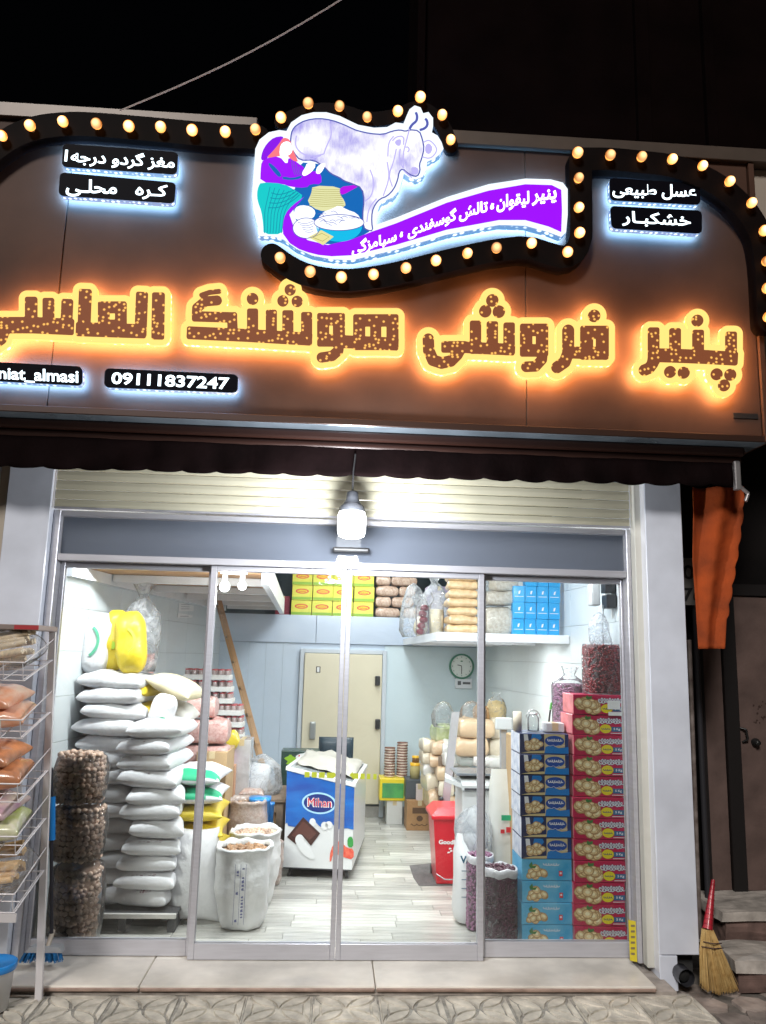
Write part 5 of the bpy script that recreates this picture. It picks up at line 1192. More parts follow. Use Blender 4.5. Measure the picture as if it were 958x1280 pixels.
for k in range(5):
    an = k*2*math.pi/5; MB().tube(((a+b)/2, 3.3, .2), ((a+b)/2+.27*math.cos(an), 3.3+.27*math.sin(an), .16), .022, .014).ball(((a+b)/2+.27*math.cos(an), 3.3+.27*math.sin(an), .13), .029).build('leg', MATS['black_plastic'], ch)
MB().box((a+b)/2-.03, (a+b)/2+.03, 3.50, 3.56, .52, c+.1, .006).build('back_support', MATS['black_plastic'], ch)
# ================================================================== RIGHT HALF OF THE SHOP
def uv_front(x0, x1, y, z0, z1): return lambda u, v: Vector((x0+u*(x1-x0), y, z0+v*(z1-z0)))
def disc(cx, y, cz, rx, rz, n=14, jag=0): return [(cx+rx*(1+jag*random.uniform(-1, 1))*math.cos(2*math.pi*i/n), y, cz+rz*(1+jag*random.uniform(-1, 1))*math.sin(2*math.pi*i/n)) for i in range(n)]
def quad(mb, x0, x1, y, z0, z1, mi=0): return mb.add([(x0, y, z0), (x1, y, z0), (x1, y, z1), (x0, y, z1)], [(0, 1, 2, 3)], False, mi)
def squiggle(mb, x0, x1, y, zc, amp, hw, seed, n=26, mi=0):
    r = random.Random(seed); n *= 3; pts = [(x0+(x1-x0)*(i/n)+amp*.55*math.cos(i*.72), zc+amp*math.sin(i*.72)*(.45+.55*abs(math.sin(i*.13+seed)))) for i in range(n+1)]
    vs = []
    for i, (x, z) in enumerate(pts):
        a = pts[max(0, i-1)]; b = pts[min(n, i+1)]; d = Vector((b[0]-a[0], b[1]-a[1])).normalized(); nn = Vector((-d.y, d.x))*hw; vs += [(x+nn.x, y, z+nn.y), (x-nn.x, y, z-nn.y)]
    return mb.add(vs, [(2*i, 2*i+1, 2*i+3, 2*i+2) for i in range(n)], False, mi)
nutA, nutB, nutC = mat('nut_print', (.80, .60, .32), .45, var=.3, vscale=60), mat('nut_print_light', (.90, .80, .55), .45), mat('nut_print_dark', (.42, .24, .10), .5)
def nut_cluster(mb, cx, cz, w, h, y, n, mi0=0, seed=1):
    r = random.Random(seed)
    for k in range(n):
        a = r.uniform(0, 6.28); q = math.sqrt(r.random()); rx = w*.14*r.uniform(.8, 1.2)
        x_, z_ = cx+q*w*.42*math.cos(a), cz+q*h*.36*math.sin(a)-.1*h*abs(math.cos(a))*.5; t = r.uniform(-.6, .6); yy = y-.0003-.00006*k
        def el(rx_, rz_, yy_): return [(x_+rx_*math.cos(s)*math.cos(t)-rz_*math.sin(s)*math.sin(t), yy_, z_+rx_*math.cos(s)*math.sin(t)+rz_*math.sin(s)*math.cos(t)) for s in [2*math.pi*i/9 for i in range(9)]]
        mb.add(el(rx*1.2, rx*.96, yy+.00002), [tuple(range(9))], False, mi0+2); mb.add(el(rx, rx*.76, yy), [tuple(range(9))], False, mi0); mb.add([(p[0]+.001, p[1]-.00002, p[2]+.0015) for p in el(rx*.5, rx*.35, yy)], [tuple(range(9))], False, mi0+1)
crim = mat('crimson_carton', (.52, .012, .075), .38, var=.12, vscale=4, coat=.25); crim_side = mat('pink_carton_end', (.72, .22, .24), .45, var=.3, vscale=14)
wprint = mat('white_print', (.80, .80, .84), .5); nprint = mat('navy_plum_print', (.05, .06, .18), .5); yprint = mat('yellow_print', (.80, .66, .02), .45); bprint = mat('steel_blue_print', (.03, .14, .30), .45); gprint = mat('leaf_print_dark', (.06, .20, .05), .5)
BW, BH, BD = .345, .1325, .26
def red_box(label, x, y, z):
    t = root('nut_box', label, 'box', (x, y, z), 'crimson nut boxes in the right corner stack')
    MB().box(0, BW, .0, BD, .001, BH-.0015, .002).build('carton', crim, t, world=False)
    mb = MB(); mb.add([(-.0008, .003, .004), (-.0008, BD-.003, .004), (-.0008, BD-.003, BH-.004), (-.0008, .003, BH-.004)], [(0, 3, 2, 1)]); mb.build('end_print', crim_side, t, world=False)
    mb = MB(); nut_cluster(mb, -.0015, BH*.45, .09, .11, .0, 0); mb2 = MB(); nut_cluster(mb2, .098, BH*.46, .19, .115, -.0005, 26, seed=4); mb2.build('nut_picture', [nutA, nutB, nutC], t, world=False)
    mb = MB(); mb.add([(.085, -.0042, BH*.80), (.10, -.0042, BH*.74), (.125, -.0042, BH*.80), (.128, -.0042, BH*.93), (.105, -.0042, BH*.88), (.09, -.0042, BH*.97)], [tuple(range(6))]); mb.build('leaf_print', gprint, t, world=False)
    mb = MB(); squiggle(mb, .175, .335, -.0024, BH*.70, .018, .0048, 3, mi=1); squiggle(mb, .172, .338, -.0028, BH*.70, .018, .0026, 3, mi=0); mb.build('script_print', [wprint, nprint], t, world=False)
    mb = MB(); mb.add(disc(.228, -.0030, BH*.31, .040, .029, 18), [tuple(range(18))], False, 0); squiggle(mb, .198, .258, -.0034, BH*.31, .006, .0018, 5, n=14, mi=1); mb.build('badge', [yprint, nprint], t, world=False)
    mb = MB(); quad(mb, .268, BW-.002, -.0022, BH*.17, BH*.41); mb.build('weight_strip', bprint, t, world=False)
    text_on('weight_text', '5 Kg', lambda u, v: Vector((.283+.045*u, -.0032, BH*.22+BH*.14*v)), wprint, t, .03).location = (0, 0, 0)
    for o in t.children:
        if o.name.startswith('weight_text'):
            for vv in o.data.vertices: vv.co += Vector(t['_o'])   # text was laid out in the box's own axes
    mb = MB(); quad(mb, .262, .35, -.0021, BH*.08, BH*.11); mb.build('line_print', wprint, t, world=False)
    return t
rx0 = PX(716, 1000, .20).x; ry = .20
rb = red_box('crimson nut box, lowest of the tall right stack', rx0, ry, .1); freeze(rb)
for k in range(1, 12):
    nm = 'topmost of the tall right stack, white tags stuck on it' if k == 11 else ORD[k]+' from the floor in the tall right stack'
    copy_tree(rb, (rx0+random.uniform(-.006, .006)+.012*(k/11), ry+random.uniform(-.008, .008), .1+k*.1333), 'crimson nut box, '+nm, rz=random.uniform(-.025, .025))
a, b, c, d = pb(760, 876, 776, 887, .18); c2_ = pb(761, 890, 779, 895, .18)
t = root('price_tag', 'pair of blank white tags stuck on the topmost crimson box', 'tag', (a, .185, c))
MB().box(a, b, .183, .1845, c, d).build('tag', mat('paper_white', (.82, .82, .82), .6), t); MB().box(c2_[0], c2_[1], .181, .1825, c2_[2], c2_[3]).build('tag', MATS['paper_white'], t)
# blue boxes
navyc = mat('navy_carton', (.012, .035, .16), .4, coat=.25, col2=(.02, .015, .03), vscale=5); tanp = mat('tan_print', (.62, .50, .26), .5); bluep = mat('mid_blue_print', (.01, .20, .60), .4); lbl = mat('pale_carton_end', (.40, .46, .60), .5, col2=(.75, .75, .8), vscale=22)
skyc = mat('sky_blue_carton', (.03, .35, .66), .4, coat=.25, col2=(.20, .55, .78), vscale=6); redd = mat('print_red2', (.70, .04, .05), .45)
def navy_box(label, x, y, z, w_):
    t = root('nut_box', label, 'box', (x, y, z), 'navy nut boxes in the middle stack')
    MB().box(0, w_, 0, .28, .001, BH-.0015, .002).build('carton', navyc, t, world=False)
    mb = MB(); mb.add([(-.0008, .003, .004), (-.0008, .277, .004), (-.0008, .277, BH-.004), (-.0008, .003, BH-.004)], [(0, 3, 2, 1)]); mb.build('end_print', lbl, t, world=False)
    mb = MB(); quad(mb, w_*.50, w_*.92, -.0006, 0.005, BH-.004); mb.build('tan_panel', tanp, t, world=False)
    mb = MB(); mb.add([(w_*.10, -.0007, BH*.30), (w_*.20, -.0007, BH*.30), (w_*.16, -.0007, BH*.95), (w_*.08, -.0007, BH*.95)], [(0, 1, 2, 3)]); mb.build('milk_print', wprint, t, world=False)
    mb = MB(); mb.add([(w_*.22, -.0008, BH*.55), (w_*.34, -.0008, BH*.5), (w_*.45, -.0008, BH*.8), (w_*.42, -.0008, BH*.96), (w_*.25, -.0008, BH*.96)], [tuple(range(5))]); mb.add([(w_*.02, -.0008, .004), (w_*.52, -.0008, .004), (w_*.50, -.0008, BH*.16), (w_*.2, -.0008, BH*.12)], [(0, 1, 2, 3)], False, 1); mb.build('picture_ground', [bluep, tanp], t, world=False)
    mb = MB(); nut_cluster(mb, w_*.28, BH*.46, w_*.40, .09, -.001, 18, seed=7); mb.build('nut_picture', [nutA, nutB, nutC], t, world=False)
    mb = MB(); mb.add([(w_*.50, -.0014, .004), (w_*.995, -.0014, .004), (w_*.995, -.0014, BH*.36), (w_*.8, -.0014, BH*.30), (w_*.62, -.0014, BH*.44), (w_*.52, -.0014, BH*.34)], [tuple(range(6))]); mb.build('wave_print', bluep, t, world=False)
    mb = MB(); mb.add(disc(w_*.71, -.0020, BH*.64, w_*.20, BH*.26, 22), [tuple(range(22))], False, 1); squiggle(mb, w_*.56, w_*.86, -.0025, BH*.68, .008, .0028, 11, n=20, mi=0); squiggle(mb, w_*.53, w_*.93, -.0026, BH*.42, .004, .0012, 12, n=10, mi=0); mb.build('oval_badge', [wprint, mat('deep_blue_print', (.01, .07, .36), .4)], t, world=False)
    return t
def sky_box(label, x, y, z, w_):
    t = root('nut_box', label, 'box', (x, y, z), 'sky blue nut boxes at the bottom of the middle stack')
    MB().box(0, w_, 0, .28, .001, BH-.0015, .002).build('carton', skyc, t, world=False)
    mb = MB(); nut_cluster(mb, w_*.30, BH*.36, w_*.46, .085, -.001, 18, seed=9); mb.build('nut_picture', [nutA, nutB, nutC], t, world=False)
    mb = MB(); mb.add([(w_*.16, -.003, BH*.6), (w_*.26, -.003, BH*.58), (w_*.30, -.003, BH*.72), (w_*.22, -.003, BH*.68), (w_*.20, -.003, BH*.88), (w_*.14, -.003, BH*.72)], [tuple(range(6))]); mb.build('leaf_print', gprint, t, world=False)
    mb = MB(); squiggle(mb, w_*.42, w_*.74, -.002, BH*.76, .008, .0022, 15, n=18); mb.build('script_print', wprint, t, world=False)
    mb = MB(); quad(mb, w_*.74, w_*.81, -.002, BH*.22, BH*.46); mb.add(disc(w_*.775, -.0026, BH*.36, .007, .007, 10), [tuple(range(10))], False, 1); mb.build('emblem_print', [redd, wprint], t, world=False)
    return t
bx0, bx1 = PX(652, 1000, .23).x, PX(716, 1000, .23).x; bw = bx1-bx0-.012
s1_ = sky_box('sky blue nut box on the floor, lowest of the middle stack', bx0, .23, .1, bw); freeze(s1_)
for k in range(1, 4): copy_tree(s1_, (bx0+random.uniform(-.004, .004), .23+random.uniform(-.006, .006), .1+k*.1333), f'sky blue nut box, {["", "second", "third", "highest"][k]} of the sky blue ones in the middle stack', rz=random.uniform(-.01, .01))
n1_ = navy_box('navy nut box resting on the sky blue boxes, lowest navy one', bx0, .23, .1+4*.1333, bw); freeze(n1_)
for k in range(5, 10): copy_tree(n1_, (bx0+random.uniform(-.004, .004)-.01*(k-4)/5, .23+random.uniform(-.006, .006), .1+k*.1333), 'navy nut box, '+{5: 'second lowest navy one', 6: 'third lowest navy one', 7: 'third navy one from the top', 8: 'second navy one from the top', 9: 'top of the middle stack under the glass jar'}[k], rz=random.uniform(-.01, .01))
zb_t = .1+10*.1333+.001
# things on the navy stack
def jar_like(label, px, Y, z, r, h, m, cat='jar', name='glass_jar'):
    t = root(name, label, cat, (px, Y, z)); MB().lathe((px, Y, z), [(.001, 0), (r, .004), (r, h*.75), (r*.7, h*.86), (r*.72, h*.9)], 18).build('body', m, t); MB().lathe((px, Y, z+h*.905), [(r*.74, 0), (r*.74, h*.09), (.001, h*.095)], 18).build('lid', mat('steel_lid', (.5, .5, .52), .3, metal=.7), t)
    return t
cg = film('jar_glass', (.9, .93, .93), .35, .03, milky=.12)
j = jar_like('clear glass jar with wire handle on the navy boxes', PX(667, 915, .36).x, .36, zb_t, .04, .125, cg)
MB().path([(j.location.x+.05*math.cos(a), .36, zb_t+.09+.055*math.sin(a)) for a in [math.pi*i/8 for i in range(9)]], .003).build('wire_handle', MATS['steel_lid'], j)
t = root('paper_roll', 'white paper roll standing on the left end of the navy boxes', 'roll', (PX(647, 915, .38).x, .38, zb_t)); MB().lathe(t.location, [(.001, 0), (.03, 0), (.03, .13), (.012, .13), (.012, .10), (.001, .10)], 18).build('roll', mat('beige_roll', (.62, .54, .44), .7), t); t['label'] = 'beige roll standing on the left end of the navy boxes'
a, b, c, d = pb(683, 904, 706, 918, .34); t = carton('small pale grey carton lying on the navy boxes', a, b, .34, .46, zb_t, d, mat('pale_grey_card', (.60, .60, .63), .6))
t = root('green_marker', 'green capped pen standing between the jar and the pale carton', 'pen', (PX(685, 900, .5).x, .5, zb_t)); MB().tube(t.location, Vector(t.location)+Vector((.02, 0, .14)), .006).build('barrel', mat('pen_dark', (.03, .03, .03), .4), t); MB().tube(Vector(t.location)+Vector((.0205, 0, .142)), Vector(t.location)+Vector((.028, 0, .19)), .008).build('cap', mat('pen_green', (.10, .40, .08), .4), t)
# bean bags
bean_r = mat('dark_red_beans', (.20, .025, .03), .35, coat=.4); bean_p = mat('purple_beans', (.30, .14, .24), .4, coat=.3)
def bean_bag(name, label, x, y, z, r, h, m, core, neck=True, top=False, size=.0085, sq=3, groupcat='bag'):
    t = root(name, label, groupcat, (x, y, z))
    MB().lathe((x, y, z), [(.001, 0), (r*.86, .004), (r*.93, h*.1), (r*.93, h*.9), (r*.8, h*.97), (.001, h*.98)], 24, sq=sq).build('core', core, t)
    mb = MB(); bm = bmesh.new(); bmesh.ops.create_icosphere(bm, subdivisions=1, radius=1); bv = [v.co.copy() for v in bm.verts]; bf = [[v.index for v in f.verts] for f in bm.faces]; bm.free()
    def rad(a): ca, sa = abs(math.cos(a)), abs(math.sin(a)); return (ca**sq+sa**sq)**(-1/sq)
    for k in range(int(h*2*math.pi*r*.62/(size*size*3.0))):
        a = random.uniform(math.pi*.92, math.pi*2.08); zz = z+random.uniform(.012, h*.97); q = r*.955*rad(a)*min(1, 1-max(0, (zz-z)/h-.92)*2); c = Vector((x+q*math.cos(a), y+q*math.sin(a), zz)); s3 = Vector((random.uniform(.9, 1.2), .9, random.uniform(.9, 1.2)))*size
        mb.add([c+Vector((v.x*s3.x, v.y*s3.y, v.z*s3.z)) for v in bv], bf, True)
    if top:
        for k in range(int((r/size)**2*1.2)):
            a = random.uniform(0, 6.28); q = r*.88*math.sqrt(random.random()); c = Vector((x+q*math.cos(a), y+q*math.sin(a), z+h*.98+random.uniform(0, .012))); mb.add([c+v*size for v in bv], bf, True)
    o = mb.build('beans', m, t); o['kind'] = 'stuff'
    prof = [(r*.97, 0), (r*1.0, .02), (r*1.0, h*.92), (r*.95, h*.99)]+([(r*.7, h*1.04), (r*.3, h*1.13), (r*.42, h*1.24), (r*.5, h*1.3)] if neck else [])
    mb = MB(); mb.lathe((x, y, z), prof, 24, sq=sq); mb.v = [(a+.012*noise.noise(Vector((a*18, b*18, c*18))), b+.012*noise.noise(Vector((a*18, b*18+4, c*18))), c) for a, b, c in mb.v]; mb.build('film', clear2, t)
    if top:
        mb = MB(); mb.lathe((x, y, z), [(r*1.03, h*.90), (r*1.05, h*.94), (r*1.03, h*1.0), (r*.96, h*1.01), (r*.94, h*.95)], 24, sq=sq); mb.v = [(a, b, c+.008*math.sin(a*60)) for a, b, c in mb.v]; mb.build('rolled_rim', mat('rolled_film', (.62, .62, .66), .3, coat=.4, var=.2, vscale=20, bump=.4), t)
    return t
ztopr = .1+12*.1333+.001
a, b, c, d = pb(734, 808, 780, 873, .24); bean_bag('bean_bag', 'clear bag of dark red beans standing on top of the crimson boxes', (a+b)/2, .33, ztopr, (b-a)/2*.98, d-c, bean_r, mat('bean_core', (.07, .01, .015), .8), neck=False)
carton('brown carton standing behind the middle stack of boxes', bx0+.02, rx0+.2, .53, .80, .1, zb_t-.05)
a, b, c, d = pb(694, 852, 736, 915, .62); bean_bag('bean_bag', 'clear bag of purple beans behind the top crimson boxes', (a+b)/2, .66, zb_t-.049, (b-a)/2, d-c+.03, bean_p, mat('bean_core_p', (.14, .07, .11), .8), neck=True)
a, b, c, d = pb(606, 1082, 647, 1180, .24); bean_bag('open_bean_bag', 'open clear bag of dark purple beans in front of the right post, rolled rim', (a+b)/2, .27, .1, (b-a)/2*1.0, d-c, mat('dark_purple_beans', (.085, .02, .045), .4, coat=.3), mat('bean_core_d', (.04, .01, .02), .8), neck=False, top=True)
a, b, c, d = pb(591, 1088, 606, 1180, .46); bean_bag('open_bean_bag', 'second clear bag of purple beans half hidden behind the open one', (a+b)/2+.03, .58, .1, .09, d-c+.02, bean_p, MATS['bean_core_p'], neck=False, top=True)
# electrical gear and bag hanging on the right wall
eg = root('switch_box', 'grey and black electrical switch gear on the right wall near the glass', 'switch', tuple(PX(753, 760, .38)))
p = PX(746, 745, .38); MB().box(p.x-.045, p.x+.02, .35, .45, p.z-.07, p.z+.09, .012).lathe((p.x-.012, .35, p.z), [(.03, 0), (.026, .03), (.001, .032)], 14, axis='Y').build('grey_housing', mat('grey_plastic', (.34, .35, .36), .45), eg)
p = PX(762, 745, .38); MB().box(p.x-.04, p.x+.03, .34, .45, p.z+.02, p.z+.10, .008).box(p.x-.035, p.x+.035, .33, .45, p.z-.09, p.z+.01, .012).build('black_housing', mat('black_plastic', (.02, .02, .022), .4), eg)
p = PX(762, 722, .38); MB().path([(p.x-.03, .37, p.z-.05), (p.x-.05, .37, p.z+.04), (p.x+.01, .37, p.z+.09)], .009).path([(p.x-.05, .375, p.z-.2), (p.x-.06, .375, p.z-.34), (p.x-.055, .375, p.z-.5)], .005).build('cable', MATS['grey_plastic'], eg)
p = PX(770, 752, .38); MB().box(p.x-.01, p.x+.05, .42, .46, p.z-.12, p.z+.12, .005).build('back_plate', mat('white_plate', (.75, .77, .77), .4), eg)
p = PX(751, 808, .36); film_bag('hanging_bag', 'small white plastic bag hanging under the switch gear', (p.x, .36, p.z), .075, .24, film('white_bag_film', (.9, .92, .95), .1, .2, cloud=1, milky=.5, scale=18), 21, neck=False)
# clock and thermostat
cp = PX(577, 833, YB-.01); cl = root('wall_clock', 'round wall clock with green rim beneath the shelf', 'clock', tuple(cp))
rr = PX(592, 833, YB).x-cp.x
def ringmesh(c, r0, r1, y0, y1, n=28):
    mb = MB(); mb.lathe(c, [(r0, y0), (r1, y0), (r1, y1), (r0, y1)], n, axis='Y', smooth=False); return mb
ringmesh((cp.x, YB, cp.z), rr*.88, rr*1.02, -.05, -.004).build('rim', mat('green_clock_rim', (.03, .20, .12), .35), cl)
mb = MB(); mb.lathe((cp.x, YB, cp.z), [(.001, -.03), (rr*.879, -.03)], 28, axis='Y'); mb.build('face', mat('clock_face', (.80, .84, .80), .4), cl)
mb = MB(); mb.box(cp.x-.004, cp.x+.004, YB-.036, YB-.033, cp.z-rr*.62, cp.z); mb.prism([(cp.x, YB-.037, cp.z), (cp.x-.05, YB-.037, cp.z+.012), (cp.x-.05, YB-.037, cp.z+.02), (cp.x, YB-.037, cp.z+.01)], (0, .002, 0)); mb.build('hand', MATS['black_plastic'], cl)
mb = MB()
for k in range(12): a = k*math.pi/6; xx, zz = cp.x+rr*.74*math.cos(a), cp.z+rr*.74*math.sin(a); mb.box(xx-.004, xx+.004, YB-.0325, YB-.031, zz-.006, zz+.006)
mb.add([(cp.x+.015*math.cos(s)-.0, YB-.0325, cp.z+.06+.008*math.sin(s)) for s in [2*math.pi*i/12 for i in range(12)]], [tuple(range(12))]); mb.build('hour_marks', mat('mark_green', (.05, .2, .12), .5), cl)
a, b, c, d = pb(569, 848, 590, 861, YB-.02); th_ = root('thermostat', 'white temperature display under the wall clock', 'display', ((a+b)/2, YB, c))
MB().box(a, b, YB-.04, YB-.003, c, d, .006).build('body', whp, th_); MB().box(a+.03, a+.07, YB-.042, YB-.0405, c+.04, d-.03).box(a+.09, b-.02, YB-.042, YB-.0405, c+.05, d-.04).build('display', mat('display_dark', (.08, .09, .1), .3), th_)
# yellow boxes and brown packs on the cold room
zcr = czt+.001
yb_m = mat('yellow_green_carton', (.66, .66, .05), .45, col2=(.78, .72, .10), vscale=7, coat=.2); yred = mat('carton_red_print', (.72, .08, .05), .5); ygr = mat('carton_green_print', (.28, .48, .05), .5)
def tea_box(label, x, z, w_, h_):
    t = root('food_carton', label, 'box', (x, 4.5, z), 'yellow boxes on the cold room roof')
    MB().box(.0015, w_-.0015, 0, .3, .001, h_-.002, .003).build('carton', yb_m, t, world=False)
    mb = MB(); mb.add(disc(w_*.5, -.001, h_*.60, w_*.33, h_*.17, 14), [tuple(range(14))], False, 0); mb.add(disc(w_*.5, -.0016, h_*.60, w_*.25, h_*.10, 14), [tuple(range(14))], False, 1); squiggle(mb, w_*.3, w_*.7, -.0022, h_*.6, .008, .004, 4, n=10, mi=0); mb.build('oval_print', [yred, yprint], t, world=False)
    mb = MB(); quad(mb, .004, w_-.004, -.0008, h_*.04, h_*.22); mb.build('band_print', ygr, t, world=False); return t
xs0 = PX(364, 760, 4.5).x; wbx = .245; hb = .182; proto_t = None; rows_n = ['bottom', 'second', 'third', 'top']
for j in range(3):
    for i in range(4):
        lab = f'yellow food box, {rows_n[j] if j < 2 else "top"} row on the cold room, {["left end", "second from left", "third from left", "right end"][i]}'
        x = xs0+i*(wbx+.004)+(.012 if j == 1 else 0)*random.uniform(-1, 1); z = zcr+j*hb
        if proto_t is None: proto_t = tea_box(lab, x, z, wbx, hb-.001); freeze(proto_t)
        else: copy_tree(proto_t, (x, 4.5+random.uniform(-.01, .01), z), lab, rz=random.uniform(-.02, .02))
xe = xs0+4*(wbx+.004)
brpack = mat('walnut_kernel_pack', (.40, .24, .17), .45, col2=(.66, .50, .38), vscale=38, bump=.6, bscale=45, coat=.5)
k = 0
for j, (widths) in enumerate(((.30, .26, .0), (.19, .27, .0), (.28, .20, .0), (.18, .32, .0))):
    x = xe+.02
    for i, w_ in enumerate(widths):
        if w_ == 0: continue
        q = sack_mb(w_, .24, .128, 80+k, ear=.02, pw=5, wr=.012, fl=.3); place(q, 'walnut_pack', brpack, f'brown walnut kernel pack, {["bottom", "second", "third", "top"][j]} row on the cold room, {["left", "right"][i]}', 'pack', (x+w_/2, 4.62, zcr+j*.131), group='walnut kernel packs beside the yellow boxes'); x += w_+.005; k += 1
a, b, c, d = pb(345, 745, 363, 768, 4.55); carton('dark red carton left of the yellow boxes', a, b-.01, 4.55, 4.8, zcr, d, mat('dark_red_card', (.22, .02, .04), .6))
for i, (x0, y0, x1, y1, cc) in enumerate(((318, 708, 331, 733, (.72, .12, .10)), (332, 712, 344, 745, (.62, .45, .40)))):
    a, b, c, d = pb(x0, y0, x1, y1, 3.9); place(sack_mb(b-a+.05, .25, .26, 90+i, pw=5), 'snack_pack', mat(f'loft_pack_print_{"red" if i == 0 else "pale"}', cc, .4, col2=(.75, .6, .55), vscale=14, coat=.4), ['red and white pack at the loft edge, left one', 'pale pinkish pack at the loft edge, right one'][i], 'pack', ((a+b)/2-.03, 3.9-.25*i, lz+.135-.0))
# goods on the right shelf
zs_ = sz+.031
def on_shelf(x0, y1, x1, y0, Y): a, b, c, d = pb(x0, y0, x1, y1, Y); return a, b, d-zs_
pasta = mat('brown_pasta_pack', (.52, .34, .17), .4, col2=(.66, .48, .28), vscale=30, bump=.6, bscale=40, coat=.6)
a, b, h_ = on_shelf(559, 790, 598, 718, 1.55)
for k in range(7):
    q = sack_mb((b-a)*random.uniform(.95, 1.03), .26, .086, 100+k, ear=.03, pw=5, wr=.016, fl=.36); place(q, 'pasta_pack', pasta, f'brown noodle pack, {["lowest", "second", "third", "fourth", "fifth", "sixth", "topmost"][k]} of the stack on the right shelf', 'pack', ((a+b)/2+random.uniform(-.006, .006), 1.62, zs_+k*.0735), (0, 0, random.uniform(-.08, .08)), 'noodle packs stacked on the shelf')
lent = mat('grey_lentil_pack', (.40, .36, .30), .35, col2=(.55, .52, .46), vscale=40, bump=.7, bscale=50, coat=.6)
for k, (x0, y0, x1, y1, lab) in enumerate(((606, 757, 640, 792, 'large grey lentil bag, lowest of three beside the blue boxes'), (607, 740, 643, 758, 'grey lentil bag in the middle of three beside the blue boxes'), (617, 719, 646, 741, 'grey lentil bag, topmost of three beside the blue boxes'))):
    a, b, c, d = pb(x0, y0, x1, y1, 1.55); q = sack_mb(b-a, .26, d-c+.01, 110+k, ear=.02, pw=6, wr=.018, fl=.25); place(q, 'lentil_bag', lent, lab, 'bag', ((a+b)/2, 1.62, zs_ if k == 0 else c+.005), (0, 0, .05))
bbx = mat('bright_blue_carton', (.01, .30, .66), .35, coat=.3, col2=(.02, .36, .74), vscale=3)
a0_, _, _, _ = pb(641, 770, 693, 795, 1.45); hb2 = .138; wb2 = .099; pt = None; rws = [(640, 4), (643, 4), (641, 4), (658, 3)]
def blue_box(label, x, z):
    t = root('blue_box', label, 'box', (x, 1.45, z), 'bright blue boxes on the right shelf')
    MB().box(.001, wb2-.001, 0, .1, .0005, hb2-.001, .002).build('carton', bbx, t, world=False)
    mb = MB(); quad(mb, .012, wb2-.012, -.0008, hb2*.34, hb2*.37); mb.add([(wb2*.42, -.0008, hb2*.5), (wb2*.55, -.0008, hb2*.5), (wb2*.62, -.0008, hb2*.72), (wb2*.46, -.0008, hb2*.68)], [(0, 1, 2, 3)]); mb.build('emblem_print', wprint, t, world=False); return t
for j in range(4):
    xst = pb(rws[j][0], 770, 693, 795, 1.45)[0]
    for i in range(rws[j][1]):
        x = a0_+(.0 if j != 3 else .10)+i*(wb2+.002)+(.004*j); lab = f'bright blue box, {["bottom", "second", "third", "top"][j]} row on the shelf, {["first", "second", "third", "fourth"][i]} from left'
        if pt is None: pt = blue_box(lab, x, zs_+j*hb2); freeze(pt)
        else: copy_tree(pt, (x, 1.45+random.uniform(-.006, .006), zs_+j*hb2), lab, rz=random.uniform(-.04, .04))
a, b, h_ = on_shelf(536, 798, 556, 765, 1.75); bag_cream = mat('cream_flour_bag', (.70, .63, .48), .5, var=.1, bump=.3)
t = root('flour_jar_bag', 'cream filled clear bag with tied top at the shelf corner', 'bag', ((a+b)/2, 1.75, zs_)); MB().lathe(((a+b)/2, 1.75, zs_), [(.001, 0), (.055, 0), (.06, .15), (.055, .21), (.001, .215)], 20, sq=3).build('contents', bag_cream, t); mb = MB(); mb.lathe(((a+b)/2, 1.75, zs_), [(.062, 0), (.066, .2), (.06, .25), (.03, .30), (.062, .36)], 20); mb.build('film', clear2, t)
a, b, h_ = on_shelf(521, 803, 535, 765, 2.3); q = MB()
t = root('date_bag', 'clear bag of dark red dates beside the cream bag on the shelf', 'bag', ((a+b)/2, 2.3, zs_)); 
for k in range(5): q.ball(((a+b)/2+random.uniform(-.02, .02), 2.3, zs_+.035+k*.055), .042, 2, (1, .9, .8), jit=.1)
q.build('contents', mat('dark_dates', (.25, .04, .07), .35, coat=.5), t); mb = MB(); mb.lathe(((a+b)/2, 2.3, zs_), [(.06, 0), (.065, .27), (.03, .33), (.055, .38)], 18); mb.build('film', clear2, t)
q = MB()
for k, (x, y, z, r) in enumerate(((.93, 2.9, 0, 0), (.97, 3.1, .2, 0))): pass
p = PX(513, 800, 3.0); film_bag('clear_bag', 'milky clear bag standing at the far left end of the shelf', (p.x+.03, 3.0, zs_), .14, .55, clear, 31, neck=False)
place(sack_mb(.13, .18, .2, 121), 'snack_pack', bag_cream, 'small cream block inside the clear bags at the shelf end', 'pack', (p.x+.08, 2.8, zs_))
p = PX(535, 760, 2.9); film_bag('clear_bag', 'clear bag with pale contents behind the date bag on the shelf', (p.x+.04, 2.7, zs_), .13, .62, clear, 37)
p = PX(612, 740, 2.2); film_bag('clear_bag', 'clear bag standing behind the lentil bags on the shelf', (p.x, 2.3, zs_), .15, .60, clear, 41)
carton('dark printed carton at the back of the right shelf', 1.0, 1.25, 3.3, 3.6, zs_, zs_+.55, mat('purple_grey_card', (.30, .26, .36), .5))

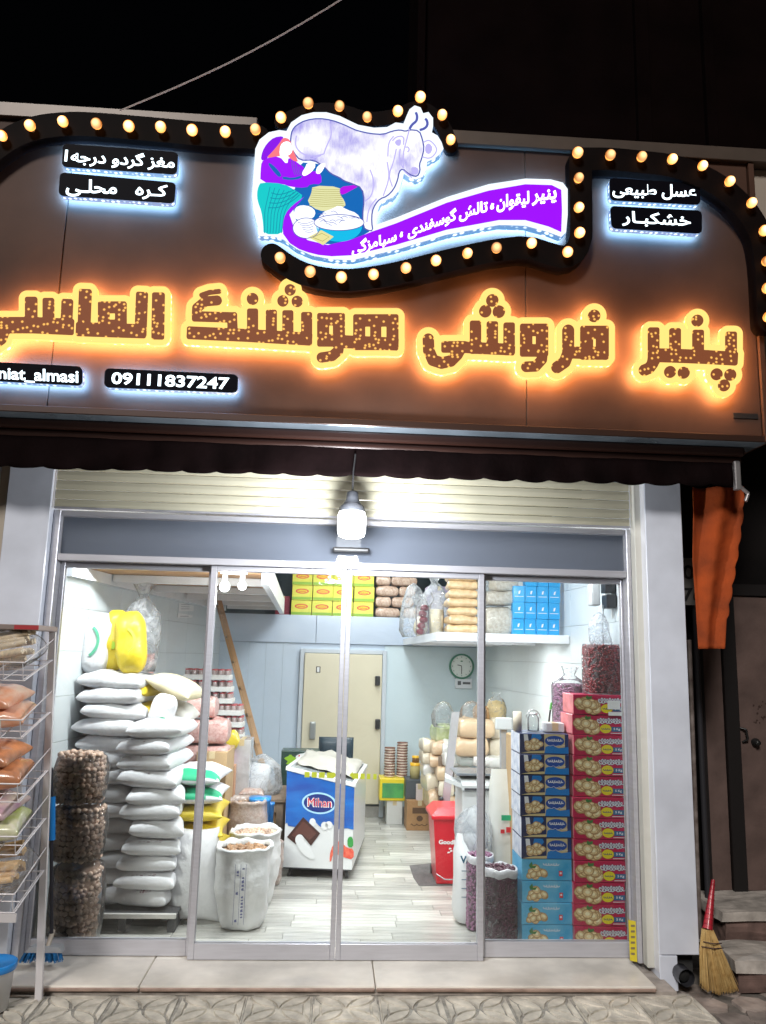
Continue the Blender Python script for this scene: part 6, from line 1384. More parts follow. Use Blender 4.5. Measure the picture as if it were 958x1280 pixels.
# floor goods at the back
a, b, c, d = pb(484, 1001, 503, 1028, 4.0); MBx = carton('white carton standing under the yellow framed case', a, b, 4.0, 4.25, .1, d, mat('white_card', (.66, .66, .64), .6))
a, b, c, d2 = pb(475, 973, 508, 1001, 3.98); gcs = root('yellow_case', 'yellow framed case with green front on the white carton', 'case', ((a+b)/2, 4.1, d+.001))
z0_ = d+.002
MB().box(a, b, 3.98, 4.28, z0_, d2, .01).build('frame', mat('yellow_case_frame', (.80, .62, .02), .4, coat=.2), gcs); MB().box(a+.03, b-.03, 3.974, 3.979, z0_+.03, d2-.05, .002).build('front_panel', mat('green_case_front', (.10, .45, .10), .35, col2=(.04, .22, .08), vscale=6, coat=.4), gcs)
cupd, cupw = mat('brown_cup_lid', (.18, .07, .04), .5), mat('pale_cup', (.74, .62, .52), .5)
for i, (px_, n) in enumerate(((487, 11), (502.5, 13))):
    p = PX(px_, 972, 4.1); t = root('cup_stack', ['shorter stack of brown and cream tubs on the yellow case', 'taller stack of brown and cream tubs beside the shorter one'][i], 'stack', (p.x, 4.1, d2+.002)); z = d2+.002
    if i == 1: 
        pass
    for k in range(n):
        MB().lathe((p.x+random.uniform(-.004, .004), 4.1, z), [(.001, 0), (.056, 0), (.060, .019), (.001, .019)], 14).build('tub', cupw, t); MB().lathe((p.x, 4.1, z+.0192), [(.062, 0), (.062, .009), (.001, .0095)], 14).build('lid', cupd, t); z += .029
a, b, c, d = pb(509, 1001, 541, 1033, 3.7); cb_ = carton('brown cardboard box with dark print beside the red bin', a, b, 3.7, 4.0, .1, d, mat('brown_box', (.42, .23, .10), .75, var=.15))
mb = MB(); quad(mb, a+.06, b-.03, 3.698, d-.13, d-.07); mb.add(disc((a+b)/2, 3.698, d-.18, .035, .03, 12), [tuple(range(12))]); squiggle(mb, a+.04, b-.05, 3.6975, .16, .01, .004, 4, n=10); mb.build('print', mat('box_print', (.12, .06, .03), .7), cb_)
a, b, c, d3 = pb(508, 975, 541, 1000, 3.75); dk2 = root('plastic_crate', 'dark grey plastic crate on the brown cardboard box', 'crate', ((a+b)/2, 3.9, d+.002)); MB().box(a, b-.02, 3.78, 4.05, d+.002, d3, .01).build('body', mat('dark_grey_crate', (.07, .08, .09), .5), dk2)
for i, (x0, x1) in enumerate(((513, 526), (527, 540))):
    a, b, c, dd = pb(x0, 958, x1, 976, 3.82); t = root('honey_jar', ['left honey jar with yellow lid on the dark crate', 'right honey jar with yellow lid on the dark crate'][i], 'jar', ((a+b)/2, 3.87, d3+.001)); r_ = (b-a)*.47
    MB().lathe(((a+b)/2, 3.87, d3+.001), [(.001, 0), (r_, .002), (r_, .12), (r_*.9, .135)], 16).build('jar', mat('honey_jar_glass', (.55, .46, .20), .15, coat=.6), t); MB().lathe(((a+b)/2, 3.87, d3+.136), [(r_, 0), (r_, .03), (.001, .031)], 16).build('lid', mat('yellow_orange_lid', (.85, .48, .02), .4), t)
t = root('honey_jar', 'small dark honey jar with orange lid standing on the two yellow lids', 'jar', (PX(520, 960, 3.85).x, 3.87, d3+.169)); MB().lathe(t.location, [(.001, 0), (.04, .001), (.04, .04), (.034, .048)], 14).build('jar', mat('dark_honey', (.20, .09, .02), .15, coat=.5), t); MB().lathe(Vector(t.location)+Vector((0, 0, .049)), [(.042, 0), (.042, .02), (.001, .021)], 14).build('lid', MATS['yellow_orange_lid'], t)
a, b, c, dd = pb(521, 981, 529, 999, 3.70); t = carton('small white and pink carton in front of the dark crate', a, b, 3.71, 3.765, d+.002, dd, mat('pinkish_card', (.72, .60, .58), .5))
a, b, c, dd = pb(529, 985, 539, 999, 3.69); t = carton('small yellow carton in front of the dark crate', a, b, 3.71, 3.765, d+.002, dd, mat('yellow_card', (.76, .68, .14), .5))
# pile of packed dried goods on a hidden rack
beig = mat('beige_roll_pack', (.68, .50, .32), .4, var=.12, vscale=9, bump=.4, bscale=22, coat=.45); creamp = mat('cream_pack', (.74, .66, .52), .4, var=.15, vscale=12, bump=.5, bscale=25, coat=.45); tanpk = mat('tan_pack', (.52, .34, .20), .4, col2=(.68, .52, .36), vscale=22, bump=.5, bscale=30, coat=.5); grnp = mat('green_herb_pack', (.32, .40, .14), .45, col2=(.55, .60, .40), vscale=18, coat=.4); wpk = mat('pale_pack', (.76, .75, .72), .35, var=.1, vscale=10, bump=.5, bscale=22, coat=.5)
rk = root('goods_rack', 'wooden rack carrying the pile of packed dried goods', 'rack', (1.3, 3.2, .1)); 
xa, xb = PX(545, 1000, 3.0).x, PX(640, 1000, 3.0).x
for zz in (.32, .62): MB().box(xa, min(xb, 1.80), 2.95, 3.7, zz, zz+.02, .003).build('shelf', wdark, rk)
for xx in (xa+.02, 1.74):
    for yy in (2.97, 3.64): MB().box(xx, xx+.04, yy, yy+.04, .1, .95, .003).build('post', wdark, rk)
pile = [(574, 900, 617, 923, 2.6, beig, 'long beige roll pack in the upper row of the pile'), (572, 923, 612, 946, 2.6, beig, 'long beige roll pack in the lower row of the pile'), (614, 899, 632, 924, 2.7, creamp, 'cream pack at the right end of the upper row of the pile'), (613, 924, 630, 947, 2.7, creamp, 'cream pack right of the lower beige roll'),
 (575, 944, 592, 958, 2.65, mat('grey_green_pack', (.42, .46, .44), .4, coat=.5, bump=.4), 'grey green pack under the lower beige roll'), (592, 946, 612, 958, 2.6, wpk, 'pale pack under the lower beige roll'), (612, 946, 632, 960, 2.6, wpk, 'pale pack near the grey post under the cream pack'),
 (545, 908, 566, 928, 3.1, grnp, 'green herb pack with clear top at the left of the pile'), (541, 928, 556, 944, 3.0, tanpk, 'tan pack left under the green herb pack'), (556, 928, 571, 946, 2.95, wpk, 'white pack under the green herb pack'),
 (529, 926, 541, 940, 3.2, creamp, 'cream pack at the left edge of the pile, topmost there'), (529, 941, 541, 955, 3.2, creamp, 'cream pack at the left edge of the pile, second down'), (530, 955, 543, 970, 3.2, wpk, 'white pack at the left edge of the pile, third down'), (540, 944, 555, 959, 3.0, tanpk, 'tan pack in the second column of the pile'),
 (548, 958, 563, 976, 2.9, beig, 'beige pack in the middle of the pile beside the silver post'), (533, 970, 548, 990, 3.1, creamp, 'cream pack low at the left of the pile'), (536, 990, 552, 1012, 3.0, tanpk, 'tan pack, low above the red bin'), (550, 976, 568, 996, 2.9, creamp, 'cream pack low beside the silver post'), (552, 996, 572, 1014, 2.9, tanpk, 'tan pack directly above the bin lid'), (570, 960, 590, 984, 2.9, creamp, 'cream pack behind the counter scale'), (555, 944, 572, 958, 2.85, wpk, 'white pack right of the tan one in the pile'),
 (598, 884, 613, 901, 2.8, mat('orange_brown_pack', (.55, .30, .12), .4, bump=.4, coat=.4), 'orange brown pack lying on the upper beige roll'), (575, 1000, 600, 1020, 2.9, creamp, 'cream pack at the bottom behind the white stand')]
for k, (x0, y0, x1, y1, Y, m, lab) in enumerate(pile):
    a, b, c, d = pb(x0-.5, y0-.5, x1+1, y1+1.5, Y); q = sack_mb(b-a, .34, d-c, 130+k, ear=.0, pw=6, wr=.024, fl=.22); place(q, 'goods_pack', m, lab, 'pack', ((a+b)/2, Y+.17, c), (0, random.uniform(-.06, .06), random.uniform(-.1, .1)))
a, b, c, d = pb(612, 876, 637, 902, 2.7); t = root('grain_bag', 'round topped bag of yellow grain on the pile right of the post', 'bag', ((a+b)/2, 2.85, c)); MB().lathe(((a+b)/2, 2.85, c), [(.001, 0), ((b-a)*.46, .005), ((b-a)*.5, (d-c)*.5), ((b-a)*.42, (d-c)*.9), (.001, d-c)], 20).build('contents', mat('yellow_grain', (.74, .56, .26), .5, var=.1, vscale=30), t); mb = MB(); mb.lathe(((a+b)/2, 2.85, c), [((b-a)*.5, 0), ((b-a)*.53, (d-c)*.6), ((b-a)*.4, d-c), ((b-a)*.14, (d-c)*1.2), ((b-a)*.25, (d-c)*1.4)], 18); mb.build('film', clear2, t)
for i, (x, y, r, h, lb) in enumerate(((556, 910, .12, .26, 'crumpled clear bag on the green herb pack'), (588, 903, .14, .22, 'crumpled clear bag heaped on the upper beige roll'))):
    p = PX(x, y, 3.0); film_bag('clear_bag', lb, (p.x, 3.1 if i == 0 else 2.85, p.z), r, h, clear2, 50+i, neck=False)
# leaning chrome post + second grey post of the scales
chrome = mat('scale_steel', (.60, .62, .66), .25, metal=.6)
sp_ = root('steel_post', 'leaning bright steel post left of the counter scale', 'post', tuple(PX(556, 1008, 2.2)))
A, B = PX(570, 890, 2.2), PX(557, 1010, 2.2); B = A+(B-A)*((A.z-.1)/(A.z-B.z)); mb = MB(); mb.prism([A+Vector((-.035, 0, 0)), A+Vector((.035, 0, 0)), A+Vector((.035, .03, 0)), A+Vector((-.035, .03, 0))], B-A); mb.build('post', chrome, sp_)
MB().ball(PX(552, 999, 2.18), .022, 2).build('knob', MATS['black_plastic'], sp_)
# counter scale on a white stand
sy_ = .95
a, b, c, d = pb(562, 986, 634, 1000, sy_)
stn = root('scale_stand', 'tall white box stand under the counter scale', 'stand', ((a+b)/2, sy_+.2, .1)); zst = PX(598, 989, sy_).z
MB().box(PX(579, 1000, sy_).x, PX(632, 1000, sy_).x, sy_+.02, sy_+.40, .1, zst, .008).build('body', mat('stand_white', (.66, .67, .68), .45, var=.05), stn)
scl = root('counter_scale', 'grey and white electronic counter scale with dark plate and display post', 'scale', ((a+b)/2, sy_+.2, zst))
xl_, xr_ = PX(561, 985, sy_).x, PX(632, 985, sy_).x
mb = MB(); pr_ = [(0, .0), (0, .035), (.05, .075), (.40, .095), (.40, 0)]
mb.prism([(xl_+.10, sy_+y_, zst+.002+z_) for y_, z_ in pr_], (xr_-xl_-.10, 0, 0)); mb.build('body', mat('scale_body', (.60, .62, .63), .4), scl)
mb = MB(); mb.prism([(xl_+.098, sy_+.0, zst+.02), (xl_+.098, sy_+.25, zst+.02), (xl_-.0, sy_+.20, zst+.07), (xl_-.02, sy_+.05, zst+.055)], (0, 0, .03)); mb.build('keypad', MATS['scale_body'], scl)
MB().box(xl_+.12, xr_-.03, sy_-.004, sy_+.02, zst+.004, zst+.02, .002).build('foot_rail', mat('dark_base', (.05, .05, .06), .6), scl)
MB().box(xl_+.06, xr_-.005, sy_+.02, sy_+.36, zst+.105, zst+.122, .006).build('weighing_plate', mat('plate_dark_steel', (.22, .24, .27), .25, metal=.5), scl)
MB().box(PX(624, 960, 1.35).x, PX(633, 960, 1.35).x, 1.30, 1.33, zst+.098, PX(628, 897, 1.35).z, .008).build('display_post', chrome, scl)
MB().box(PX(619, 905, 1.3).x, PX(640, 905, 1.3).x, 1.27, 1.299, PX(628, 912, 1.3).z, PX(628, 897, 1.3).z, .01).build('display', MATS['scale_body'], scl)
# red bin on a mat
p = PX(559, 1104, 1.7); rb_ = root('red_bin', 'red wheeled bin with sloping lid and white lettering', 'bin', (p.x, 1.75, .104))
a, b, c, d = pb(541, 1020, 586, 1105, 1.6); redb = mat('red_plastic', (.60, .006, .02), .3, coat=.35); zt2 = d-.03
def frust(x0, x1, y0, y1, z0, x2, x3, y2, y3, z1): return [(x0, y0, z0), (x1, y0, z0), (x1, y1, z0), (x0, y1, z0), (x2, y2, z1), (x3, y2, z1), (x3, y3, z1), (x2, y3, z1)]
mb = MB(); mb.add(frust(a+.045, b-.03, 1.64, 1.95, .11, a+.01, b, 1.60, 1.99, zt2), [(3, 2, 1, 0), (4, 5, 6, 7), (0, 1, 5, 4), (1, 2, 6, 5), (2, 3, 7, 6), (3, 0, 4, 7)]); mb.build('body', redb, rb_)
MB().box(a-.012, b+.02, 1.575, 2.01, zt2+.001, zt2+.035, .012).build('rim', redb, rb_)
mb = MB(); mb.add(frust(a-.005, b+.012, 1.585, 2.0, zt2+.036, a+.05, b-.04, 1.66, 1.98, zt2+.085), [(3, 2, 1, 0), (4, 5, 6, 7), (0, 1, 5, 4), (1, 2, 6, 5), (2, 3, 7, 6), (3, 0, 4, 7)]); mb.build('lid', redb, rb_)
for xx in (a+.05, b-.05): MB().tube((xx-.015, 1.98, .145), (xx+.015, 1.98, .145), .04, n=14).build('wheel', MATS['caster_rubber'], rb_)
MB().path([(a+.04, 1.61, .19), (a+.10, 1.55, .165), (a+.20, 1.55, .165)], .005).build('pedal_bar', chrome, rb_)
tilt = lambda z: 1.60+.04*(1-(z-.11)/(zt2-.11))
text_on('lettering', 'Goodluck', lambda u, v: (lambda z: Vector((a+.055+.21*u, tilt(z)-.003, z)))(PX(550, 1056, 1.6).z+.0+.036*v), mat('print_white', (.85, .85, .85), .4), rb_, .04)
mb = MB(); zc = PX(570, 1062, 1.6).z; 
for q_ in ((-.012, .0), (.01, .012), (.0, .03)): mb.add([(a+.15+q_[0]+.012*math.cos(s), tilt(zc)-.004, zc-.03+q_[1]+.01*math.sin(s)) for s in [2*math.pi*i/7 for i in range(5)]], [(0, 1, 2, 3, 4)])
mb.build('emblem_print', MATS['print_white'], rb_)
mp_ = [at(x, y, 2, .1045) for x, y in ((512, 1082), (540, 1079), (590, 1082), (600, 1107), (524, 1107), (517, 1097))]
MBm = MB(); MBm.prism([(q.x, q.y, .101) for q in mp_], (0, 0, .004)); single(MBm, 'floor_mat', mat('grey_mat', (.13, .12, .12), .9, var=.3, bump=.4), 'flat dark grey mat lying beneath the red bin', 'mat')
# big white sacks by the right post
def big_sack(label, x, y, r, h, seed, m, txt=None):
    t = root('tall_sack', label, 'sack', (x, y, .1)); n = 36
    mb = MB(); mb.lathe((0, 0, 0), [(r*.5, 0), (r*.93, .02), (r*1.02, h*.15), (r, h*.5), (r*1.0, h*.8), (r*.97, h*.9), (r*.93, h*.97), (r*.90, h)], n, sq=3.2)
    mb.v = [(a, b*(1-.93*max(0, c/h-.62)/.38), c) for a, b, c in mb.v]
    mb.v = [(a*(1+.13*noise.noise(Vector((a*8+seed, b*8, c*6)))), b*(1+.13*noise.noise(Vector((a*8, b*8+seed, c*6)))), c) for a, b, c in mb.v]; mb.build('cloth', m, t, world=False)
    return t
slick = mat('slick_white_sack', (.72, .73, .75), .4, var=.06, vscale=5, bump=.45, bscale=14, coat=.2)
a, b, c, d = pb(573, 1060, 617, 1175, .55); bs = big_sack('big white printed sack standing behind the right post', (a+b)/2, .72, (b-a)/2, d-c, 3, slick); X_ = (a+b)/2; r_ = (b-a)/2
blt = mat('navy_teal_print', (.02, .12, .22), .6)
text_on('lettering', 'VAZ', lambda u, v: Vector((PX(577, 1100, .53).x+.13*u, .72-r_*1.10, PX(572, 1082, .53).z+.05*v)), blt, bs, .04)
mb = MB()
for k in range(7): z = PX(572, 1092+k*11, .53).z; xx = X_-r_*.75+(.12 if k > 3 else 0); mb.box(xx, xx+.10+.05*((k*7) % 3)/2, .72-r_*1.1-.001, .72-r_*1.1, z, z+.005)
mb.build('print_lines', blt, bs)
p = PX(597, 1062, .9); film_bag('white_bag', 'crumpled white plastic bag draped on the printed sack', (X_+.04, .80, d-.10), .15, .34, film('white_sheet_film', (.9, .92, .95), .1, .3, cloud=1, milky=.75, scale=5), 60, neck=False)
a, b, c, d = pb(622, 965, 645, 1082, .62); bs2 = big_sack('white sack with green and red label behind the navy boxes', (a+b)/2+.03, .78, .12, d-.1, 8, mat('pale_sack', (.68, .68, .64), .5, bump=.4, bscale=16)); X2 = (a+b)/2+.03
for x0, y0, x1, y1, m, nm in ((627, 1019, 642, 1026, 'green_band', 'green_label'), (626, 1037, 631, 1042, 'print_red2', 'red_label'), (633, 1034, 641, 1041, 'print_red2', 'red_label')):
    aa, bb, cc, dd = pb(x0, y0, x1, y1, .645); MB().box(aa, bb, .642, .645, cc, dd).build(nm, MATS[m], bs2)

# ================================================================== OUTSIDE LEFT: bread rack, bucket, brush
rk = root('bread_rack', 'white wire display rack cut off at the left edge of the picture', 'rack', (-2.0, -.6, 0))
wire = mat('white_wire', (.74, .72, .74), .35, metal=.1); yB = -.46; yF = -.86
tp_, bt_ = PX(66, 790, yB), PX(53, 1130, yB); bt_ = tp_+(bt_-tp_)*(tp_.z/(tp_.z-bt_.z))
xat = lambda z: tp_.x+(bt_.x-tp_.x)*(tp_.z-z)/(tp_.z)
for dx in (0, -.95):
    o_ = Vector((dx, 0, 0)); mb = MB(); mb.prism([tp_+o_+Vector((-.018, -.012, 0)), tp_+o_+Vector((.018, -.012, 0)), tp_+o_+Vector((.018, .012, 0)), tp_+o_+Vector((-.018, .012, 0))], bt_-tp_); mb.build('post', wire, rk)
MB().box(tp_.x-.97, tp_.x+.02, -.75, yB+.02, tp_.z+.001, tp_.z+.03, .004).build('top_board', mat('rack_top_board', (.30, .24, .22), .5), rk)
MB().box(tp_.x-.11, tp_.x+.02, -.754, -.7505, tp_.z+.004, tp_.z+.027).build('red_edge', mat('rack_red', (.5, .04, .05), .5), rk)
levels_y = (850, 922, 1002, 1068, 1140); lz_ = []
for k, py in enumerate(levels_y):
    z = PX(30, py, yF).z; zb2 = z+.10; x1_ = xat(z); lz_.append((z, x1_)); mb = MB()
    for i in range(10): xx = x1_-.01-.1*i; mb.tube((xx, yF, z), (xx, yB-.015, zb2), .0028, n=5)
    for j in range(5): t_ = j/4; mb.tube((x1_-.93, yF+(yB-.015-yF)*t_, z+.1*t_-.004), (x1_, yF+(yB-.015-yF)*t_, z+.1*t_-.004), .003, n=5)
    mb.tube((x1_-.93, yF-.03, z+.09), (x1_, yF-.03, z+.09), .0045, n=6)
    for i in range(10): xx = x1_-.01-.1*i; mb.tube((xx, yF, z), (xx, yF-.03, z+.09), .0025, n=5)
    mb.tube((x1_, yF-.03, z+.09), (x1_, yB-.015, zb2+.12), .0035, n=5).tube((x1_, yF, z), (x1_, yB-.015, zb2), .0045, n=5)
    mb.build('wire_shelf', wire, rk)
last = lz_[-1]; mb = MB(); mb.prism([(last[1]-.93, yF-.005, last[0]-.05), (last[1]+.01, yF-.005, last[0]-.05), (last[1]+.01, yF-.005, last[0]-.008), (last[1]-.93, yF-.005, last[0]-.008)], (0, .01, 0)); mb.build('shelf_edge', wire, rk)
breads = [('cream bread sticks in clear wrap on the top rack shelf', (.66, .50, .32), (.80, .70, .55)), ('orange wrapped bread pack on the second rack shelf', (.74, .30, .16), (.82, .62, .48)), ('dark brown loaf pack with orange label on the third rack shelf', (.42, .19, .11), (.84, .34, .14)), ('white and green printed pack on the fourth rack shelf', (.74, .70, .58), (.44, .52, .12)), ('tan flat bread pack on the lowest rack shelf', (.66, .42, .20), (.78, .60, .38))]
for k, (lab, c1_, c2_) in enumerate(breads):
    z, x1_ = lz_[k]; m = mat(f'bread_wrap_{["cream", "orange", "brown", "printed", "tan"][k]}', c1_, .3, col2=c2_, vscale=11, bump=.5, bscale=18, coat=.5); slope = .245; cx = x1_-.21; cyy = -.67; zc = z+.05
    if k in (0, 4):
        t = root('bread_pack', lab, 'pack', (cx, cyy, zc)); sm = mat('bread_stick_tan' if k else 'bread_stick_cream', (.74, .50, .26) if k else (.80, .66, .46), .6, var=.2, vscale=12)
        for i in range(13):
            yy = cyy+random.uniform(-.11, .10); zz = zc+.03+.033*(i//3)+(yy-cyy)*.2; an = random.uniform(-.25, .12)
            MB().tube((cx-.17, yy-an*.2, zz-.01), (cx+.15, yy+an*.2, zz+.055+random.uniform(-.02, .02)), .019, .016, n=8).build('bread_stick', sm, t)
        q = sack_mb(.40, .30, .21, 200+k, wr=.03, fl=.35); MBq = MB(); MBq.add([(x+cx, y+cyy, zc+z_+(y*.2)) for x, y, z_ in q.v], q.f, True); MBq.build('film', clear2, t)
        place(sack_mb(.40, .3, .20, 240+k, wr=.02, fl=.35), 'bread_pack', m, lab.split(' in ')[0].split(' on ')[0]+', second bundle further left on the same shelf', 'pack', (cx-.42, cyy, zc), (slope, 0, 0))
    else:
        hh = (.0, .11, .13, .12)[k]
        place(sack_mb(.35, .29, hh, 200+k, wr=.022, fl=.35), 'bread_pack', m, lab, 'pack', (cx, cyy, zc), (slope, -.06, .1))
        m2_ = m if k != 3 else mat('bread_wrap_purple', (.46, .26, .36), .35, col2=(.74, .64, .52), vscale=12, coat=.5)
        place(sack_mb(.31, .27, .095, 210+k, wr=.02, fl=.35), 'bread_pack', m2_, lab.split(' on ')[0]+', '+('flat one lying above' if k != 3 else 'with purple pack above'), 'pack', (cx-.02, cyy, zc+hh-.004), (slope, .08, -.15))
        place(sack_mb(.38, .30, .19, 220+k, wr=.022, fl=.35), 'bread_pack', m, lab.split(' on ')[0]+', left neighbour cut by the picture edge', 'pack', (cx-.40, cyy, zc), (slope, 0, .1))
bk = root('bucket', 'white bucket with blue lid cut off at the lower left corner', 'bucket', (-1.68, -.60, .0)); bcx = PX(0, 1240, -.6).x-.045
MB().lathe((bcx, -.60, .058), [(.001, .0), (.088, .002), (.104, .20), (.107, .205)], 26).build('body', mat('white_bucket', (.72, .74, .78), .35, coat=.2), bk)
MB().lathe((bcx, -.60, .264), [(.112, -.012), (.115, .0), (.115, .022), (.108, .026), (.104, .018), (.001, .018)], 26).build('lid', blu, bk)
bh = root('floor_brush', 'blue bristled floor brush with grey block standing at the glass corner', 'brush', (-1.62, -.14, .1)); a, b, c, d = pb(29, 1182, 80, 1201, -.17)
MB().prism([(a+.02, -.20, c+.05), (b-.01, -.20, c+.05), (b-.02, -.20, d), (a+.05, -.20, d)], (0, .06, 0)).build('block', mat('brush_block', (.40, .42, .45), .4), bh)
mb = MB()
for i in range(150):
    u = random.random(); v = random.random(); x = a+.02+u*(b-a-.04); y = -.205+v*.07
    mb.tube((x, y, d-.03), (x+(u-.5)*.05, y-.01+random.uniform(-.01, .01), c+.0), .004, .002, n=4, cap=False)
mb.build('bristles', mat('blue_bristle', (.01, .16, .42), .6, var=.4, vscale=30), bh)['kind'] = 'stuff'
hp = PX(60, 1180, -.17); MB().tube((hp.x, -.17, d-.01), (hp.x+.0, -.10, d+.06), .014).build('socket', mat('beige_socket', (.55, .48, .40), .5), bh)
t_ = PX(64, 960, -.09); MB().tube((hp.x, -.12, d+.05), (t_.x, -.09, t_.z), .011).build('handle', mat('dark_handle', (.03, .03, .04), .4), bh)
t2_ = PX(65, 1050, -.10); t3_ = PX(65, 996, -.095); MB().tube((t2_.x, -.105, t2_.z), (t3_.x, -.097, t3_.z), .022).build('grip', blu, bh)

# ================================================================== OUTSIDE RIGHT
dkw = mat('dark_wall_render', (.006, .0045, .0045), .9, var=.5, vscale=3, bump=.4, bscale=15, spec=.2)
nbh = root('neighbour_house', 'dark neighbouring house front with old pinkish metal door', 'building', (3.2, .6, 0))
MB().box(2.40, 8, .62, 1.2, 0, 5.3, .0).build('wall', dkw, nbh)
dm = mat('old_door_paint', (.12, .08, .07), .6, var=.35, vscale=4, bump=.35, bscale=20, spec=.3); dm2 = mat('door_black_frame', (.012, .010, .010), .5, spec=.3)
Yd = .60
x0, x1 = PX(884, 1000, Yd).x, PX(908, 1000, Yd).x; zt1, zbd = PX(900, 745, Yd).z, PX(900, 1112, Yd).z
dp = MB().box(x0, x1, Yd-.03, Yd, zbd, zt1, .003).build('door_panel', dm, nbh)
x2, x3 = PX(926, 1000, Yd).x, 4.2
dp2 = MB().box(x2, x3, Yd-.03, Yd, zbd, zt1, .003).build('door', dm, nbh)
MB().box(x1+.003, x2-.003, Yd-.06, Yd, zbd-.03, zt1+.06, .004).build('door_mullion', dm2, nbh)
MB().box(x0-.06, x3, Yd-.05, Yd, zt1+.003, zt1+.09, .004).build('door_head', dm2, nbh)
MB().box(x0-.06, x0-.003, Yd-.05, Yd, zbd, zt1, .004).build('door_post', dm2, nbh)
MB().box(x0-.06, x3, Yd-.05, Yd, zbd-.05, zbd-.034, .003).build('door_sill', dm2, nbh)
p = PX(944, 928, Yd-.03); MB().lathe((p.x, Yd-.03, p.z), [(.03, 0), (.03, -.02), (.018, -.03), (.018, -.055), (.001, -.056)], 14, axis='Y').build('lock', mat('dark_lock', (.03, .03, .03), .4, metal=.5), dp2)
p = PX(929, 915, Yd-.03); MB().path([(p.x-.03, Yd-.04, p.z+.03), (p.x+.01, Yd-.06, p.z+.02), (p.x+.02, Yd-.06, p.z-.05), (p.x-.01, Yd-.04, p.z-.07)], .008).build('hasp', MATS['dark_lock'], dp2)
mb = MB()
for k in range(16): p = PX(948+random.uniform(-8, 10), 890+random.uniform(-14, 16), Yd-.031); r = random.uniform(.004, .011); mb.add([(p.x+r*math.cos(s)*random.uniform(.6, 1.3), Yd-.0312-.0001*k, p.z+r*math.sin(s)) for s in [2*math.pi*i/6 for i in range(6)]], [tuple(range(6))])
mb.build('rust_spots', mat('rust_dark', (.04, .02, .015), .8), dp2)
gp = root('gas_pipe', 'thin rusty pipe running down the wall right of the white pillar', 'pipe', tuple(PX(872, 1200, .3))); A, B = PX(862, 800, .4), PX(876, 1195, .4); MB().path([A, A.lerp(B, .5), B], .016, n=10).build('pipe', mat('rusty_pipe', (.10, .07, .06), .6, col2=(.30, .26, .24), vscale=12), gp)
MB().path([A+Vector((.05, 0, .5)), B+Vector((.07, 0, -.05))], .02, n=10).build('pipe', mat('black_pipe', (.03, .03, .035), .35), gp)
a, b, c, d = pb(851, 697, 880, 757, .35); np_ = root('number_plate', 'grey painted number plate with black digits behind the orange cloth', 'sign', ((a+b)/2, .35, c))
MB().box(a-.06, b, .35, .36, c, d, .002).build('plate', mat('plate_grey', (.20, .19, .18), .7, var=.3, vscale=8), np_)
for i, (tx, py) in enumerate((('01', 716), ('76', 744))):
    A, B = PX(854, py+8, .345), PX(879, py-9, .345); text_on('lettering', tx, lambda u, v, A=A, B=B: Vector((A.x+(B.x-A.x)*u, .347, A.z+(B.z-A.z)*v)), mat('stencil_black', (.01, .01, .01), .7), np_, .02)
# orange cloth, hanging with a scalloped right edge
Yc = -.24; oc = mat('orange_cloth', (.42, .075, .017), .85, col2=(.22, .045, .015), vscale=5, bump=.5, bscale=34, spec=.1)
outl = [(873, 612), (868, 640), (869, 690), (873, 740), (876, 800), (878, 806), (902, 810), (904, 800), (905, 765)]
for k in range(6): y = 762-k*24; xb_ = 905+k*4.4; outl += [(xb_+3, y-4), (xb_+5.5, y-12), (xb_+3.5, y-20)]
outl += [(928, 612)]
mb = MB(); nr, nc_ = 44, 14; L_ = lambda y: bez2([(868, 606), (870, 640), (870, 700), (874, 750), (877, 812)], y); 
def bez2(pts, y):
    for (a, b), (c, d) in zip(pts, pts[1:]):
        if y <= d: return a+(c-a)*(y-b)/(d-b)
    return pts[-1][0]
Rr_ = lambda y: bez2([(929, 606), (927, 640), (919, 690), (911, 735), (905, 770), (903, 812)], y)+(2.6*abs(math.sin((y-612)/24*math.pi)) if y < 770 else 0)
vs = []
for j in range(nr+1):
    y = 608+(811-608)*j/nr
    for i in range(nc_+1):
        u = i/nc_; x = L_(y)+(Rr_(y)-L_(y))*u; q = PX(x, y, Yc); vs.append((q.x, Yc+.035*math.sin(u*9+y*.01)*(1-.5*j/nr)+.03*math.sin(u*3+1), q.z-.03*(u < .0)))
mb.add(vs, [(j*(nc_+1)+i, (j+1)*(nc_+1)+i, (j+1)*(nc_+1)+i+1, j*(nc_+1)+i+1) for j in range(nr) for i in range(nc_)], True)
o = single(mb, 'orange_cloth', oc, 'faded orange cloth with scalloped edge hanging right of the pillar', 'cloth'); md = o.modifiers.new('s', 'SOLIDIFY'); md.thickness = .003
p = PX(873, 700, -.005); 
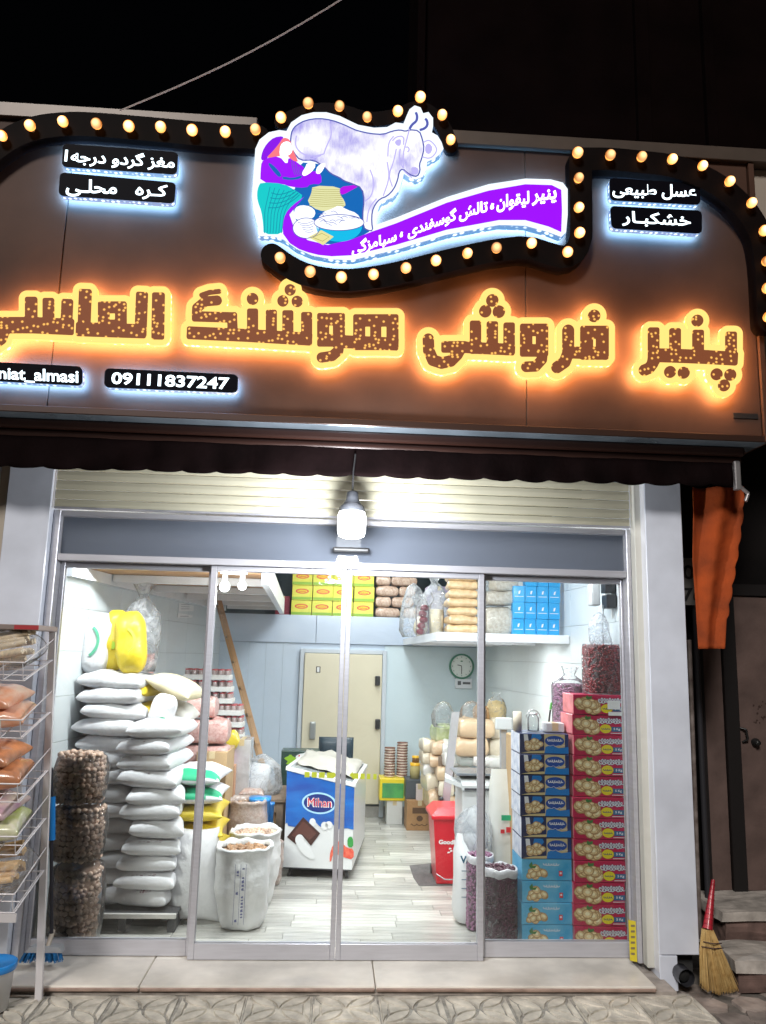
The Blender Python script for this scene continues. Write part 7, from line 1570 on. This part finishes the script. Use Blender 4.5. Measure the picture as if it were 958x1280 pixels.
# stone steps
stn_m = mat('old_stone', (.34, .29, .25), .9, var=.6, vscale=6, bump=.8, bscale=14)
ss = root('stone_steps', 'rough stone steps to the old door at the right edge', 'steps', (2.9, .2, 0))
def rough_box(x0, x1, y0, y1, z0, z1, seed):
    bm = bmesh.new(); bmesh.ops.create_cube(bm, size=1); bmesh.ops.subdivide_edges(bm, edges=list(bm.edges), cuts=9, use_grid_fill=True)
    for v in bm.verts:
        v.co = Vector(((x0+x1)/2+v.co.x*(x1-x0), (y0+y1)/2+v.co.y*(y1-y0), (z0+z1)/2+v.co.z*(z1-z0))); v.co += noise.noise_vector(v.co*6+Vector((seed, 0, 0)))*.022+noise.noise_vector(v.co*17)*.008
    mb = MB(); mb.addbm(bm, False); return mb
pA = PX(901, 1143, .10); zS = PX(925, 1128, .3).z; slabm = mat('pale_step_slab', (.46, .42, .38), .9, var=.45, vscale=7, bump=.8, bscale=18); risem = mat('brown_step_riser', (.16, .10, .085), .9, var=.5, vscale=8, bump=.8, bscale=16)
pB = at(926, 1248, 2, 0)
for x0_, y0_, y1_, zt3 in ((pA.x, .08, .60, zS), (pB.x+.0, -.26, .075, zS*.52)):
    rough_box(x0_+.03, 4.3, y0_+.03, y1_, .0, zt3-.065, 1).build('riser', risem, ss); rough_box(x0_, 4.3, y0_, y1_, zt3-.06, zt3, 5).build('step', slabm, ss)
# corn broom
br = root('corn_broom', 'corn broom with red bound handle leaning beside the stone steps', 'broom', tuple(PX(900, 1240, -.30)))
Yb_ = -.27
A = PX(892, 1100, Yb_+.12); B = PX(885, 1162, Yb_+.04); E_ = PX(901, 1241, Yb_)
MB().tube(A, B, .011, .030, n=12).build('handle', mat('red_binding', (.42, .015, .03), .45, var=.2, vscale=30, coat=.3), br)
for k in range(9): c = A.lerp(B, .1+.1*k); MB().tube(c, A.lerp(B, .115+.1*k), .0125+.0195*(.1+.1*k), n=12).build('binding_ring', mat('red_thread', (.25, .01, .02), .6), br)
mb = MB(); strawm = mat('broom_straw', (.46, .28, .09), .7, var=.45, vscale=30, col2=(.58, .40, .16))
for i in range(620):
    u = random.uniform(-1, 1); v = random.uniform(-1, 1); top_ = B+Vector((u*.028, v*.02, 0)); mid = PX(890+u*13, 1190, Yb_+.02)+Vector((0, v*.03, random.uniform(-.01, .01))); end = PX(899.5+u*22, 1241-6*abs(u)+random.uniform(-5, 2), Yb_)+Vector((0, v*.035, 0))
    mb.tube(top_, mid, .0032, .003, n=3, cap=False).tube(mid, end, .003, .0012, n=3, cap=False)
mb.build('bristles', strawm, br)['kind'] = 'stuff'
for yy, w_ in ((1182, 13.5), (1176, 11.5)): a_ = PX(889-w_, yy, Yb_+.02); b_ = PX(889+w_, yy+2, Yb_+.02); MB().path([a_+Vector((0, -.02, 0)), a_.lerp(b_, .5)+Vector((0, -.042, 0)), b_+Vector((0, -.02, 0))], .003).build('stitching', mat('dark_thread', (.06, .03, .03), .7), br)
